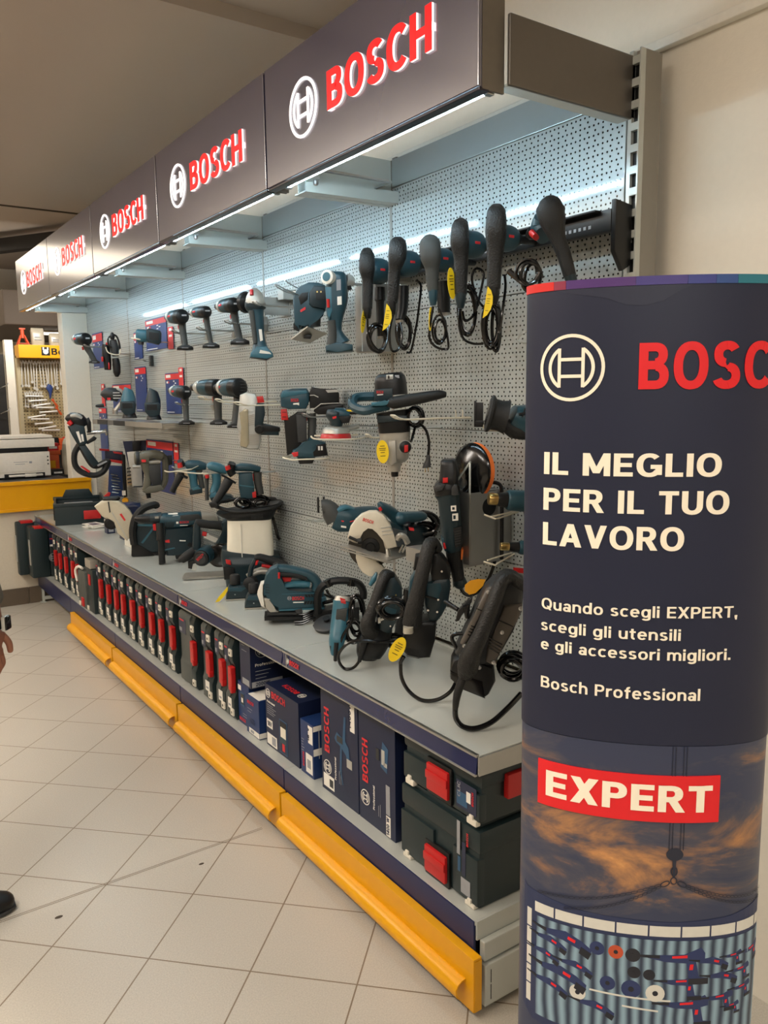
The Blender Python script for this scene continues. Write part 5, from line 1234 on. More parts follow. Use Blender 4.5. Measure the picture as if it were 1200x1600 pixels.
# steel holder beside it
t = thing('tool_holder', 'bent steel holder bracket beside the pale angle grinder', 'bracket', (0, 1.80, 1.90))
mb = MB().m(SHEET); mb.slab(-.006, -.001, -.05, .05, -.05, .05); mb.slab(-.12, -.002, .02, .023, -.035, .03); mb.slab(-.12, -.002, -.043, -.04, -.05, .02); mb.slab(-.122, -.118, -.043, .023, -.04, .025); mb.build('bracket_body', t, 0)
mb = MB().m(SHEET); mb.slab(-.06, -.001, -.10, -.05, .01, .05); mb.build('side_tab', t, 0)
mb = MB().m(SHEET); mb.slab(-.02, -.0005, .12, .15, -.03, .035, .003); mb.build('small_plate', t, 0)

# ---- cordless jigsaw
t = Tool('cordless_jigsaw', 'teal cordless jigsaw without battery hanging on a wire loop near the top', 'power tool', 'd2', (740, 500), X=-.13)
t.p('body', TEAL).prof([(590, 420), (605, 370), (655, 300), (740, 262), (830, 265), (895, 290), (900, 505), (860, 520), (800, 590), (780, 665), (720, 670), (690, 610), (640, 690), (600, 640)], -.03, .045, .010)
t.p('handle_gap', BLK).prof([(640, 400), (672, 360), (735, 352), (725, 420), (660, 470)], -.0335, .02, .004)
t.p('battery_bay', TEALD).prof([(745, 355), (790, 300), (900, 305), (900, 510), (770, 490), (740, 460)], -.046, .0, .008)
t.sp('socket', BLK).prof([(800, 345), (890, 345), (890, 425), (805, 430)], -.0475, -.044, 0)
t.m(GOLD).prof([(810, 350), (822, 350), (822, 362), (810, 362)], -.0485, -.047, 0).prof([(845, 350), (856, 350), (856, 362), (845, 362)], -.0485, -.047, 0)
t.sp('badge', REDC).prof([(655, 515), (705, 485), (705, 510), (660, 535)], -.0335, -.03, 0)
t.p('front_boot', RUB).prof([(585, 640), (600, 610), (635, 640), (640, 700), (590, 680)], -.02, .03, .006)
t.p('motor_neck', RUB).loft([(770, 600, 75, .03), (775, 660, 65, .03)])
t.p('base_plate', ZINC).plate([(565, 780, -.02), (720, 672, -.05), (905, 712, .06), (740, 795, .09)], .004)
t.m(BLK).prof([(690, 735), (760, 735), (745, 770), (680, 765)], -.01, .03, .002)
t.p('wire_loop', STEEL).tube([(700, 370, .0), (560, 345, -.03), (450, 300, -.06), (440, 315, -.07), (540, 360, -.05), (690, 380, -.02)], .0022).tube([(690, 320, .03), (600, 290, .0), (520, 250, -.03)], .0022)
t.done()
# ---- multi tool
t = Tool('multi_tool', 'teal cordless multi tool hanging upright with white round hub', 'power tool', 'd2', (1000, 560), X=-.17)
t.p('body', TEAL).loft([(1000, 168, 70, .026), (1000, 200, 92, .034), (1005, 300, 100, .038), (1005, 420, 98, .038), (985, 520, 90, .036), (985, 620, 62, .030), (985, 700, 58, .028), (1000, 760, 75, .03), (1020, 820, 105, .036)], 3.2)
t.p('hub_ring', WHITE).lathe((918, 225, -.040), (-.5, -.86, .05), [(-.02, .023), (.004, .024), (.006, .017), (.0061, .001)], 24)
t.sp('hub', TEALL).lathe((918, 225, -.040), (-.5, -.86, .05), [(.0, .017), (.0075, .015)], 20)
t.p('switch', RED).loft([(920, 420, 16, .008, -.036), (922, 495, 14, .008, -.034)])
t.sp('switch_plate', TEALL).prof([(895, 310), (955, 310), (958, 520), (930, 600), (910, 560)], -.0365, -.02, .004)
t.p('grip', RUBG).loft([(948, 610, 40, .026, -.012), (955, 720, 42, .026, -.012), (945, 830, 52, .03, -.010)], 3)
t.p('print_panel', WHT).prof([(1005, 400), (1045, 395), (1045, 470), (1005, 475)], -.0395, -.037, 0)
t.m(GREY).prof([(1000, 250), (1040, 245), (1040, 340), (1000, 345)], -.0393, -.037, 0)
t.p('battery_foot', TEAL).prof([(888, 840), (1000, 810), (1140, 830), (1142, 890), (1000, 900), (888, 895)], -.045, .045, .006)
t.p('blade_head', SILV).lathe((1085, 235, .01), (.8, .3, -.15), [(0, .024), (.018, .022), (.03, .015)], 18)
t.m(BLK).prof([(1095, 300), (1120, 240), (1145, 320), (1110, 330)], .0, .012, .001)
t.m(STEEL).rod((1125, 260, .01), (1190, 125, .02), 4, 2, 6)
t.done()
t = thing('sheet_holder', 'tall folded grey steel holder beside the hanging multi tool', 'holder', (0, 1.03, 1.776))
mb = MB().m(SHEET); mb.slab(-.09, -.001, -.065, -.0625, -.115, .11); mb.slab(-.09, -.001, .0625, .065, -.115, .11); mb.slab(-.0925, -.09, -.065, .065, -.115, .11); mb.slab(-.09, -.001, -.065, .065, -.118, -.115); mb.build('folded_sheet', t, 0)
mb = MB().m(SHG); mb.slab(-.0935, -.0925, .02, .024, -.115, .11); mb.build('fold_edge', t, 0)

# ---- corded drills along the black bar
t = thing('mounting_bar', 'black slotted bar across the top holding the row of corded drills', 'bar', (-.05, 0.45, 1.915))
mb = MB().m(BLK); mb.slab(-.014, .012, -.462, .50, -.022, .03, .003); mb.slab(-.035, .012, -.43, .50, .024, .030, .002); mb.build('bar', t)
mb = MB().m(GREY)
for i in range(26): mb.slab(-.0145, -.0138, -.40 + i * .016, -.392 + i * .016, -.008, .0)
mb.build('slot_row', t, 0)
mb = MB().m(BLK); mb.prof([(-.012, .05), (.048, .042), (.048, -.10), (.02, -.115), (-.012, -.07)], -.475, -.46, .003); mb.build('end_bracket', t)
mb = MB().m(WHITE); mb.slab(.03, .062, -.466, -.45, -.045, -.02, .002); mb.build('end_clip', t)
mb = MB().m(SHEET); mb.slab(-.002, .049, .44, .50, -.03, .03); mb.build('wall_tab', t, 0)
def corded_drill(crop, at, label, X, grip, body, bodyr, gl, coll=None, cap=None, tagp=None, side=None, coils=(), cuff=None, cuffm=None, blen=.115, htag=None, gm=None):
    t = Tool('corded_drill', label, 'power tool', crop, at, X=X, group='corded drills hanging on the black bar')
    r = t.r(bodyr)
    ax = t.wx + Vector((0, 0, .04)); r *= 1.08
    t.p('motor_body', TEAL).lathe(body, ax, [(-.03, r * .55), (-.022, r * .82), (-.005, r), (.03, r * 1.02), (.045, r * .9), (.05, r * .6)], 26)
    t.m(BLK).lathe(body, ax, [(.05, r * .62), (.066, r * .5), (.07, r * .36), (blen + .03, r * .34)], 18)
    t.sp('badge', REDC).mb.box(t.P(*body) + t.wx * .012 - t.wy * (r * .97), (.018, .004, .007), Matrix.Rotation(math.atan2(t.wx.y, t.wx.x), 3, 'Z'), .001)
    t.p('rear_grip', gm or STUD).loft([(grip[0][0], grip[0][1] - 6, grip[0][2] * .8, .02, .004)] + [(q[0], q[1], (grip[1][2] * .98 if i == 0 else q[2] * 1.08), *q[3:]) for i, q in enumerate(grip)], 3.0, 20)
    if cap: t.m(TEALL if cap[4] else DGRY).loft([(cap[0], cap[1], cap[2] * .7, .024, .012), (cap[0], cap[1] + cap[3] * .4, cap[2], .032, .012), (cap[0], cap[1] + cap[3], cap[2] * 1.02, .034, .012)], 2.6)
    g = grip[-1]
    if cuff:
        t.p('cord_cuff', cuffm or TEALD).loft([(g[0], g[1] - 8, g[2] * .98, .021), (g[0] + cuff[0] * .4, g[1] + cuff[1] * .5, g[2] * .88, .02), (g[0] + cuff[0], g[1] + cuff[1], g[2] * .5, .012)], 2.6)
    t.p('trigger', RED).mb.box(t.P(g[0], grip[2][1], .0) + t.wx * .03, (.012, .014, .03), None, .003)
    if side:
        t.p('side_handle', BLK).loft(side, 2.2, 14); q = side[-1]
        t.m(STEEL).rod((q[0], q[1] - 2, q[4]), (q[0] + 2, q[1] + 26, q[4]), q[2] * 1.0, q[2] * .9, 14)
    for i, c_ in enumerate(coils):
        t.p('power_cord', BLKS)
        if len(c_) and isinstance(c_[0], tuple): t.tube(c_, .0036)
        else: t.coil(*c_)
    if tagp: t.tag(*tagp)
    if htag:
        t.p('hang_tag', YELL).prof(htag, -.0260, -.0250, 0); (x0, y0), (x1, y1) = htag[0], htag[-1]; t.m(YTXT)
        for f in (.25, .38, .45, .52, .75): t.prof([(x0 + (x1 - x0) * f + 12, y0 + (y1 - y0) * f), (x0 + (x1 - x0) * f + 46, y0 + (y1 - y0) * f + 3), (x0 + (x1 - x0) * f + 46, y0 + (y1 - y0) * f + 9), (x0 + (x1 - x0) * f + 12, y0 + (y1 - y0) * f + 6)], -.0264, -.026, 0)
    return t.done()
corded_drill('d3', (165, 620), 'corded drill with smooth grip, lowest at the far end of the black bar', -.21,
    [(165, 478, 62, .022, .01), (165, 540, 80, .028, .0), (162, 640, 82, .03, -.005), (168, 740, 58, .024, 0), (165, 900, 54, .021, 0), (160, 1045, 50, .02, 0)],
    (225, 640, .02), 128, 0, cuff=(6, 105), cuffm=BLK, tagp=(115, 1180, 42, 130, 12, -.01, None, 1.0), side=[(305, 790, 58, .018, .07), (305, 930, 62, .019, .07), (305, 955, 46, .014, .07), (308, 1320, 40, .012, .07)],
    coils=[[(160, 1150, 0), (165, 1290, 0), (215, 1420, .01), (300, 1490, .02), (370, 1400, .03), (385, 1250, .05), (350, 1150, .06)], (275, 1350, 100, 150, 5, .05, .0034, .2, 3)])
corded_drill('d3', (470, 640), 'corded drill with chevron grip and half-round yellow tag, second on the black bar', -.215,
    [(500, 370, 70, .024, .012), (500, 420, 92, .03, .0), (490, 520, 92, .031, -.006), (462, 640, 62, .025, 0), (450, 800, 62, .022, 0), (432, 980, 50, .02, 0)],
    (545, 560, .02), 128, 0, cap=(510, 352, 80, 50, 0), cuff=(5, 130), cuffm=BLK, htag=[(372, 1000), (400, 1030), (425, 1090), (428, 1150), (408, 1210), (370, 1255), (325, 1285)], side=[(560, 780, 62, .02, .06), (550, 1000, 62, .02, .06), (520, 1150, 55, .018, .055)],
    coils=[[(440, 1110, 0), (400, 1300, .0), (420, 1480, .01), (500, 1470, .02), (540, 1330, .03), (520, 1180, .04)], (560, 1280, 80, 190, 6, .06, .0034, .1, 5), [(700, 700, .1), (760, 760, .1), (735, 1000, .1), (715, 1150, .1), (695, 1250, .1), (680, 1330, .1), (640, 1480, .1), (590, 1490, .1)]])
corded_drill('d3', (865, 600), 'corded drill with grey chevron grip and blue cord cuff, third on the black bar', -.215,
    [(850, 350, 75, .024, .012), (850, 410, 108, .031, 0), (860, 520, 105, .031, -.004), (870, 620, 72, .025, 0), (872, 740, 62, .022, 0), (882, 860, 56, .02, 0)],
    (905, 520, .02), 118, 0, cap=(855, 318, 90, 40, 1), cuff=(0, 150), cuffm=TEAL, tagp=(850, 1150, 20, 130, 2, .0, None, .6), side=[(985, 720, 72, .022, .08), (1000, 900, 75, .022, .08), (1005, 1060, 72, .022, .08)], gm=RUBG,
    coils=[[(880, 1020, 0), (850, 1200, 0), (840, 1350, .01), (900, 1440, .01), (1000, 1470, .02), (1050, 1440, .02), (1010, 1200, .02), (940, 1040, .01)], (950, 1260, 75, 150, 4, .03, .0034, .15, 8)])
corded_drill('d4', (400, 600), 'corded drill with white and yellow tag round its grip, fourth on the black bar', -.215,
    [(395, 305, 75, .024, .012), (390, 370, 88, .03, 0), (390, 480, 92, .031, -.004), (402, 620, 70, .025, 0), (400, 800, 66, .022, 0), (400, 985, 60, .02, 0)],
    (450, 470, .025), 130, 0, cap=(395, 285, 82, 50, 0), cuff=(0, 140), cuffm=TEALD, tagp=(305, 880, 52, 160, -6, -.015, None, .7),
    coils=[[(390, 1130, 0), (385, 1300, 0), (430, 1430, .01), (530, 1480, .02), (640, 1480, .03)], (480, 1150, 90, 260, 4, .03, .0036, .1, 9), [(420, 1150, .01), (450, 1250, .01), (550, 1160, .03), (620, 900, .05), (640, 740, .06), (560, 690, .07), (520, 800, .07), (580, 1000, .07), (650, 1100, .06)]])
corded_drill('d4', (755, 500), 'corded drill hanging highest, with half-round yellow tag near the totem', -.215,
    [(768, 165, 78, .024, .012), (768, 230, 96, .03, 0), (765, 360, 104, .032, -.004), (760, 520, 84, .027, 0), (752, 700, 72, .022, 0), (745, 920, 66, .02, 0)],
    (800, 400, .025), 125, 0, cap=(768, 158, 84, 40, 0), cuff=(10, 160), cuffm=BLK, htag=[(684, 908), (720, 950), (738, 1010), (736, 1080), (716, 1140), (680, 1195), (635, 1226)],
    coils=[(720, 1280, 85, 230, 6, .02, .0038, .15, 12), (770, 1290, 45, 240, 4, .03, .0036, .1, 13), [(860, 760, .05), (870, 900, .03), (840, 1150, .0), (815, 1330, .0), (795, 1370, .0)]])
t = Tool('corded_drill', 'corded drill tilted sideways at the near end of the bar, above the totem', 'power tool', 'd4', (1330, 400), X=-.2, group='corded drills hanging on the black bar')
t.p('rear_grip', RUB).loft([(1350, 75, 90, .026, .01), (1330, 140, 150, .032, 0), (1360, 260, 130, .034, 0), (1410, 420, 82, .027, 0), (1480, 600, 72, .024, 0), (1540, 800, 66, .022, 0)], 2.6, 18)
t.p('motor_body', TEAL).loft([(1250, 170, 90, .03, .04), (1230, 260, 110, .034, .05), (1260, 350, 80, .03, .04)], 2.6)
t.sp('red_ring', RED).loft([(1140, 330, 34, .012, .03), (1185, 380, 30, .012, .02)])
t.p('chuck', BLK).loft([(1140, 240, 40, .02, .09), (1110, 290, 46, .02, .10), (1160, 300, 36, .02, .1)])
t.p('cord_cuff', TEALD).loft([(1535, 780, 66, .022), (1590, 940, 50, .016)])
t.p('power_cord', BLKS).coil(1120, 770, 120, 130, 3, -.03, .004, .15, 21).coil(1150, 800, 90, 150, 2, -.01, .004, .1, 22)
t.tube([(900, 690, .06), (1000, 780, .04), (1120, 880, .02), (1180, 940, .02)], .008)
t.done()
t = Tool('wire_loop_hook', 'bent grey wire hook end sticking out beside the totem edge', 'hook', 'd4', (1000, 1450), X=-.10)
t.p('wire', SHG).tube([(1180, 1350, .06), (1080, 1390, .0), (1010, 1430, 0), (995, 1480, 0), (1050, 1500, 0), (1180, 1500, .06)], .003).done()

# ---- second row
t = Tool('work_light', 'silver faced cordless worklight with red clip hanging on a cream wire', 'lamp', 'c6', (1010, 600), X=-.22)
t.p('lamp_head', SILV).prof([(925, 480), (940, 345), (1000, 320), (1085, 340), (1120, 430), (1120, 780), (1095, 850), (1000, 850), (925, 820), (915, 700), (930, 640)], -.03, .04, .012)
t.p('lens', mat('lamp_lens', (176, 166, 140), .18, .3, bump=.3, bscale=60)).prof([(930, 510), (985, 470), (1010, 480), (1010, 790), (985, 830), (925, 815), (940, 640)], -.036, -.02, .004)
t.p('grille', ZINC)
for i in range(6): t.prof([(1012, 535 + i * 17), (1062, 520 + i * 18), (1062, 528 + i * 18), (1012, 544 + i * 17)], -.034, -.028, 0)
for i in range(6): t.prof([(1002, 710 + i * 17), (1100, 705 + i * 18), (1100, 714 + i * 18), (1002, 719 + i * 17)], -.034, -.028, 0)
t.p('side_body', TEALD).prof([(1075, 440), (1095, 420), (1160, 425), (1165, 520), (1140, 620), (1120, 650), (1062, 640)], -.034, .05, .006)
t.p('clip', RED).prof([(1092, 362), (1150, 356), (1162, 415), (1100, 420)], -.038, .0, .003)
t.p('pivot', BLK).lathe((1108, 662, -.034), (0, -1, 0), [(0, .020), (.008, .019), (.009, .013), (.003, .012)], 22)
t.p('arm', TEALD).prof([(1105, 620), (1140, 610), (1290, 645), (1290, 725), (1120, 720), (1090, 690)], -.02, .04, .006)
t.m(BLK).prof([(1130, 622), (1300, 650), (1300, 690), (1140, 680)], -.024, -.015, .003)
t.done()
t = Tool('nail_gun', 'teal and black cordless nail gun with red latch in a wire basket', 'power tool', 'd5', (660, 560), X=-.15)
t.p('body', TEAL).prof([(440, 230), (465, 195), (560, 178), (700, 175), (722, 215), (722, 300), (690, 372), (520, 375), (445, 350)], -.045, .045, .010)
t.sp('top_stripe', TEALL).prof([(450, 240), (470, 205), (690, 195), (710, 225), (650, 232), (490, 262), (455, 262)], -.0462, -.03, .002)
t.sp('brand_badge', REDC).text('BOSCH', 545, 303, -.0455, 30, 70).m(WHT).prof([(565, 318), (622, 312), (622, 340), (600, 330), (565, 332)], -.0458, -.045, 0)
t.p('magazine_head', BLK).prof([(722, 225), (745, 160), (770, 165), (790, 195), (990, 180), (1012, 230), (1012, 320), (850, 325), (790, 372), (725, 376)], -.042, .045, .008)
t.sp('silver_lines', SILV).prof([(726, 240), (770, 238), (810, 258), (808, 266), (766, 246), (726, 248)], -.0428, -.041, 0).prof([(730, 368), (770, 366), (830, 322), (1008, 316), (1008, 324), (834, 330), (774, 375), (730, 377)], -.0428, -.041, 0).prof([(880, 195), (990, 190), (1005, 215), (900, 220)], -.0428, -.041, 0)
t.p('rear_body', BLK).prof([(790, 330), (1020, 325), (1050, 330), (1050, 370), (900, 430), (800, 430), (760, 400)], -.035, .04, .006)
t.p('nose_latch', RED).prof([(443, 375), (500, 372), (515, 480), (445, 480)], -.03, .02, .004)
t.sp('latch_ribs', BLK).prof([(455, 400), (495, 400), (495, 406), (455, 406)], -.031, -.029, 0).prof([(455, 445), (495, 445), (495, 451), (455, 451)], -.031, -.029, 0)
t.p('magazine', BLK).prof([(470, 480), (520, 470), (600, 400), (690, 400), (690, 430), (640, 700), (560, 800), (490, 825)], -.025, .03, .005)
t.m(DGRY).prof([(590, 430), (690, 420), (690, 690), (600, 700)], -.029, .02, .004)
t.p('grip', RUBG).loft([(735, 420, 48, .024), (745, 520, 42, .022), (738, 600, 40, .021), (740, 680, 44, .022)])
t.sp('trigger', RED).prof([(672, 435), (698, 430), (695, 495), (678, 495)], -.012, .012, .003)
t.p('battery_mount', TEAL).prof([(545, 770), (580, 755), (690, 700), (715, 650), (770, 680), (870, 700), (890, 830), (740, 845), (600, 850), (540, 810)], -.042, .042, .008)
t.sp('battery_socket', BLK).prof([(780, 720), (870, 712), (885, 825), (750, 835), (745, 790), (778, 770)], -.0435, -.03, .002).m(WHT).prof([(795, 735), (812, 735), (812, 775), (795, 775)], -.0445, -.043, 0).prof([(822, 735), (840, 735), (840, 775), (822, 775)], -.0445, -.043, 0)
t.sp('badge', REDC).prof([(535, 795), (600, 785), (600, 825), (560, 838)], -.044, -.04, .001)
t.p('battery_base', BLK).prof([(590, 855), (765, 850), (740, 905), (610, 910)], -.035, .035, .004)
t.p('wire_basket', CREAM).tube([(890, 800, .05), (895, 850, .02), (880, 855, -.05), (620, 858, -.06), (540, 862, -.05), (450, 840, -.03), (520, 850, .03)], .003)
t.done()
t = Tool('orbital_sander', 'small teal orbital sander with red pad on a wire shelf', 'power tool', 'd5', (985, 560), X=-.17)
t.p('body', TEALD).loft([(960, 375, 60, .025), (965, 420, 85, .036), (985, 480, 72, .034), (980, 540, 60, .032)], 2.5)
t.p('rear_body', TEAL).loft([(960, 400, 40, .03), (1040, 430, 70, .032), (1110, 450, 50, .028)], 2.6)
t.m(BLK).prof([(1000, 440), (1130, 440), (1110, 510), (1040, 515)], -.036, .02, .006)
t.sp('badge', REDC).prof([(945, 450), (985, 440), (985, 462), (950, 470)], -.0365, -.03, 0)
t.p('skirt', ZINC).lathe((975, 545, 0), (0, 0, -1), [(0, .034), (.010, .046), (.024, .049), (.026, .046)], 26)
t.p('sanding_pad', RED).lathe((975, 620, 0), (0, 0, -1), [(-.002, .050), (.004, .054), (.015, .056), (.017, .053)], 28)
t.p('dust_pipe', SILV).rod((1080, 580, .01), (1200, 545, .03), 34, 26)
t.p('switch_strip', YELL).prof([(1040, 388), (1180, 378), (1250, 395), (1250, 405), (1180, 398), (1060, 402)], -.02, .02, .002)
t.m(BLK).prof([(1100, 405), (1330, 412), (1330, 428), (1120, 430)], -.015, .015, .004)
t.p('wire_shelf', CREAM).tube([(735, 632, -.05), (800, 660, -.06), (1140, 665, -.05), (1300, 660, .09)], .003).tube([(760, 640, .05), (1200, 640, .09)], .003)
t.done()
wire_hook(0.97, 1.362, -.12, 'cream wire shelf rail with upright pegs beside the orbital sander', .02, tags=5)

# ---- mixer
t = Tool('paddle_mixer', 'two-handled grey and teal paddle mixer with round yellow tag', 'power tool', 'd6', (480, 520), X=-.19)
t.p('motor_cap', BLK).loft([(465, 95, 120, .050), (468, 130, 155, .062), (470, 175, 165, .066), (475, 250, 168, .068), (480, 320, 170, .068)], 3.0, 24)
t.m(SILV).prof([(430, 115), (500, 112), (500, 160), (425, 165)], -.066, -.05, .003).m(BLKS).prof([(445, 122), (462, 122), (462, 155), (445, 155)], -.068, -.06, .002).m(GREY).prof([(515, 118), (560, 118), (565, 150), (515, 155)], -.062, -.04, .003)
t.p('motor_housing', TEALD).prof([(305, 262), (495, 245), (495, 375), (305, 380)], -.072, -.02, .006)
t.sp('brand_badge', REDC).text('BOSCH', 330, 300, -.0725, 26, 68).m(WHT).prof([(336, 310), (396, 306), (396, 316), (336, 320)], -.0727, -.072, 0)
t.p('frame_handle', TEAL).tube([(300, 330, -.0), (150, 335, -.01), (85, 365, -.03), (95, 430, -.06), (200, 470, -.085), (330, 445, -.085), (450, 420, -.08)], t.r(48))
t.m(TEALL).prof([(275, 390), (420, 385), (470, 360), (460, 400), (410, 425), (280, 425)], -.112, -.08, .006)
t.p('grip', RUB).loft([(455, 400, 30, .022, -.085), (500, 395, 62, .028, -.09), (650, 370, 62, .028, -.10), (800, 345, 56, .026, -.11), (950, 320, 46, .022, -.115), (1020, 320, 26, .014, -.115)], 2.4, 16)
t.p('grip', RUB).loft([(70, 345, 20, .016, -.02), (80, 390, 32, .022, -.03), (110, 440, 34, .022, -.05)], 2.4)
t.p('collar', BLK).loft([(490, 480, 175, .068), (500, 560, 172, .066), (505, 640, 168, .064), (508, 700, 165, .063)], 4.0, 24)
t.m(TEALD).prof([(330, 520), (640, 520), (640, 580), (335, 600)], -.070, .0, .008)
t.p('gear_housing', ZINC).loft([(510, 695, 165, .062), (510, 760, 160, .062), (508, 860, 158, .060), (505, 960, 150, .056), (500, 1010, 95, .036), (500, 1050, 72, .028), (500, 1110, 66, .026)], 3.6, 24)
t.m(ZINC).prof([(440, 780), (520, 770), (530, 1000), (470, 1040), (440, 1000)], -.072, -.03, .008)
t.p('speed_dial', BLK).lathe((615, 845, -.062), (.25, -.96, 0), [(-.012, .0195), (.004, .0185), (.006, .016)], 26)
t.m(SILV).lathe((615, 845, -.060), (.25, -.96, 0), [(-.012, .0215), (.001, .0212)], 26)
t.sp('dial_mark', RED).prof([(605, 825), (645, 820), (645, 890), (605, 900)], -.0715, -.066, .002)
t.p('spindle', BLK).loft([(505, 1105, 40, .017), (508, 1165, 38, .016)], 2, 14)
t.p('power_cord', BLKS).coil(720, 540, 80, 100, 5, -.05, .0042, .15, 31).tube([(720, 640, -.05), (690, 760, -.03), (680, 800, 0)], .0042).tube([(760, 600, -.06), (830, 680, -.05), (860, 800, -.05), (850, 960, -.05)], .0045)
t.sp('plug', DGRY).loft([(850, 930, 18, .008, -.05), (850, 985, 26, .010, -.05), (838, 1040, 40, .012, -.05), (838, 1060, 50, .012, -.05)]).m(GOLD).rod((820, 1060, -.05), (820, 1110, -.05), 4).rod((850, 1060, -.05), (850, 1100, -.05), 4)
t.tag(385, 885, 62, 118, -3, -.088)
t.done()
wire_hook(0.585, 1.435, -.28, 'cream wire hook with two pegs passing under the mixer grip', .02, tags=2)
wire_hook(0.30, 1.408, -.17, 'long cream wire hook under the nose of the reciprocating saw by the totem', .03)

# ---- reciprocating saw by the totem
t = Tool('reciprocating_saw', 'teal reciprocating saw with flared black nose, half behind the totem', 'power tool', 'd7', (900, 330), X=-.12)
t.p('nose_boot', RUB).lathe((690, 300, -.03), (.96, .1, -.22), [(0, .040), (.004, .0495), (.010, .049), (.016, .041), (.034, .040), (.046, .043), (.052, .045)], 26)
t.m(BLKS).lathe((690, 300, -.03), (.96, .1, -.22), [(-.0005, .034), (.003, .034)], 22)
t.p('blade_shoe', BLK).box((560, 310, .02), (.006, .02, .07), None, .002).box((600, 320, .02), (.022, .016, .066), None, .002).box((600, 400, .02), (.026, .02, .012), None, .002)
t.p('body', TEAL).loft([(925, 325, 105, .046, 0), (1050, 380, 165, .05, .01), (1250, 430, 160, .05, .04), (1450, 440, 120, .045, .08)], 2.6, 20)
t.m(BLK).prof([(1000, 300), (1110, 285), (1110, 300), (1000, 322)], -.05, -.04, 0).prof([(1050, 255), (1065, 255), (1040, 340), (1028, 340)], -.051, -.04, 0)
t.p('under_body', RUB).loft([(850, 400, 60, .034), (950, 470, 90, .04), (1080, 500, 75, .044, .02)], 2.6)
t.done()
# ---- polisher with orange pad
t = Tool('polisher', 'long teal polisher hanging head up, black backing plate and orange foam pad', 'power tool', 'e1', (300, 520), X=-.2)
t.p('backing_plate', BLKS).lathe((505, -10, .055), t.wx * 1.0 + Vector((0, 0, 0)), [(-.022, .022), (-.018, .03), (-.012, .060), (0, .079), (.006, .081)], 36)
t.sp('pad', ORNG).lathe((505, -10, .055), t.wx, [(.0062, .079), (.020, .081), (.026, .076), (.030, .05)], 36)
t.p('head', BLK).loft([(270, -145, 60, .030), (272, -120, 82, .040), (280, -20, 96, .045), (275, 60, 100, .048), (275, 110, 96, .046)], 4.0, 18)
t.p('lock_button', RED).prof([(215, 30), (268, 28), (268, 80), (215, 85)], -.052, -.04, .003)
t.p('guard_collar', BLK).loft([(260, 95, 110, .05), (255, 150, 138, .054), (262, 205, 130, .053)], 3.2, 20)
t.m(DGRY).prof([(135, 130), (170, 88), (240, 95), (215, 155), (150, 170)], -.064, -.03, .006).prof([(300, 130), (330, 90), (360, 100), (380, 200), (300, 205)], -.06, -.03, .005)
t.p('body', TEALD).loft([(262, 200, 138, .053), (275, 260, 118, .050), (290, 420, 112, .047), (305, 600, 108, .045), (312, 720, 100, .042), (330, 800, 80, .036)], 3.2, 20)
t.sp('rating_plate', WHT).prof([(295, 312), (350, 308), (352, 365), (298, 368)], -.0515, -.048, 0).prof([(310, 395), (370, 388), (372, 460), (312, 465)], -.0505, -.046, 0).m(TEALD).prof([(310, 325), (335, 325), (335, 350), (310, 352)], -.0520, -.051, 0).prof([(320, 410), (345, 408), (345, 445), (322, 448)], -.051, -.05, 0)
t.sp('vent_panel', BLK).prof([(320, 540), (405, 520), (415, 700), (340, 750)], -.0475, -.04, .004)
for i in range(6): t.m(DGRY).prof([(335, 575 + i * 26), (398, 560 + i * 26), (398, 568 + i * 26), (335, 583 + i * 26)], -.0485, -.047, 0)
t.p('trigger_guard', TEAL).prof([(195, 650), (280, 645), (285, 690), (275, 780), (235, 790), (215, 740)], -.035, .02, .004)
t.sp('switch', RED).prof([(218, 700), (248, 695), (250, 760), (225, 765)], -.037, -.03, .002)
t.p('tail_grip', RUB).loft([(325, 760, 88, .036), (325, 850, 78, .032), (350, 950, 70, .03), (370, 1060, 66, .028), (378, 1120, 60, .026)], 2.6, 18)
t.m(ORNG).prof([(400, 770), (428, 780), (418, 880), (400, 890)], -.02, .02, .004)
t.p('tail_end', TEALD).loft([(380, 1105, 68, .028), (392, 1150, 78, .03), (395, 1175, 60, .026), (400, 1200, 28, .014)], 2.6)
t.p('power_cord', BLKS).tube([(395, 1185, 0), (430, 1250, 0), (500, 1285, .01), (600, 1250, .03), (700, 1150, .06), (770, 980, .09), (790, 800, .11), (800, 620, .12)], .0052)
t.done()
t = thing('pocket_holder', 'bent steel sheet pocket with round hole behind the polisher', 'holder', (0, .425, 1.12))
mb = MB().m(SHEET); mb.slab(-.16, -.001, .038, .041, -.105, .105); mb.slab(-.1625, -.16, -.035, .041, -.105, .105); mb.slab(-.16, -.001, -.038, -.035, -.105, .105); mb.slab(-.16, -.001, -.035, .038, -.107, -.105); mb.build('folded_sheet', t, 0)
mb = MB().m(BLK); mb.lathe((-.09, -.0381, .06), (0, -1, 0), [(0, .026), (.0008, .026)], 24); mb.build('round_hole', t)
mb = MB().m(SHG); mb.tube([(-.16, -.033, .10), (-.16, -.033, .19), (-.158, -.033, .195), (-.16, .03, .13), (-.16, .036, .10)], .003, 8, 1); mb.build('wire_brace', t)
mb = MB().m(BLK); mb.tube([(-.05, -.05, -.10), (-.05, -.05, .0), (-.05, -.048, .08), (-.04, -.03, .12), (-.06, -.0, .125), (-.07, .02, .10)], .006); mb.build('hanging_cord', t)
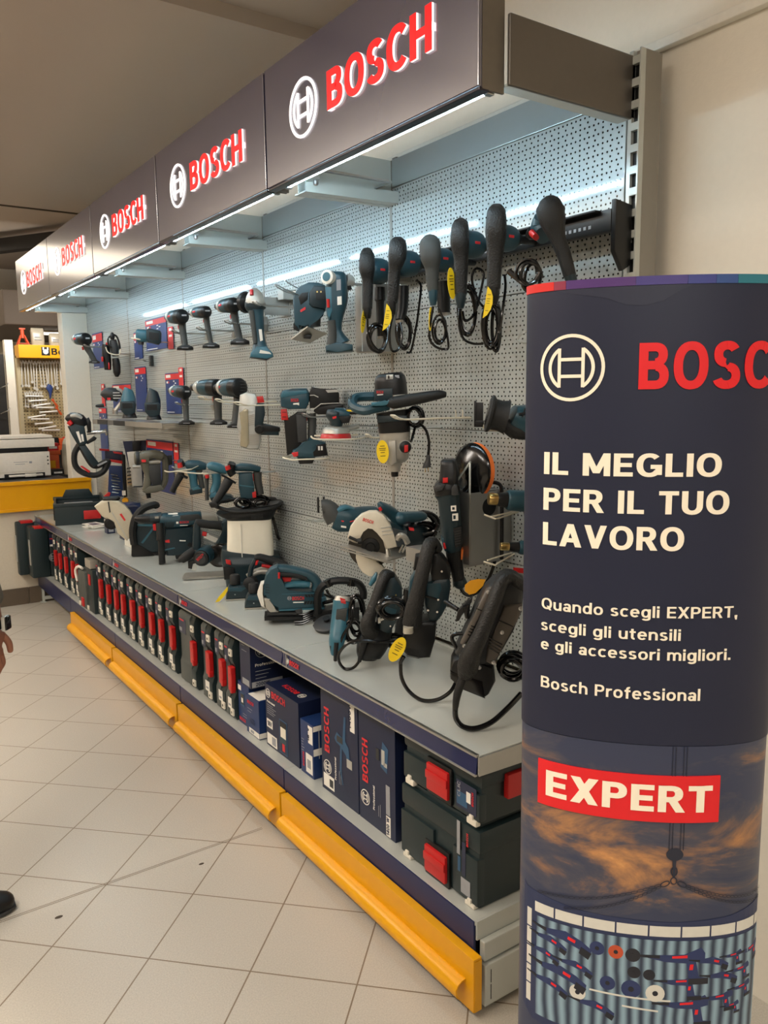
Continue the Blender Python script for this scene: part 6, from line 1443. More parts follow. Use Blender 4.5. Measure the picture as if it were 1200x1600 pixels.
# ---- heat guns
def heat_gun(crop, noz, L, label, X, rn, hookz):
    t = Tool('heat_gun', label, 'power tool', crop, noz, X=X, group='heat guns beside the totem')
    ax = Vector((.95, .25, -.09)).normalized(); r = t.r(rn)
    t.p('nozzle', GOLD).lathe((noz[0], noz[1], 0), ax, [(0, r * .9), (.002, r), (.024, r * .98)], 20)
    t.p('heat_shield', BLK).lathe((noz[0], noz[1], 0), ax, [(.024, r * 1.06), (.026, r * 1.12), (.05, r * 1.32), (.056, r * 1.25)], 22)
    t.p('body', TEAL).lathe((noz[0], noz[1], 0), ax, [(.052, r * 1.50), (.058, r * 1.75), (.10, r * 1.8), (.17, r * 1.6), (.18, r * .9)], 24)
    t.p('handle', RUB).mb.loft([(t.P(noz[0], noz[1]) + ax * .12 + Vector((0, 0, -.02)), .02, .018), (t.P(noz[0], noz[1]) + ax * .135 + Vector((0, 0, -.12)), .017, .016)], 14, 2.6)
    return t.done()
heat_gun('e1', (690, 262), 0, 'upper heat gun with brass nozzle poking out from behind the totem', -.14, 62, 0)
heat_gun('e1', (812, 757), 0, 'lower heat gun with brass nozzle poking out from behind the totem', -.14, 42, 0)
t = Tool('wire_cradle', 'cream wire cradle under the upper heat gun', 'hook', 'e1', (800, 450), X=-.14, group='wire cradles of the heat guns')
t.p('wire', CREAM).tube([(645, 418, -.02), (760, 460, -.02), (790, 466, 0), (1005, 448, .10)], .0025, 1).tube([(720, 440, -.02), (900, 428, .04), (980, 430, .09)], .0025, 1).done()
t = Tool('wire_cradle', 'cream wire cradle under the lower heat gun', 'hook', 'e1', (800, 920), X=-.14, group='wire cradles of the heat guns')
t.p('wire', CREAM).tube([(640, 905, -.02), (760, 940, -.02), (780, 938, 0), (960, 905, .10)], .0025, 1).tube([(680, 890, -.02), (860, 880, .05), (930, 890, .09)], .0025, 1).done()
t = Tool('blister_pack', 'red edged blister pack hanging low beside the totem', 'packet', 'e1', (1000, 1120), X=-.04)
t.p('card', RED).prof([(945, 980), (1100, 990), (1100, 1280), (945, 1265)], 0, .002, 0).p('blister', mat('blister_plastic', (120, 124, 118), .25, bump=.3)).prof([(950, 1030), (1100, 1035), (1100, 1235), (950, 1225)], -.014, 0, .003)
t.p('print', WHT).prof([(985, 1070), (1015, 1070), (1015, 1095), (985, 1095)], -.0148, -.014, 0).prof([(975, 1160), (1035, 1180), (1035, 1190), (975, 1168)], -.0148, -.014, 0).done()

# ---- third row, reciprocating saw and circular saw on the steel bracket shelf
t = Tool('reciprocating_saw', 'blue reciprocating saw with grey nose, behind the white-guard circular saw', 'power tool', 'd8', (230, 330), X=-.15)
t.p('shoe', BLK).box((88, 248, .02), (.008, .018, .058), None, .002).box((132, 240, .03), (.008, .018, .05), None, .002)
t.p('nose_boot', RUBG).loft([(118, 262, 60, .03), (160, 262, 62, .036), (190, 300, 78, .04), (225, 350, 88, .042)], 2.4, 18)
t.p('body', TEAL).loft([(225, 335, 95, .042), (270, 350, 108, .045), (340, 355, 95, .045), (430, 330, 62, .04, .03), (520, 320, 45, .036, .06)], 2.6, 18)
t.sp('badge', REDC).prof([(265, 352), (330, 360), (380, 350), (380, 356), (330, 368), (268, 362)], -.0455, -.043, 0).m(WHT).prof([(262, 392), (302, 398), (302, 412), (262, 405)], -.0455, -.043, 0)
t.p('rib', TEALL).loft([(245, 285, 26, .03, -.01), (300, 262, 22, .03, -.01), (370, 282, 14, .02, 0)])
t.done()
wire_hook(1.33, 1.028, -.16, 'wire hook under the nose of the blue reciprocating saw', .03, mt=SHG)
t = thing('bracket_shelf', 'small galvanised bracket shelf under the circular saw', 'shelf', (0, .52, 1.004))
mb = MB().m(SHEET); mb.slab(-.22, -.001, -.10, .10, .035, .038); mb.slab(-.222, -.22, -.10, .10, -.005, .038); mb.prof([(-.222, -.005), (-.001, -.0), (-.001, .11), (-.02, .11), (-.16, .04), (-.222, .037)], -.102, -.10); mb.prof([(-.222, -.005), (-.001, -.0), (-.001, .038), (-.222, .037)], .10, .102); mb.build('folded_shelf', t, 0)
t = Tool('circular_saw', 'circular saw with cream blade guard and teal body on the bracket shelf', 'power tool', 'd8', (560, 560), X=-.20)
t.p('blade_guard', mat('guard_cream', (216, 208, 188), .4, .1)).prof([(322, 480), (345, 400), (385, 345), (430, 305), (490, 282), (545, 282), (600, 312), (645, 375), (672, 450), (690, 525), (700, 555), (610, 572), (590, 500), (560, 435), (520, 400), (475, 392), (430, 425), (400, 480), (392, 520), (365, 490)], -.05, -.012, .007)
for i in range(3): t.sp('guard_rib', SILV).prof([(575 + i * 6, 405 + i * 26), (655 + i * 8, 395 + i * 26), (657 + i * 8, 402 + i * 26), (577 + i * 6, 412 + i * 26)], -.0515, -.048, 0)
t.sp('brand_lettering', REDC).text('BOSCH', 438, 352, -.0506, 25, 82, -18)
t.p('front_bracket', ZINC).prof([(318, 470), (370, 365), (392, 372), (352, 478), (420, 505), (425, 530), (372, 520), (330, 500)], -.046, -.02, .004)
t.p('blade', BLADE).lathe((490, 560, -.024), (0, -1, 0), [(0, .070), (.0022, .070)], 44)
t.sp('blade_hub', BLK).lathe((495, 560, -.026), (0, -1, 0), [(0, .030), (.004, .029), (.006, .016), (.012, .014)], 26)
t.p('lower_guard', MATS['guard_cream']).prof([(385, 590), (382, 640), (398, 700), (430, 750), (480, 782), (530, 782), (575, 755), (605, 720), (580, 712), (545, 660), (505, 640), (480, 655), (440, 640), (415, 590)], -.040, -.018, .005)
t.p('base_plate', ZINC).plate([(268, 545, -.055), (620, 652, -.075), (915, 655, .09), (640, 560, .12)], .004)
t.m(ZINC).prof([(268, 545), (620, 650), (700, 655), (700, 664), (615, 662), (268, 556)], -.08, -.074, .002)
t.p('depth_lever', BLK).rod((400, 505, -.06), (430, 500, -.06), 24).rod((335, 470, -.055), (400, 500, -.058), 12)
t.p('motor', TEALD).loft([(690, 480, 90, .05, .02), (760, 500, 100, .055, .05), (850, 510, 95, .052, .09), (900, 515, 60, .04, .11)], 3, 18)
t.sp('badge', REDC).prof([(790, 420), (830, 425), (832, 445), (795, 440)], -.02, .0, 0)
t.p('rear_handle', TEAL).loft([(565, 230, 16, .014, .0), (590, 262, 34, .02, .0), (650, 310, 46, .024, .02), (700, 360, 50, .026, .03), (720, 410, 40, .03, .04), (690, 450, 60, .04, .03)], 2.6, 16)
t.sp('lock_button', RED).loft([(568, 262, 12, .006, -.022), (580, 285, 12, .006, -.022)])
t.p('front_handle', TEAL).loft([(712, 355, 40, .026, -.01), (725, 352, 52, .032, -.01), (760, 350, 48, .03, .0), (880, 350, 40, .026, .03), (915, 352, 26, .018, .04)], 2.2, 18)
t.p('knob_lever', ZINC).tube([(700, 500, -.04), (720, 470, -.045), (755, 480, -.045), (780, 530, -.04)], .010)
t.p('guide_screws', CHROME).rod((625, 560, -.03), (640, 660, -.03), 22).rod((745, 545, -.03), (715, 605, -.03), 8).rod((770, 555, -.02), (740, 610, -.02), 8)
t.p('power_cord', BLKS).coil(930, 420, 105, 85, 5, .06, .0058, .06, 41).coil(930, 480, 90, 60, 3, .06, .0055, .1, 42)
t.done()

for y, z, xe, lb in ((1.66, 1.875, -.20, 'the pale angle grinder'), (1.40, 1.885, -.16, 'the cordless jigsaw'), (1.12, 1.90, -.17, 'the multi tool'), (3.20, 1.15, -.21, 'the grey breaker hammer'), (2.235, 1.14, -.19, 'the middle rotary drill'), (2.72, 1.14, -.19, 'the first rotary drill'), (1.95, 1.17, -.19, 'the third rotary drill'), (3.98, 1.80, -.15, 'the rotary tool with looped lead'), (3.25, 1.83, -.15, 'the blue planer high up'), (.46, 1.22, -.2, 'the polisher'), (.74, 1.40, -.2, 'the paddle mixer'), (1.33, 1.43, -.17, 'the nail gun'), (1.10, 1.385, -.17, 'the orbital sander'), (1.20, 1.055, -.15, 'the blue reciprocating saw')):
    wire_hook(y, z, xe, 'wire hook hidden behind ' + lb, .03, mt=STEEL)
# ---- cards on the far panels
def price_card(y0, y1, z0, z1, label, x=-.004, red=.16, side=None, group='blue and red cards on the far panels'):
    t = thing('price_card', label, 'card', (x, (y0 + y1) / 2, z0), 0, group); W, H = y1 - y0, z1 - z0
    mb = MB().m(mat('card_blue', (32, 56, 112), .45)); mb.slab(-.0012, 0, -W / 2, W / 2, 0, H); mb.build('card', t, 0)
    mb = MB(); M = FXf(-.0013, W / 2, 0)
    if red > .9: rect(mb, REDC, M, 0, 0, W, H); rect(mb, WHT, M, W * .2, H * .55, W * .6, H * .1, .0009); rect(mb, WHT, M, W * .25, H * .82, W * .5, H * .12, .0009)
    else:
        rect(mb, REDC, M, 0, H * (1 - red), W, H * red * .85); rect(mb, WHT, M, W * .06, H * (1 - red * .72), W * .32, H * red * .45, .0009)
        rect(mb, WHT, M, W * .08, H * (1 - red - .09), W * .1, .012); rect(mb, REDC, M, W * .2, H * (1 - red - .09), W * .06, .012)
        for i in range(3): rect(mb, WHT, M, W * (.55 + .1 * (i % 2)), H * (1 - red - .06 - .05 * i), W * .08, H * .03)
        rect(mb, WHT, M, W * .05, H * .03, W * .5, .004)
    mb.build('print', t, 0); return t
price_card(3.68, 3.90, 1.428, 1.71, 'tall blue and red price card above the small shelf, farther one')
price_card(3.09, 3.33, 1.42, 1.655, 'wide blue and red price card behind the driver, over the small shelf end')
price_card(3.03, 3.10, 1.56, 1.68, 'short red and white strip overlapping the wide blue price card', x=-.006, red=1)
price_card(3.60, 3.66, 1.45, 1.56, 'short red strip standing on the small shelf behind the cone tools', x=-.004, red=1)
price_card(3.27, 3.64, 1.80, 1.985, 'large blue and red price card behind the blue planer high up', red=.2)
price_card(3.165, 3.25, 1.79, 1.915, 'red strip beside the blue planer price card', x=-.004, red=1)
price_card(4.60, 4.86, 1.735, 1.99, 'red and blue card behind the highest driver by the cream pier', red=.25)
price_card(3.72, 3.88, 1.76, 1.93, 'red and blue card behind the rotary tool with looped lead', red=.3)
price_card(4.61, 4.80, 1.0, 1.45, 'long narrow blue and red card in the far corner by the pier', red=.09)
price_card(4.62, 4.70, 1.46, 1.62, 'red strip above the long narrow card in the far corner', x=-.004, red=1)
price_card(4.0, 4.42, 1.42, 1.61, 'red headed card behind the nibbler on the small shelf', red=.22)
t = price_card(3.26, 3.74, .94, 1.255, 'large red headed panel behind the grey breaker hammer', red=.17)
price_card(3.165, 3.245, 1.13, 1.25, 'red strip beside the breaker hammer panel', x=-.004, red=1)
# small steel shelf with three tools
t = thing('bracket_shelf', 'narrow grey sheet shelf carrying the nibbler and two cone tools', 'shelf', (0, 3.5, 1.375))
mb = MB().m(SHEET); mb.slab(-.22, -.001, -.70, .66, .0, .004); mb.slab(-.222, -.22, -.70, .66, -.025, .004); mb.build('folded_shelf', t, 0)
for i in range(2):
    mb = MB().m(DGRY); mb.slab(-.2235, -.222, -.05 + i * .36, .18 + i * .36, -.025, .004); mb.build('label_holder', t, 0)
t = Tool('nibbler', 'silver and black cordless nibbler with its hook, on the narrow shelf', 'power tool', 'c2', (470, 880), X=-.14)
t.p('body', DGRY).loft([(385, 730, 40, .03), (420, 700, 62, .045), (480, 700, 62, .05), (530, 730, 50, .04)], 2.6, 16)
t.sp('fins', SILV).prof([(470, 680), (530, 680), (530, 690), (470, 690)], -.052, -.03, 0).prof([(470, 705), (540, 705), (540, 715), (470, 715)], -.052, -.03, 0).prof([(470, 730), (540, 730), (540, 740), (470, 740)], -.052, -.03, 0)
t.sp('badge', REDC).prof([(415, 730), (445, 730), (445, 752), (418, 752)], -.051, -.04, 0)
t.p('handle', ZINC).tube([(470, 670, -.02), (540, 665, -.02), (550, 740, -.02), (520, 800, -.02), (480, 850, -.02)], .012)
t.p('nose', BLK).loft([(385, 800, 18, .02), (330, 805, 14, .015), (310, 803, 8, .008)])
t.p('foot', STEEL).loft([(480, 830, 30, .02), (480, 882, 22, .02)])
t.done()
def cone_tool(at, sc, label, top):
    t = Tool('dust_blower', label, 'power tool', 'c2', at, X=-.13, group='cone tools on the narrow shelf')
    x, y = at
    t.p('cone', top).loft([(x + sc * .05, y - 2.6 * sc, .32 * sc, .022), (x, y - 2.4 * sc, .42 * sc, .03), (x, y - 1.7 * sc, .62 * sc, .04), (x - .05 * sc, y - 1.2 * sc, .68 * sc, .045)], 2.3, 16)
    t.p('battery_bay', TEALD).prof([(x - .75 * sc, y - 1.45 * sc), (x + .45 * sc, y - 1.5 * sc), (x + .62 * sc, y - 1.2 * sc), (x + .5 * sc, y - .45 * sc), (x + .2 * sc, y - .28 * sc), (x - .4 * sc, y - .28 * sc), (x - .72 * sc, y - .7 * sc)], -.05, .03, .008)
    t.sp('socket', BLK).prof([(x - .55 * sc, y - 1.3 * sc), (x + .3 * sc, y - 1.3 * sc), (x + .3 * sc, y - .85 * sc), (x - .55 * sc, y - .85 * sc)], -.0515, -.045, 0)
    t.p('base', BLK).loft([(x, y - .45 * sc, .5 * sc, .04), (x, y - .1 * sc, .62 * sc, .05), (x, y, .66 * sc, .05)], 3)
    return t.done()
cone_tool((615, 918), 105, 'cone-topped cordless tool with pale nose, next to the nibbler', TEALL)
cone_tool((845, 935), 108, 'stubby dark cordless tool standing alone on the narrow shelf', TEALD)
# ---- blue planer and rotary tool by the far top
t = Tool('cordless_planer', 'blue cordless tool with battery socket lying on a hook, high by the cards', 'power tool', 'c2', (800, 180), X=-.13)
t.p('body', TEALL).loft([(680, 150, 45, .03), (700, 150, 62, .04), (760, 150, 60, .045), (800, 150, 52, .04)], 3)
t.p('battery_bay', TEALD).prof([(775, 100), (800, 85), (900, 105), (912, 130), (905, 210), (880, 232), (790, 210), (772, 190)], -.05, .03, .008)
t.sp('socket', BLK).prof([(800, 120), (890, 130), (885, 195), (800, 190)], -.0515, -.045, 0)
t.p('lower_knob', DGRY).loft([(725, 190, 30, .02), (720, 232, 24, .02)])
t.p('hook_wire', CREAM).tube([(640, 172, -.02), (700, 185, -.04), (780, 195, .0)], .004)
t.done()
t = Tool('rotary_tool', 'black rotary tool with red trim and its lead looped, by the pier', 'power tool', 'c2', (450, 330), X=-.13)
t.p('body', BLK).loft([(480, 360, 30, .022), (485, 420, 36, .025), (485, 490, 34, .024), (480, 530, 12, .01)], 2.4)
t.p('upper_body', DGRY).loft([(465, 190, 34, .025), (475, 260, 42, .028), (480, 340, 30, .024)])
t.p('second_body', BLK).loft([(400, 230, 34, .025, .03), (400, 320, 40, .028, .03), (405, 400, 36, .025, .03), (405, 465, 30, .02, .03)])
t.m(RED).prof([(400, 215), (430, 215), (430, 235), (400, 235)], -.02, .02, .002).prof([(352, 345), (372, 345), (372, 385), (355, 390)], -.01, .02, .003).prof([(412, 400), (424, 400), (424, 460), (412, 460)], -.02, .0, .002)
t.p('power_lead', BLKS).tube([(460, 160, -.03), (425, 175, -.03), (425, 240, -.03), (450, 265, -.03)], .005).tube([(460, 140, -.03), (500, 160, -.03), (520, 220, -.03), (525, 290, -.03)], .006)
t.sp('plug', BLK).loft([(462, 125, 10, .01, -.03), (462, 160, 24, .014, -.03), (462, 190, 16, .01, -.03)])
t.p('hook_wire', CREAM).tube([(400, 260, -.04), (420, 310, -.05), (490, 330, -.05), (525, 310, -.04), (520, 220, -.02)], .004)
t.done()
wire_hook(3.55, 1.735, -.05, 'empty dark hook plate beside the rotary tool', .02, mt=SHEET, plate=DGRY)
# ---- loop handled trimmer in the far corner
t = Tool('hedge_trimmer', 'dark teal power head with big loop handle hanging from a chrome arm by the pier', 'power tool', 'c3', (780, 400), X=-.34)
t.p('motor_head', BLK).loft([(660, 175, 40, .03), (700, 150, 62, .045), (760, 165, 66, .05), (800, 220, 48, .04)], 2.5, 16)
t.m(SILV).loft([(690, 120, 16, .02, -.03), (740, 115, 22, .02, -.035), (780, 140, 16, .02, -.03)]).m(RED).loft([(670, 170, 26, .02, -.035), (695, 200, 20, .02, -.04)])
t.p('side_knob', BLK).prof([(815, 150), (845, 135), (862, 180), (860, 265), (825, 270), (830, 210)], -.03, .03, .006)
t.p('body', TEALD).prof([(655, 215), (720, 190), (800, 215), (820, 370), (790, 390), (735, 395), (690, 300)], -.045, .045, .010)
t.sp('white_print', WHT).prof([(725, 265), (750, 260), (770, 360), (755, 368)], -.0465, -.044, 0).prof([(765, 290), (785, 288), (790, 355), (775, 358)], -.0465, -.044, 0)
t.p('mount_plate', BLK).prof([(800, 370), (880, 310), (905, 330), (890, 350), (820, 385)], -.03, .03, .004)
t.p('loop_handle', RUB).tube([(745, 390, 0), (700, 470, 0), (700, 580, 0), (760, 650, 0), (860, 680, 0), (940, 650, 0), (985, 580, 0), (985, 550, 0), (900, 590, 0), (850, 580, 0), (800, 490, 0), (760, 395, 0)], t.r(27))
t.m(TEALD).prof([(735, 395), (800, 390), (910, 570), (860, 600), (830, 560)], -.028, .028, .006)
t.sp('trigger', RED).prof([(740, 590), (760, 585), (830, 640), (815, 655)], -.012, .012, .002)
t.m(GREY).prof([(890, 580), (975, 545), (985, 555), (900, 595)], -.029, .0, .002)
t.p('support_arm', CHROME).rod((820, 285, .05), (990, 272, .05), 20, 18).rod((985, 250, .05), (1000, 310, .05), 12, 12)
t.done()
# ---- blister packs left of the breaker hammer
t = Tool('bit_set_case', 'open blue case with rows of chrome bits and red clips, below the far corner', 'tool set', 'c4', (480, 520), X=-.10)
t.p('case', NAVYB).prof([(430, 460), (545, 470), (540, 760), (400, 745)], -.02, .02, .004)
t.p('lid', BLK).prof([(540, 350), (578, 370), (575, 760), (545, 770)], -.02, .05, .004)
t.p('upper_tray', NAVY).prof([(400, 320), (560, 335), (560, 440), (395, 420)], -.01, .03, .004)
t.p('clip', RED).prof([(350, 300), (440, 310), (440, 328), (352, 318)], -.03, .0, .002)
t.p('clip', RED).prof([(470, 330), (550, 345), (550, 360), (480, 348)], -.03, .0, .002)
t.p('clip', RED).prof([(430, 400), (548, 420), (548, 448), (440, 425)], -.03, .0, .002)
t.p('clip', RED).prof([(365, 745), (410, 705), (430, 715), (415, 745), (380, 760)], -.03, .0, .002)
t.p('chrome_bits', CHROME)
for i in range(7): t.rod((440 + (i % 2) * 8, 540 + i * 28, -.024), (500 + (i % 3) * 12, 556 + i * 27, -.024), 8, 6, 8)
t.p('price_label', WHT).prof([(530, 700), (562, 700), (562, 745), (530, 745)], -.022, -.018, 0).done()
t = Tool('bit_rack_card', 'tall clear pack of silver bits on a dark card beside the breaker hammer', 'packet', 'c4', (640, 450), X=-.03)
t.p('card', NAVY).prof([(570, 245), (775, 240), (720, 660), (640, 660)], 0, .003, 0)
t.p('blister', SILV).prof([(600, 340), (720, 330), (720, 650), (630, 650)], -.02, 0, .006)
t.p('bits', DGRY)
for i in range(5): t.prof([(590, 480 + i * 32), (625, 475 + i * 32), (625, 488 + i * 32), (590, 493 + i * 32)], -.024, -.02, 0)
t.m(BLK).prof([(650, 245), (720, 243), (720, 325), (650, 330)], -.03, 0, .004).done()
# ---- breaker hammer
t = Tool('breaker_hammer', 'grey breaker hammer with D handle hanging over a red headed panel', 'power tool', 'c4', (840, 520), X=-.17)
t.p('barrel', OLIVE).lathe((672, 392, .0), (1, .0, .0), [(0, .026), (.006, .036), (.012, .037), (.04, .036), (.045, .042), (.08, .044)], 22)
t.m(DGRY).lathe((692, 392, 0), (1, 0, 0), [(0, .040), (.008, .041), (.018, .038)], 22)
t.p('top_cover', OLIVE).loft([(740, 390, 50, .04), (790, 370, 48, .045), (860, 360, 42, .045), (930, 385, 40, .04)], 3, 16)
t.sp('badge', REDC).prof([(738, 400), (778, 402), (776, 425), (740, 425)], -.047, -.04, 0)
t.p('rear_handle', OLIVE).tube([(900, 360, 0), (945, 400, 0), (948, 500, 0), (935, 620, 0), (890, 680, 0)], t.r(30))
t.p('motor_block', DGRY).prof([(800, 455), (905, 450), (905, 640), (820, 650), (800, 560)], -.03, .04, .006)
t.p('front_strut', OLIVE).loft([(765, 400, 48, .032), (775, 470, 44, .03), (790, 560, 30, .025), (775, 650, 38, .028), (750, 700, 26, .02)], 2.8)
t.p('lower_arm', OLIVE).prof([(730, 700), (790, 655), (900, 640), (930, 690), (850, 715), (760, 720)], -.03, .03, .006)
t.p('side_rod', ZINC).rod((655, 468, -.02), (720, 468, -.02), 16).rod((800, 432, -.01), (905, 428, -.01), 26, 26)
t.p('plug', BLK).loft([(780, 715, 24, .012), (785, 768, 20, .01)])
t.p('cable_strap', BLK).prof([(970, 380), (1015, 375), (1015, 465), (975, 470)], .01, .05, .004)
t.done()
# ---- three rotary drills with side handles on cream prongs
def sds(parts, label, at, X=-.17):
    t = Tool('rotary_drill', label, 'power tool', 'c7', at, X=X, group='rotary drills hanging side by side')
    for nm, mt, fn in parts: t.p(nm, mt); fn(t)
    return t.done()
sds([('body', TEAL, lambda t: t.loft([(545, 290, 30, .03), (580, 278, 46, .036), (660, 285, 50, .036), (735, 300, 30, .03)], 2.8)),
     ('grip', TEALL, lambda t: t.loft([(600, 330, 46, .028), (610, 400, 38, .026), (615, 470, 38, .026), (630, 500, 50, .03)])),
     ('grip_back', RUBG, lambda t: t.loft([(665, 330, 32, .024), (680, 420, 26, .022), (690, 500, 24, .022)])),
     ('battery_foot', TEALD, lambda t: (t.prof([(570, 510), (640, 470), (690, 490), (690, 540), (575, 555)], -.036, .036, .006), t.m(TEALL).prof([(595, 485), (650, 472), (680, 500), (600, 512)], -.038, .02, .004))),
     ('side_handle', RUB, lambda t: t.loft([(505, 340, 26, .016, -.03), (495, 370, 36, .02, -.03), (450, 450, 30, .018, -.03), (412, 520, 26, .016, -.03)], 2.2)),
     ('clamp_ring', BLK, lambda t: t.loft([(480, 350, 12, .02, -.03), (560, 395, 12, .02, -.03)])),
     ('chuck', BLK, lambda t: (t.loft([(500, 235, 28, .02, -.02), (515, 280, 36, .022, -.01)], 2.4), t.m(RED).loft([(492, 250, 22, .018, -.035), (500, 295, 24, .018, -.035)])))],
    'first rotary drill from the breaker hammer, black handle slanting down', (600, 400))
sds([('body', TEALL, lambda t: t.loft([(755, 300, 26, .03), (790, 290, 44, .036), (860, 310, 46, .036), (930, 340, 28, .03)], 2.8)),
     ('grip', TEALL, lambda t: t.loft([(830, 360, 46, .028), (830, 450, 40, .026), (800, 540, 44, .03)])),
     ('grip_back', RUBG, lambda t: t.loft([(740, 380, 24, .018), (738, 480, 18, .016), (735, 605, 18, .014)])),
     ('collar', RED, lambda t: t.loft([(745, 365, 20, .016, -.02), (750, 395, 18, .016, -.02)])),
     ('battery_foot', TEALD, lambda t: (t.prof([(755, 560), (800, 520), (960, 560), (985, 590), (930, 630), (790, 640)], -.04, .036, .008), t.m(TEALL).prof([(770, 540), (820, 520), (850, 560), (760, 580)], -.042, .0, .004)))],
    'middle rotary drill with pale teal grip, half hidden by a handle', (830, 440), -.18)
sds([('body', TEAL, lambda t: t.loft([(1000, 310, 24, .03), (1060, 300, 38, .038), (1150, 305, 36, .038), (1240, 325, 26, .03)], 2.8)),
     ('motor_block', TEAL, lambda t: (t.prof([(1040, 350), (1160, 350), (1180, 480), (1175, 590), (1050, 590), (1035, 480)], -.036, .036, .008), t.m(TEALL).prof([(1042, 455), (1176, 478), (1176, 488), (1042, 466)], -.0375, -.03, 0))),
     ('rear_grip', RUBG, lambda t: t.loft([(1215, 350, 40, .026), (1215, 440, 38, .026), (1235, 560, 34, .024)])),
     ('trigger', RED, lambda t: (t.prof([(1168, 365), (1190, 362), (1192, 430), (1172, 430)], -.012, .012, .002), t.prof([(1155, 530), (1195, 525), (1195, 580), (1160, 585)], -.038, .0, .004))),
     ('side_handle', RUB, lambda t: t.loft([(955, 400, 40, .022, -.05), (935, 430, 46, .026, -.05), (885, 510, 38, .022, -.06), (830, 585, 32, .018, -.07), (800, 630, 26, .018, -.07)], 2.2)),
     ('end_cap', BLK, lambda t: t.prof([(760, 610), (815, 590), (845, 620), (840, 650), (780, 650)], -.09, -.05, .006)),
     ('flange', BLK, lambda t: t.loft([(880, 355, 10, .02, -.04), (1010, 440, 10, .02, -.04)])),
     ('chuck', BLK, lambda t: (t.loft([(985, 255, 34, .02, -.04), (965, 320, 40, .022, -.03), (990, 370, 34, .02, -.03)], 2.4), t.m(RED).loft([(940, 275, 24, .018, -.055), (950, 310, 26, .018, -.055)])))],
    'third rotary drill, thick black handle in front and teal motor block behind', (1050, 420), -.17)
t = Tool('wire_cradle', 'bent cream wire cradle running across the front of the rotary drills', 'hook', 'c7', (700, 330), X=-.19)
t.p('wire', CREAM).tube([(360, 315, -.04), (400, 328, -.04), (480, 325, -.02), (600, 318, .02)], .0032, 3).tube([(470, 318, -.06), (640, 345, -.06), (850, 355, -.05), (990, 368, -.06), (1140, 355, -.02)], .0032, 3).tube([(690, 340, -.06), (760, 375, -.06), (850, 355, -.05)], .0032, 3)
t.p('wall_strut', CREAM).rod((600, 318, .02), (660, 318, .20), 4).done()

# ================================================================ things standing on the display shelf
SZ = 0.6604 - .003
def sbox(lab, crop, pts, d, mt, extra=None, Z=SZ, rz=0.0, cat='box', name='carton', group=None):
    pass
# open tool case at the far end
t = thing('open_tool_case', 'open dark case with red latch and silver contents, far end of the shelf', 'case', (-.25, 4.55, SZ), math.radians(-12))
mb = MB().m(CASE); mb.slab(-.16, .16, -.215, .215, 0, .012, .003); mb.slab(-.165, -.150, -.22, .22, 0, .145, .004); mb.slab(.150, .165, -.22, .22, 0, .17, .004); mb.slab(-.165, .165, -.225, -.21, 0, .145, .004); mb.slab(-.165, .165, .21, .225, 0, .145, .004); mb.slab(-.17, .17, -.23, -.205, .125, .15, .004); mb.slab(-.17, .17, .205, .23, .125, .15, .004); mb.build('tray', t)
mb = MB().m(CASE); mb.prof([(-.11, .14), (-.08, .20), (.08, .20), (.11, .14)], .205, .228, .004); mb.build('carry_handle', t)
mb = MB().m(RED); mb.slab(.02, .13, -.238, -.224, .035, .095, .004); mb.build('latch', t)
mb = MB().m(BLK); mb.slab(-.172, -.164, -.10, .10, .02, .12, .003); mb.build('side_grip', t)
mb = MB().m(SILV); mb.slab(-.12, .02, -.12, .02, .06, .11, .01); mb.m(GREY); mb.slab(-.10, .10, .0, .15, .04, .115, .01); mb.build('silver_contents', t)
for i, (dx, dy, rz_) in enumerate(((0, 0, .3), (.006, -.01, .1), (-.004, .004, -.2), (.0, .006, .25))):
    mb = MB().m(WHT); mb.slab(-.05, .05, -.075, .075, 0, .004); rect(mb, NAVY, frame((-.045, -.06, .0042), (1, 0, 0), (0, 1, 0)), .005, .01, .06, .05); rect(mb, NAVYB, frame((-.045, -.06, .0042), (1, 0, 0), (0, 1, 0)), .02, .075, .05, .03)
    o = mb.build('leaflet', None, 0); o.location = (-.25 + dx, 4.16 + dy, SZ + i * .0052); o.rotation_euler = (0, 0, rz_)
    tag(o, ['lowest leaflet of the pile by the open tool case', 'second leaflet from the shelf in the pile by the open tool case', 'third leaflet from the shelf in the pile by the open tool case', 'topmost leaflet of the pile by the open tool case'][i], 'leaflet', 'leaflets in a pile')
def cart(lab, loc, d, mt, prints, rz=0.0, nm='carton'):
    t = thing(nm, lab, 'box', loc, rz, 'small cartons on the display shelf')
    mb = MB().m(mt); mb.slab(-d[0] / 2, d[0] / 2, -d[1] / 2, d[1] / 2, 0, d[2], .001); mb.build('carton', t, 0)
    mb = MB()
    for M_, x, y, w_, h_, c_ in prints:
        M = FXf(-d[0] / 2 - .0006, d[1] / 2, 0) if M_ == 'f' else (FYs(-d[0] / 2, -d[1] / 2 - .0006, 0) if M_ == 's' else frame((-d[0] / 2, -d[1] / 2, d[2] + .0006), (1, 0, 0), (0, 1, 0)))
        rect(mb, c_, M, x, y, w_, h_)
    mb.build('print', t, 0); return t
cart('small navy pack with white band beside the leaflets', (-.24, 3.84, SZ), (.05, .06, .10), NAVY, [('s', .005, .06, .04, .03, WHT), ('f', .01, .06, .04, .03, WHT), ('s', .01, .01, .03, .03, GREY)])
cart('navy box with red logo and white label, behind the cut-off saw guard', (-.20, 3.55, SZ), (.10, .09, .20), NAVY, [('s', .06, .012, .03, .03, WHT), ('s', .01, .02, .02, .05, REDC), ('f', .02, .1, .05, .02, REDC)])
cart('white and grey box lying by the tip of the cut-off saw guard', (-.255, 3.28, SZ), (.08, .12, .035), WHITE, [('s', .01, .01, .05, .012, GREY), ('t', .01, .01, .05, .06, GREY)])
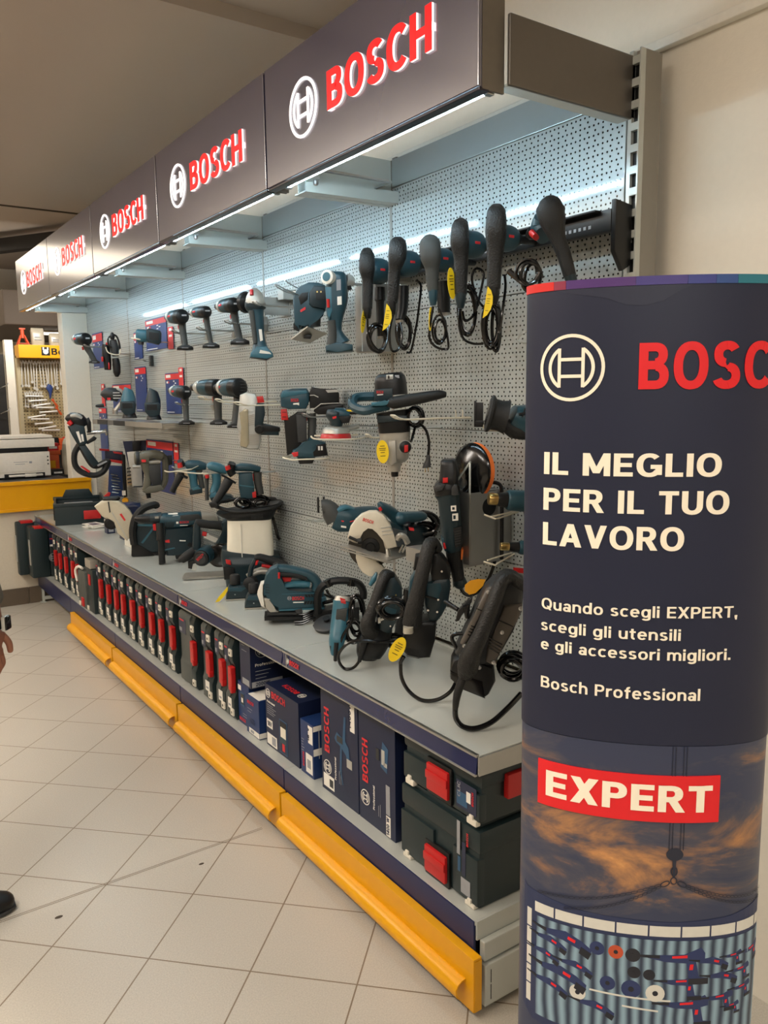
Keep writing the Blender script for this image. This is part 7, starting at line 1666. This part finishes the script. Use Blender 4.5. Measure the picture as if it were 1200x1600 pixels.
cart('bright blue box with white print against the back panel', (-.06, 3.22, SZ), (.10, .16, .16), NAVYB, [('s', .01, .10, .06, .02, WHT), ('f', .01, .10, .05, .025, WHT), ('f', .08, .06, .06, .05, NAVY), ('t', .02, .02, .06, .1, WHT)])
cart('blue and white pack leaning behind the cut-off saw', (-.07, 3.95, SZ), (.08, .12, .17), NAVYB, [('f', .02, .03, .08, .10, WHT), ('s', .01, .05, .05, .06, WHT)], .3)
t = Tool('measuring_tape', 'small yellow and black tape behind the cut-off saw top', 'tape', 'c4', (580, 790), X=-.06)
t.p('case', YEL).lathe((580, 790, 0), (-.3, -1, 0), [(0, .02), (.02, .02)], 16).p('support', BLK).prof([(560, 800), (600, 800), (600, 960), (560, 960)], 0, .02, .002).done()
# cut-off saw
t = Tool('cut_off_saw', 'cut-off saw with beige disc guard and black loop handle', 'power tool', 'c4', (620, 1310), Z=SZ)
t.p('disc_guard', mat('guard_beige', (196, 186, 162), .45)).prof([(335, 850), (400, 805), (480, 805), (540, 810), (600, 850), (645, 910), (668, 960), (670, 1040), (640, 1130), (600, 1180), (520, 1100), (500, 1010), (490, 970), (430, 965), (395, 940)], -.05, .0, .008)
t.sp('guard_seam', DGRY).prof([(452, 810), (464, 810), (472, 905), (460, 912)], -.0515, -.05, 0).m(REDC).prof([(548, 930), (565, 922), (600, 985), (586, 992)], -.0515, -.05, 0).m(SILV).prof([(480, 910), (600, 1160), (606, 1156), (488, 906)], -.0512, -.05, 0)
t.p('disc_hub', BLK).lathe((470, 1010, -.03), (0, -1, 0), [(0, .036), (.01, .034), (.014, .02), (.02, .018)], 24)
t.p('top_knob', BLK).loft([(415, 790, 20, .02), (460, 800, 30, .03), (530, 795, 26, .03), (555, 780, 14, .02)])
t.p('loop_handle', RUB).tube([(660, 1210, -.06), (655, 1080, -.06), (690, 960, -.06), (760, 890, -.05), (860, 860, -.04), (880, 880, -.03)], t.r(33))
t.p('body', TEALD).prof([(650, 1300), (640, 1200), (700, 1030), (870, 1035), (1000, 1000), (1180, 1030), (1200, 1300)], -.05, .06, .010)
t.sp('frame_lines', TEALL).prof([(700, 1030), (880, 1040), (740, 1210), (720, 1200), (850, 1055), (700, 1048)], -.052, -.045, .002)
t.sp('black_skirt', BLK).prof([(630, 1320), (640, 1190), (720, 1230), (830, 1310), (830, 1330)], -.053, .0, .004)
t.p('rubber_base', BLK).prof([(640, 1300), (1190, 1300), (1190, 1318), (640, 1318)], -.05, .06, .002)
t.done()
# big rotary hammer
t = Tool('rotary_hammer', 'long teal rotary hammer lying with its black side handle standing on the shelf', 'power tool', 'c7', (355, 1185), Z=SZ)
t.p('chuck', BLK).loft([(128, 790, 12, .008), (150, 785, 30, .02), (200, 785, 42, .028), (250, 785, 48, .03), (270, 785, 46, .03)], 2.2, 18)
t.p('collar', TEALD).loft([(268, 785, 50, .034), (320, 785, 52, .036), (370, 785, 56, .038)], 2.4, 18)
t.m(ZINC).prof([(310, 762), (345, 762), (345, 780), (312, 780)], -.038, -.03, 0)
t.p('side_lever', RED).prof([(290, 832), (322, 828), (325, 888), (292, 884)], -.050, -.02, .003)
t.p('body', TEAL).loft([(355, 800, 50, .04), (380, 805, 66, .045), (450, 815, 72, .048), (540, 815, 74, .048), (640, 800, 62, .046), (700, 785, 46, .042), (730, 782, 40, .04)], 3, 20)
t.sp('top_cover', DGRY).prof([(540, 760), (700, 755), (735, 800), (640, 815), (530, 800)], -.0495, .0, .004)
t.sp('brand_lettering', REDC).text('BOSCH', 530, 832, -.0505, 20, 80).m(WHT).prof([(498, 815), (518, 815), (518, 834), (498, 834)], -.050, -.048, 0).prof([(530, 848), (600, 850), (600, 856), (530, 854)], -.0505, -.048, 0)
for i in range(6): t.sp('vent', BLK).prof([(395 + i * 15, 815), (401 + i * 15, 815), (396 + i * 15, 870), (390 + i * 15, 870)], -.0505, -.047, 0)
t.p('top_label', WHT).plate([(430, 742, -.02), (515, 740, -.02), (520, 762, -.04), (435, 764, -.04)], .001)
t.p('lower_housing', TEALD).prof([(390, 870), (530, 880), (650, 870), (640, 1100), (480, 1110), (470, 1130), (400, 1125), (385, 1000)], -.046, .05, .010)
t.sp('badge', REDC).prof([(390, 980), (430, 975), (432, 1005), (392, 1000)], -.0475, -.044, 0).m(TEALL).prof([(385, 1062), (470, 1050), (478, 1060), (385, 1074)], -.0475, -.044, 0).m(WHT).prof([(520, 985), (575, 990), (575, 1000), (520, 996)], -.0475, -.044, 0).m(BLK).lathe((610, 1035, -.045), (0, -1, 0), [(0, .013), (.003, .012)], 16)
t.p('rear_cone', ZINC).loft([(725, 785, 44, .04), (770, 788, 46, .04), (840, 800, 36, .034), (875, 835, 12, .02)], 2.6, 18)
t.p('side_handle', RUB).loft([(350, 820, 34, .022, -.05), (350, 930, 32, .022, -.06), (350, 965, 36, .024, -.06), (354, 980, 28, .019, -.06), (356, 1160, 30, .02, -.06), (357, 1185, 32, .021, -.06)], 2.2, 18)
t.p('battery', BLK).prof([(470, 1105), (640, 1095), (640, 1150), (480, 1165)], -.04, .05, .006)
t.done()
# hand circular saw on the shelf
t = Tool('plunge_saw', 'cordless circular saw with round black motor end and silver base, before the lantern', 'power tool', 'd1', (330, 790), Z=SZ)
t.p('base_plate', ZINC).plate([(215, 787, -.05), (650, 787, -.06), (655, 787, .06), (240, 787, .07)], .004)
t.m(STEEL).prof([(215, 780), (650, 788), (650, 798), (215, 790)], -.065, -.03, .002)
t.p('motor_end', BLK).lathe((395, 605, -.05), (-.35, -.92, -.1), [(-.05, .036), (-.01, .039), (.012, .037), (.018, .026)], 26)
t.m(DGRY).lathe((395, 605, -.05), (-.35, -.92, -.1), [(.0181, .026), (.020, .02)], 24)
t.sp('brand_badge', REDC).text('BOSCH', 362, 625, -.0735, 26, 78, 42)
t.p('motor_housing', TEAL).lathe((395, 605, -.05), (.35, .92, .1), [(.0, .041), (.05, .043), (.09, .04)], 26)
t.p('blade_cover', BLKS).lathe((570, 610, .02), (-.3, -.94, 0), [(0, .056), (.03, .056), (.034, .05)], 30)
t.p('upper_guard', SILV).prof([(420, 440), (470, 405), (560, 460), (600, 380), (470, 372), (600, 370), (690, 440), (640, 560), (560, 500)], .0, .03, .004)
t.p('handle', RUB).loft([(360, 300, 30, .018), (380, 300, 40, .022), (470, 318, 38, .022), (560, 328, 42, .022), (620, 340, 50, .022)], 2.5, 16)
t.p('front_stem', TEALD).loft([(372, 290, 28, .02), (362, 400, 36, .022), (360, 480, 40, .022), (350, 540, 36, .022)], 3)
t.p('battery_mount', TEALD).prof([(590, 300), (660, 258), (690, 262), (690, 480), (600, 480), (520, 500), (600, 400)], -.03, .04, .008)
t.p('trigger', RED).loft([(412, 398, 22, .008), (450, 408, 20, .008)])
t.p('front_knob', RUB).loft([(330, 545, 40, .02, -.02), (260, 590, 44, .022, -.03), (210, 625, 34, .02, -.03), (205, 640, 16, .01, -.03)], 2.3, 16)
t.p('front_arm', BLK).prof([(270, 640), (345, 620), (340, 720), (270, 700)], -.04, .0, .006)
t.m(SILV).prof([(315, 660), (345, 655), (340, 720), (300, 718)], -.045, -.03, .003)
t.done()
# lantern
t = Tool('work_lantern', 'large work lantern with white diffuser and black tray top full of cable', 'lamp', 'd1', (900, 860), Z=SZ)
t.p('base', TEALD).loft([(900, 860, 225, .085), (905, 740, 240, .09), (905, 640, 262, .10), (905, 590, 270, .088), (910, 550, 262, .085)], 5.0, 28)
t.sp('front_recess', BLK).prof([(660, 650), (760, 660), (760, 760), (665, 765)], -.100, -.085, .003)
t.sp('red_port', RED).prof([(685, 580), (728, 590), (730, 632), (688, 618)], -.107, -.098, .002)
t.p('lamp_diffuser', LAMPW).loft([(905, 575, 215, .085), (908, 480, 212, .085), (908, 380, 206, .083), (908, 270, 202, .08), (908, 240, 200, .08)], 5.0, 28)
t.sp('diffuser_edge', WHITE).prof([(822, 275), (828, 275), (835, 575), (828, 575)], -.0872, -.08, 0)
t.p('tray', BLK).loft([(905, 262, 190, .075), (905, 215, 235, .095), (900, 165, 285, .092), (898, 150, 290, .094)], 5.0, 28)
t.sp('grip_rim', RUB).tube([(620, 128, -.05), (760, 160, -.095), (900, 162, -.10), (1080, 150, -.095), (1185, 120, -.05), (1185, 112, .05), (1060, 100, .09), (800, 100, .09), (640, 115, .06), (620, 128, -.05)], .009)
t.sp('vents', DGRY)
for i in range(9): t.prof([(925 + i * 12, 195), (930 + i * 12, 195), (930 + i * 12, 232), (925 + i * 12, 232)], -.1, -.08, 0)
t.p('power_cord', BLKS).coil(850, 105, 70, 42, 5, -.03, .0042, .15, 51).coil(960, 95, 110, 45, 5, .0, .0045, .15, 52).coil(1010, 110, 60, 32, 3, -.05, .004, .2, 53)
t.tube([(1080, 140, -.06), (1120, 250, -.02), (1140, 330, -.02), (1160, 420, -.02), (1180, 450, -.02)], .007)
t.done()
# two planers
def planer(at, label, ox, oy, sc, tagq=False, d0=0.0):
    t = Tool('hand_planer', label, 'power tool', 'd1', at, Z=SZ, group='planers in front of the lantern')
    f = lambda x, y: (ox + x * sc, oy + y * sc)
    t.p('body', TEALD).prof([f(*q) for q in ((-90, 0), (-75, -75), (-55, -115), (30, -128), (120, -110), (260, -130), (420, -120), (420, 0))], -.04, .045, .010)
    t.sp('upper_line', TEAL).prof([f(*q) for q in ((-70, -80), (-50, -112), (120, -108), (60, -70))], -.0415, -.035, .002)
    t.sp('screw', STEEL).lathe((*f(0, -45), -.040), (0, -1, 0), [(0, .003), (.002, .002)], 8)
    t.p('sole_plate', ZINC).prof([f(*q) for q in ((-92, 0), (420, 0), (420, 14), (-92, 14))], -.04, .045, .002)
    t.p('depth_knob', RUB).lathe((*f(5, -120), -.005), (0, 0, 1), [(0, t.r(40 * sc)), (t.r(12 * sc), t.r(52 * sc)), (t.r(95 * sc), t.r(50 * sc)), (t.r(106 * sc), t.r(40 * sc))], 22)
    t.p('motor_knob', RUB).lathe((*f(150, -140), -.03), (-.3, -.95, 0), [(-.03, t.r(62 * sc)), (.012, t.r(64 * sc)), (.018, t.r(46 * sc))], 20)
    t.sp('ring', RED).loft([(f(150, -90)[0], f(150, -90)[1], 30 * sc, .01, -.02), (f(170, -60)[0], f(170, -60)[1], 22 * sc, .01, -.02)])
    t.p('handle', TEALD).tube([t.P(*f(150, -180), 0) and (*f(150, -190), .0), (*f(170, -280), .0), (*f(215, -360), .0)], t.r(26 * sc)) 
    t.p('top_grip', RUB).loft([(f(205, -370)[0], f(205, -370)[1], 26 * sc, .02), (f(250, -375)[0], f(250, -375)[1], 36 * sc, .022), (f(340, -345)[0], f(340, -345)[1], 40 * sc, .024), (f(470, -290)[0], f(470, -290)[1], 46 * sc, .026), (f(520, -250)[0], f(520, -250)[1], 40 * sc, .026)], 2.5, 16)
    t.sp('trigger', RED).loft([(f(270, -295)[0], f(270, -295)[1], 16 * sc, .009), (f(340, -280)[0], f(340, -280)[1], 18 * sc, .009), (f(400, -275)[0], f(400, -275)[1], 14 * sc, .009)])
    t.sp('lock_button', RED).prof([f(*q) for q in ((215, -350), (240, -355), (225, -310), (205, -308))], -.022, .0, .002)
    t.p('dust_spout', ZINC).loft([(f(130, -180)[0], f(130, -180)[1], 30 * sc, .02, .02), (f(260, -230)[0], f(260, -230)[1], 34 * sc, .025, .03), (f(420, -200)[0], f(420, -200)[1], 50 * sc, .03, .03)])
    if tagq:
        t.p('hang_tag', YELL).plate([(525, 985, -.06), (560, 940, -.05), (640, 865, -.03), (640, 900, -.03), (610, 940, -.045), (560, 982, -.058)], .001)
    return t.done()
planer((710, 990), 'hand planer with yellow tag at its toe, in front of the lantern base', 705, 978, .95, True)
planer((880, 1070), 'hand planer tucked behind the large jigsaw', 880, 1060, .95)
# jigsaw
t = Tool('jigsaw', 'large teal corded jigsaw with closed handle standing on its black plate', 'power tool', 'e2', (720, 725), Z=SZ)
def ring_body(t):
    outer = [(505, 500), (510, 400), (530, 320), (570, 270), (640, 240), (720, 245), (830, 270), (930, 305), (1000, 350), (1025, 410), (1000, 470), (960, 495), (1060, 500), (1060, 640), (620, 640), (560, 560)]
    return outer
t.p('body', TEAL).prof([(500, 505), (508, 400), (530, 320), (572, 268), (640, 240), (665, 300), (668, 400), (680, 450), (720, 480), (1060, 490), (1065, 640), (625, 640), (565, 540)], -.034, .034, .010)
t.p('handle', TEAL).loft([(640, 275, 38, .026), (720, 285, 42, .026), (830, 310, 42, .026), (930, 345, 44, .026), (990, 400, 46, .028), (1000, 450, 50, .03), (980, 490, 46, .03)], 2.5, 18)
t.sp('soft_grip', RUB).loft([(655, 318, 30, .0275, -.002), (740, 325, 30, .0275, -.002), (830, 340, 30, .0275, -.002), (900, 370, 26, .0275, -.002)], 2.6, 16)
t.sp('trigger', RED).prof([(675, 345), (770, 352), (755, 395), (690, 395)], -.012, .012, .003)
t.sp('lock_button', RED).loft([(650, 295, 12, .006, -.030), (650, 350, 12, .006, -.030)])
t.p('inner_panel', TEALL).loft([(700, 430, 20, .03), (780, 420, 34, .032), (880, 420, 36, .032), (930, 430, 30, .03)], 2.6)
t.p('front_shoe', ZINC).prof([(505, 520), (560, 530), (590, 610), (640, 655), (560, 655), (520, 610)], -.036, .036, .004)
t.p('front_guard', WHITE).prof([(445, 490), (480, 400), (510, 392), (500, 420), (485, 480), (500, 590), (520, 618), (480, 600)], -.03, .03, .004)
for i in range(4): t.p('cooling_slot', BLK).prof([(520, 395 + i * 24), (560, 402 + i * 24), (560, 406 + i * 24), (520, 399 + i * 24)], -.0348, -.033, 0)
t.p('brand_lettering', REDC).text('BOSCH', 765, 552, -.0348, 33, 108).m(WHT).prof([(772, 568), (870, 570), (870, 578), (772, 577)], -.0350, -.034, 0)
emb = Matrix.Translation(t.P(738, 532, -.0348)) @ Matrix.Rotation(PI / 2, 4, 'X'); t.m(GREY); emblem(t.mb, emb, t.r(19), t.r(4))
t.p('vent_row', BLK)
for i in range(4): t.prof([(880 + i * 26, 505), (900 + i * 26, 505), (912 + i * 26, 530), (892 + i * 26, 530)], -.0350, -.033, 0)
for i in range(4): t.prof([(880 + i * 26, 565), (900 + i * 26, 565), (890 + i * 26, 595), (870 + i * 26, 595)], -.0350, -.033, 0)
t.p('side_line', TEALL).prof([(670, 490), (1060, 496), (1060, 500), (670, 495)], -.0352, -.034, 0).prof([(640, 632), (1060, 632), (1060, 645), (640, 645)], -.0355, -.03, 0)
t.p('base_plate', BLK).prof([(505, 690), (860, 700), (860, 728), (505, 724)], -.045, .05, .003)
t.m(DGRY).prof([(530, 660), (800, 665), (800, 692), (530, 690)], -.03, .03, .003)
t.p('lever', DGRY).prof([(785, 640), (850, 630), (860, 660), (800, 680)], -.04, -.02, .004)
t.p('power_cord', BLKS)
for i in range(5): t.tube([(780, 755 - i * 14, -.06 + i * .012), (860, 750 - i * 12, -.06 + i * .012), (960, 715 - i * 10, -.05 + i * .012), (1080, 690 - i * 10, -.03 + i * .012)], .0042)
t.done()
# tool with ring handle behind, and the angle grinder
t = Tool('wall_chaser', 'black tool with large ribbed loop handle standing behind the small grinder', 'power tool', 'e3', (250, 640), Z=SZ)
t.p('loop_handle', BLK).tube([(50, 540, 0), (48, 440, 0), (60, 330, 0), (120, 250, 0), (220, 215, 0), (360, 215, 0), (470, 245, 0), (520, 320, 0), (520, 400, 0)], t.r(40))
for i, q in enumerate((((150, 190), (180, 275)), ((410, 190), (400, 275)))): t.sp('rib', BLKS).rod((q[0][0], q[0][1] + 10, 0), (q[1][0], q[1][1] - 10, 0), 46, 46, 14)
t.p('body', BLK).prof([(0, 540), (200, 520), (480, 500), (480, 640), (0, 640)], .02, .10, .006)
t.p('hose_end', TEALL).loft([(100, 400, 34, .02, .04), (110, 460, 40, .025, .04)])
t.p('power_cord', BLKS).tube([(140, 320, .03), (190, 390, .03), (300, 400, .03), (480, 375, .02)], .005).tube([(100, 450, .02), (300, 395, .0), (470, 375, .0)], .007).tube([(0, 600, -.02), (100, 590, -.03), (200, 560, -.02)], .004).tube([(0, 650, -.02), (90, 630, -.03), (190, 600, -.02)], .004)
t.done()
t = Tool('angle_grinder', 'small blue corded angle grinder standing disc down, cord hanging over', 'power tool', 'e3', (250, 960), Z=SZ)
t.p('body', TEALL).loft([(310, 440, 95, .034, .03), (290, 560, 92, .036, .02), (265, 700, 88, .036, .0), (245, 800, 84, .034, -.02), (230, 870, 62, .026, -.03), (222, 920, 40, .02, -.03)], 3.2, 20)
t.sp('grip_panel', RUBG).prof([(250, 490), (360, 480), (335, 640), (225, 650)], -.022, .0, .004)
t.sp('side_shell', TEALD).prof([(170, 830), (200, 800), (200, 900), (180, 890)], -.05, .0, .004)
t.p('gear_head', ZINC).loft([(320, 405, 80, .03, .04), (315, 450, 98, .034, .035)], 3)
t.m(RED).loft([(300, 440, 60, .01, .005), (345, 430, 30, .01, .005)])
t.p('cord_guard', RUB).loft([(240, 790, 26, .01, -.05), (232, 880, 22, .009, -.055), (225, 965, 18, .008, -.055)], 2.2, 12)
t.p('power_cord', BLKS).tube([(225, 960, -.055), (260, 880, -.05), (310, 720, -.045), (400, 600, -.04), (420, 480, -.03), (430, 420, .0)], .0045).coil(450, 560, 75, 200, 5, .0, .0045, .15, 61).coil(420, 720, 80, 110, 3, -.01, .0045, .15, 62)
t.done()
t = Tool('grinding_disc', 'worn grey grinding disc lying at the foot of the small grinder', 'disc', 'e3', (150, 700), Z=SZ)
t.p('disc', DGRY).lathe((150, 690, .0), (-.25, -.35, 1), [(0, .050), (.012, .052), (.016, .046)], 30).m(BLK).lathe((140, 640, 0), (-.25, -.35, 1), [(0, .012), (.010, .014)], 16).done()
# heavy breakers
t = Tool('demolition_hammer', 'dark teal breaker leaning back, black D grip, next to the small grinder', 'power tool', 'e3', (600, 1050), Z=SZ)
t.p('lower_end', BLK).loft([(570, 1020, 100, .05, 0), (580, 960, 140, .06, 0), (640, 860, 150, .06, .0), (690, 760, 130, .055, .02)], 3, 22)
t.p('body', TEALD).prof([(690, 450), (740, 300), (790, 210), (850, 200), (925, 310), (925, 400), (900, 520), (860, 640), (800, 760), (690, 780), (660, 650)], -.04, .05, .010)
t.sp('band', TEAL).prof([(730, 480), (870, 520), (830, 640), (740, 600)], -.0415, -.03, .003)
t.sp('white_mark', WHT).prof([(672, 600), (700, 585), (702, 640), (676, 648)], -.05, -.03, 0).prof([(700, 610), (738, 590), (738, 615), (705, 630)], -.043, -.03, 0)
for x, y in ((860, 375), (815, 575), (800, 680)): t.sp('screw', CHROME).lathe((x, y, -.041), (0, -1, 0), [(0, .0035), (.003, .0025)], 10)
t.p('grip', STUD).loft([(800, 190, 40, .026, -.01), (760, 195, 58, .028, -.02), (710, 280, 54, .028, -.035), (650, 430, 54, .028, -.045), (600, 560, 60, .03, -.05), (570, 660, 82, .034, -.05), (600, 740, 90, .036, -.04)], 2.6, 20)
t.p('chisel_nose', TEALL).loft([(600, 340, 18, .012, .05), (640, 280, 30, .016, .05), (670, 215, 12, .01, .05)])
t.p('cord_guard', RUB).loft([(545, 760, 40, .014, -.06), (510, 900, 30, .011, -.06), (480, 1010, 20, .008, -.06)], 2.2, 12)
t.p('power_cord', BLKS).tube([(485, 1000, -.06), (420, 1070, -.06), (330, 1080, -.06), (275, 1010, -.06), (280, 920, -.06), (370, 820, -.07), (500, 785, -.08), (700, 800, -.08), (850, 830, -.04), (940, 880, 0)], .0048).coil(850, 880, 90, 60, 6, .01, .0045, .2, 71)
t.done()
t = Tool('core_tube', 'black tube fitting standing between the two leaning breakers', 'tube', 'e3', (900, 800), Z=SZ)
t.p('tube', BLK).loft([(1010, 305, 62, .026, .03), (985, 420, 52, .022, .03), (960, 500, 56, .024, .03), (930, 640, 66, .028, .03), (900, 780, 66, .028, .03)], 2.2, 18)
t.m(BLKS).rod((1012, 300, .03), (1000, 365, .03), 68, 66, 20).done()
t = Tool('demolition_hammer', 'breaker with textured grip and oval yellow tag, the one between two other breakers', 'power tool', 'e4', (300, 990), Z=SZ)
t.p('lower_end', BLK).prof([(165, 800), (200, 690), (330, 690), (430, 680), (415, 820), (375, 965), (290, 970), (190, 945), (150, 905)], -.05, .05, .012)
for i in range(8): t.sp('rib', DGRY).prof([(190, 880 + i * 9), (290, 905 + i * 8), (290, 908 + i * 8), (190, 883 + i * 9)], -.0515, -.049, 0)
t.p('body', TEALD).prof([(330, 395), (420, 380), (530, 345), (540, 430), (520, 560), (470, 650), (420, 710), (375, 720), (335, 560)], -.04, .06, .012)
t.sp('band', TEAL).prof([(345, 400), (460, 395), (470, 440), (445, 520), (355, 490)], -.0415, -.03, .004)
t.sp('black_seam', BLK).prof([(340, 490), (450, 518), (445, 530), (340, 505)], -.043, -.03, .001)
t.p('upper_housing', BLK).prof([(380, 330), (400, 180), (440, 170), (500, 240), (540, 300), (535, 380), (470, 395), (390, 385)], -.04, .06, .012)
for x, y in ((468, 308), (440, 520), (432, 612), (360, 600)): t.sp('screw', CHROME).lathe((x, y, -.042), (0, -1, 0), [(0, .004), (.004, .003)], 10)
t.p('side_panel', TEAL).prof([(215, 400), (260, 330), (240, 500), (200, 560)], -.02, .04, .006)
t.m(BLK).prof([(262, 215), (300, 210), (300, 300), (245, 320)], -.02, .04, .004).m(CHROME).lathe((283, 265, -.022), (0, -1, 0), [(0, .004), (.004, .003)], 10)
t.p('grip', STUD).loft([(440, 150, 36, .024, -.01), (410, 108, 40, .026, -.02), (375, 112, 50, .028, -.03), (350, 180, 54, .03, -.045), (320, 300, 56, .03, -.055), (285, 440, 58, .03, -.06), (250, 580, 70, .032, -.06), (235, 690, 78, .034, -.055)], 2.6, 20)
t.p('tape_wrap', mat('clear_tape', (170, 165, 150), .15, bump=.8, bscale=60)).loft([(205, 690, 40, .02, -.085), (205, 735, 42, .02, -.085)])
t.p('chisel_arm', BLK).loft([(470, 590, 30, .02, .06), (560, 640, 18, .014, .06), (640, 690, 14, .012, .06)])
t.p('power_cord', BLKS).loft([(165, 930, 20, .009, -.07), (150, 960, 16, .008, -.07), (140, 985, 14, .007, -.07)], 2.2, 12).tube([(142, 970, -.07), (150, 1090, -.075), (210, 1190, -.08), (310, 1245, -.09), (430, 1240, -.09), (530, 1190, -.08), (580, 1130, -.06)], .0055)
t.sp('cord_coil', BLKS).coil(70, 640, 110, 70, 8, .03, .0045, .2, 81)
t.tag(118, 865, 54, 108, 28, -.085)
t.done()
t = Tool('demolition_hammer', 'black breaker nearest the totem with oval orange tag behind its grip', 'power tool', 'e4', (700, 1240), Z=SZ)
t.root['label'] = 'large black breaker beside the totem with an orange tag behind its grip'
t.p('lower_end', BLK).prof([(545, 1010), (570, 960), (640, 930), (880, 1010), (900, 1120), (850, 1220), (810, 1250), (640, 1180), (540, 1100)], -.05, .06, .014)
t.m(BLKS).prof([(545, 1040), (800, 1110), (820, 1245), (640, 1180), (545, 1100)], -.053, -.03, .006)
t.p('body', DGRY).prof([(580, 920), (640, 800), (700, 680), (760, 540), (820, 440), (880, 390), (960, 340), (1060, 350), (1110, 450), (1100, 600), (1040, 720), (960, 860), (900, 980), (860, 1010), (760, 1000), (650, 980)], -.045, .06, .014)
t.sp('side_plate', mat('graphite_plastic', (86, 80, 73), .45)).prof([(820, 430), (890, 400), (700, 760), (650, 850), (620, 830), (720, 640)], -.052, -.03, .006)
t.sp('side_plate', MATS['graphite_plastic']).prof([(960, 545), (1100, 530), (1080, 620), (1000, 760), (920, 900), (880, 990), (820, 960), (830, 860), (900, 700)], -.053, -.03, .006)
t.sp('seam', BLK).prof([(745, 562), (800, 582), (798, 588), (743, 568)], -.0535, -.05, 0).prof([(920, 645), (1030, 690), (1028, 697), (918, 652)], -.0545, -.05, 0)
t.p('vent_row', BLKS)
for i in range(4): t.prof([(845 + i * 0, 775 + i * 24), (950 - i * 8, 825 + i * 22), (948 - i * 8, 833 + i * 22), (843, 783 + i * 24)], -.0548, -.05, 0)
for i in range(4): t.prof([(705 - i * 8, 690 + i * 22), (750 - i * 8, 706 + i * 22), (748 - i * 8, 712 + i * 22), (703 - i * 8, 696 + i * 22)], -.0535, -.05, 0)
for x, y in ((838, 443), (1085, 560), (945, 738), (655, 845), (630, 925), (882, 962), (772, 1003)): t.p('screw', STEEL).lathe((x, y, -.053), (0, -1, 0), [(-.01, .0055), (.004, .005), (.005, .003)], 12)
t.p('grip', STUD).loft([(1090, 470, 40, .03, .0), (1070, 390, 50, .032, -.015), (1000, 345, 54, .034, -.03), (940, 370, 52, .034, -.045), (880, 500, 54, .032, -.07), (800, 690, 56, .032, -.08), (740, 820, 64, .034, -.08), (700, 920, 82, .036, -.07), (680, 1000, 84, .034, -.06), (650, 1075, 48, .02, -.06)], 2.6, 22)
t.p('cord_guard', RUB).loft([(645, 1070, 34, .015, -.06), (600, 1200, 32, .014, -.065), (585, 1310, 22, .010, -.065)], 2.2, 14)
t.p('power_cord', BLKS).tube([(585, 1300, -.065), (590, 1380, -.065), (640, 1440, -.065), (740, 1460, -.06), (870, 1420, -.05), (1000, 1330, -.03), (1110, 1250, .0)], .0072)
t.sp('cord_coil', BLKS).coil(1040, 1090, 110, 90, 9, .05, .0055, .2, 91)
t.p('side_flange', BLK).prof([(580, 730), (600, 640), (680, 560), (720, 530), (710, 580), (650, 640), (610, 720)], .02, .035, .003).rod((600, 640, .03), (490, 600, .06), 18, 14).m(BLKS).prof([(640, 600), (700, 570), (690, 690), (660, 690)], .0, .05, .006)
t.p('ring_clamp', BLKS).tube([(600, 910, -.02), (555, 820, -.02), (580, 790, -.02), (640, 780, -.02)], .005)
t.p('hang_tag', OTAG).prof([(820, 400), (760, 398), (700, 410), (655, 445), (655, 490), (690, 518), (740, 505), (800, 450)], .02, .0212, 0)
t.done()
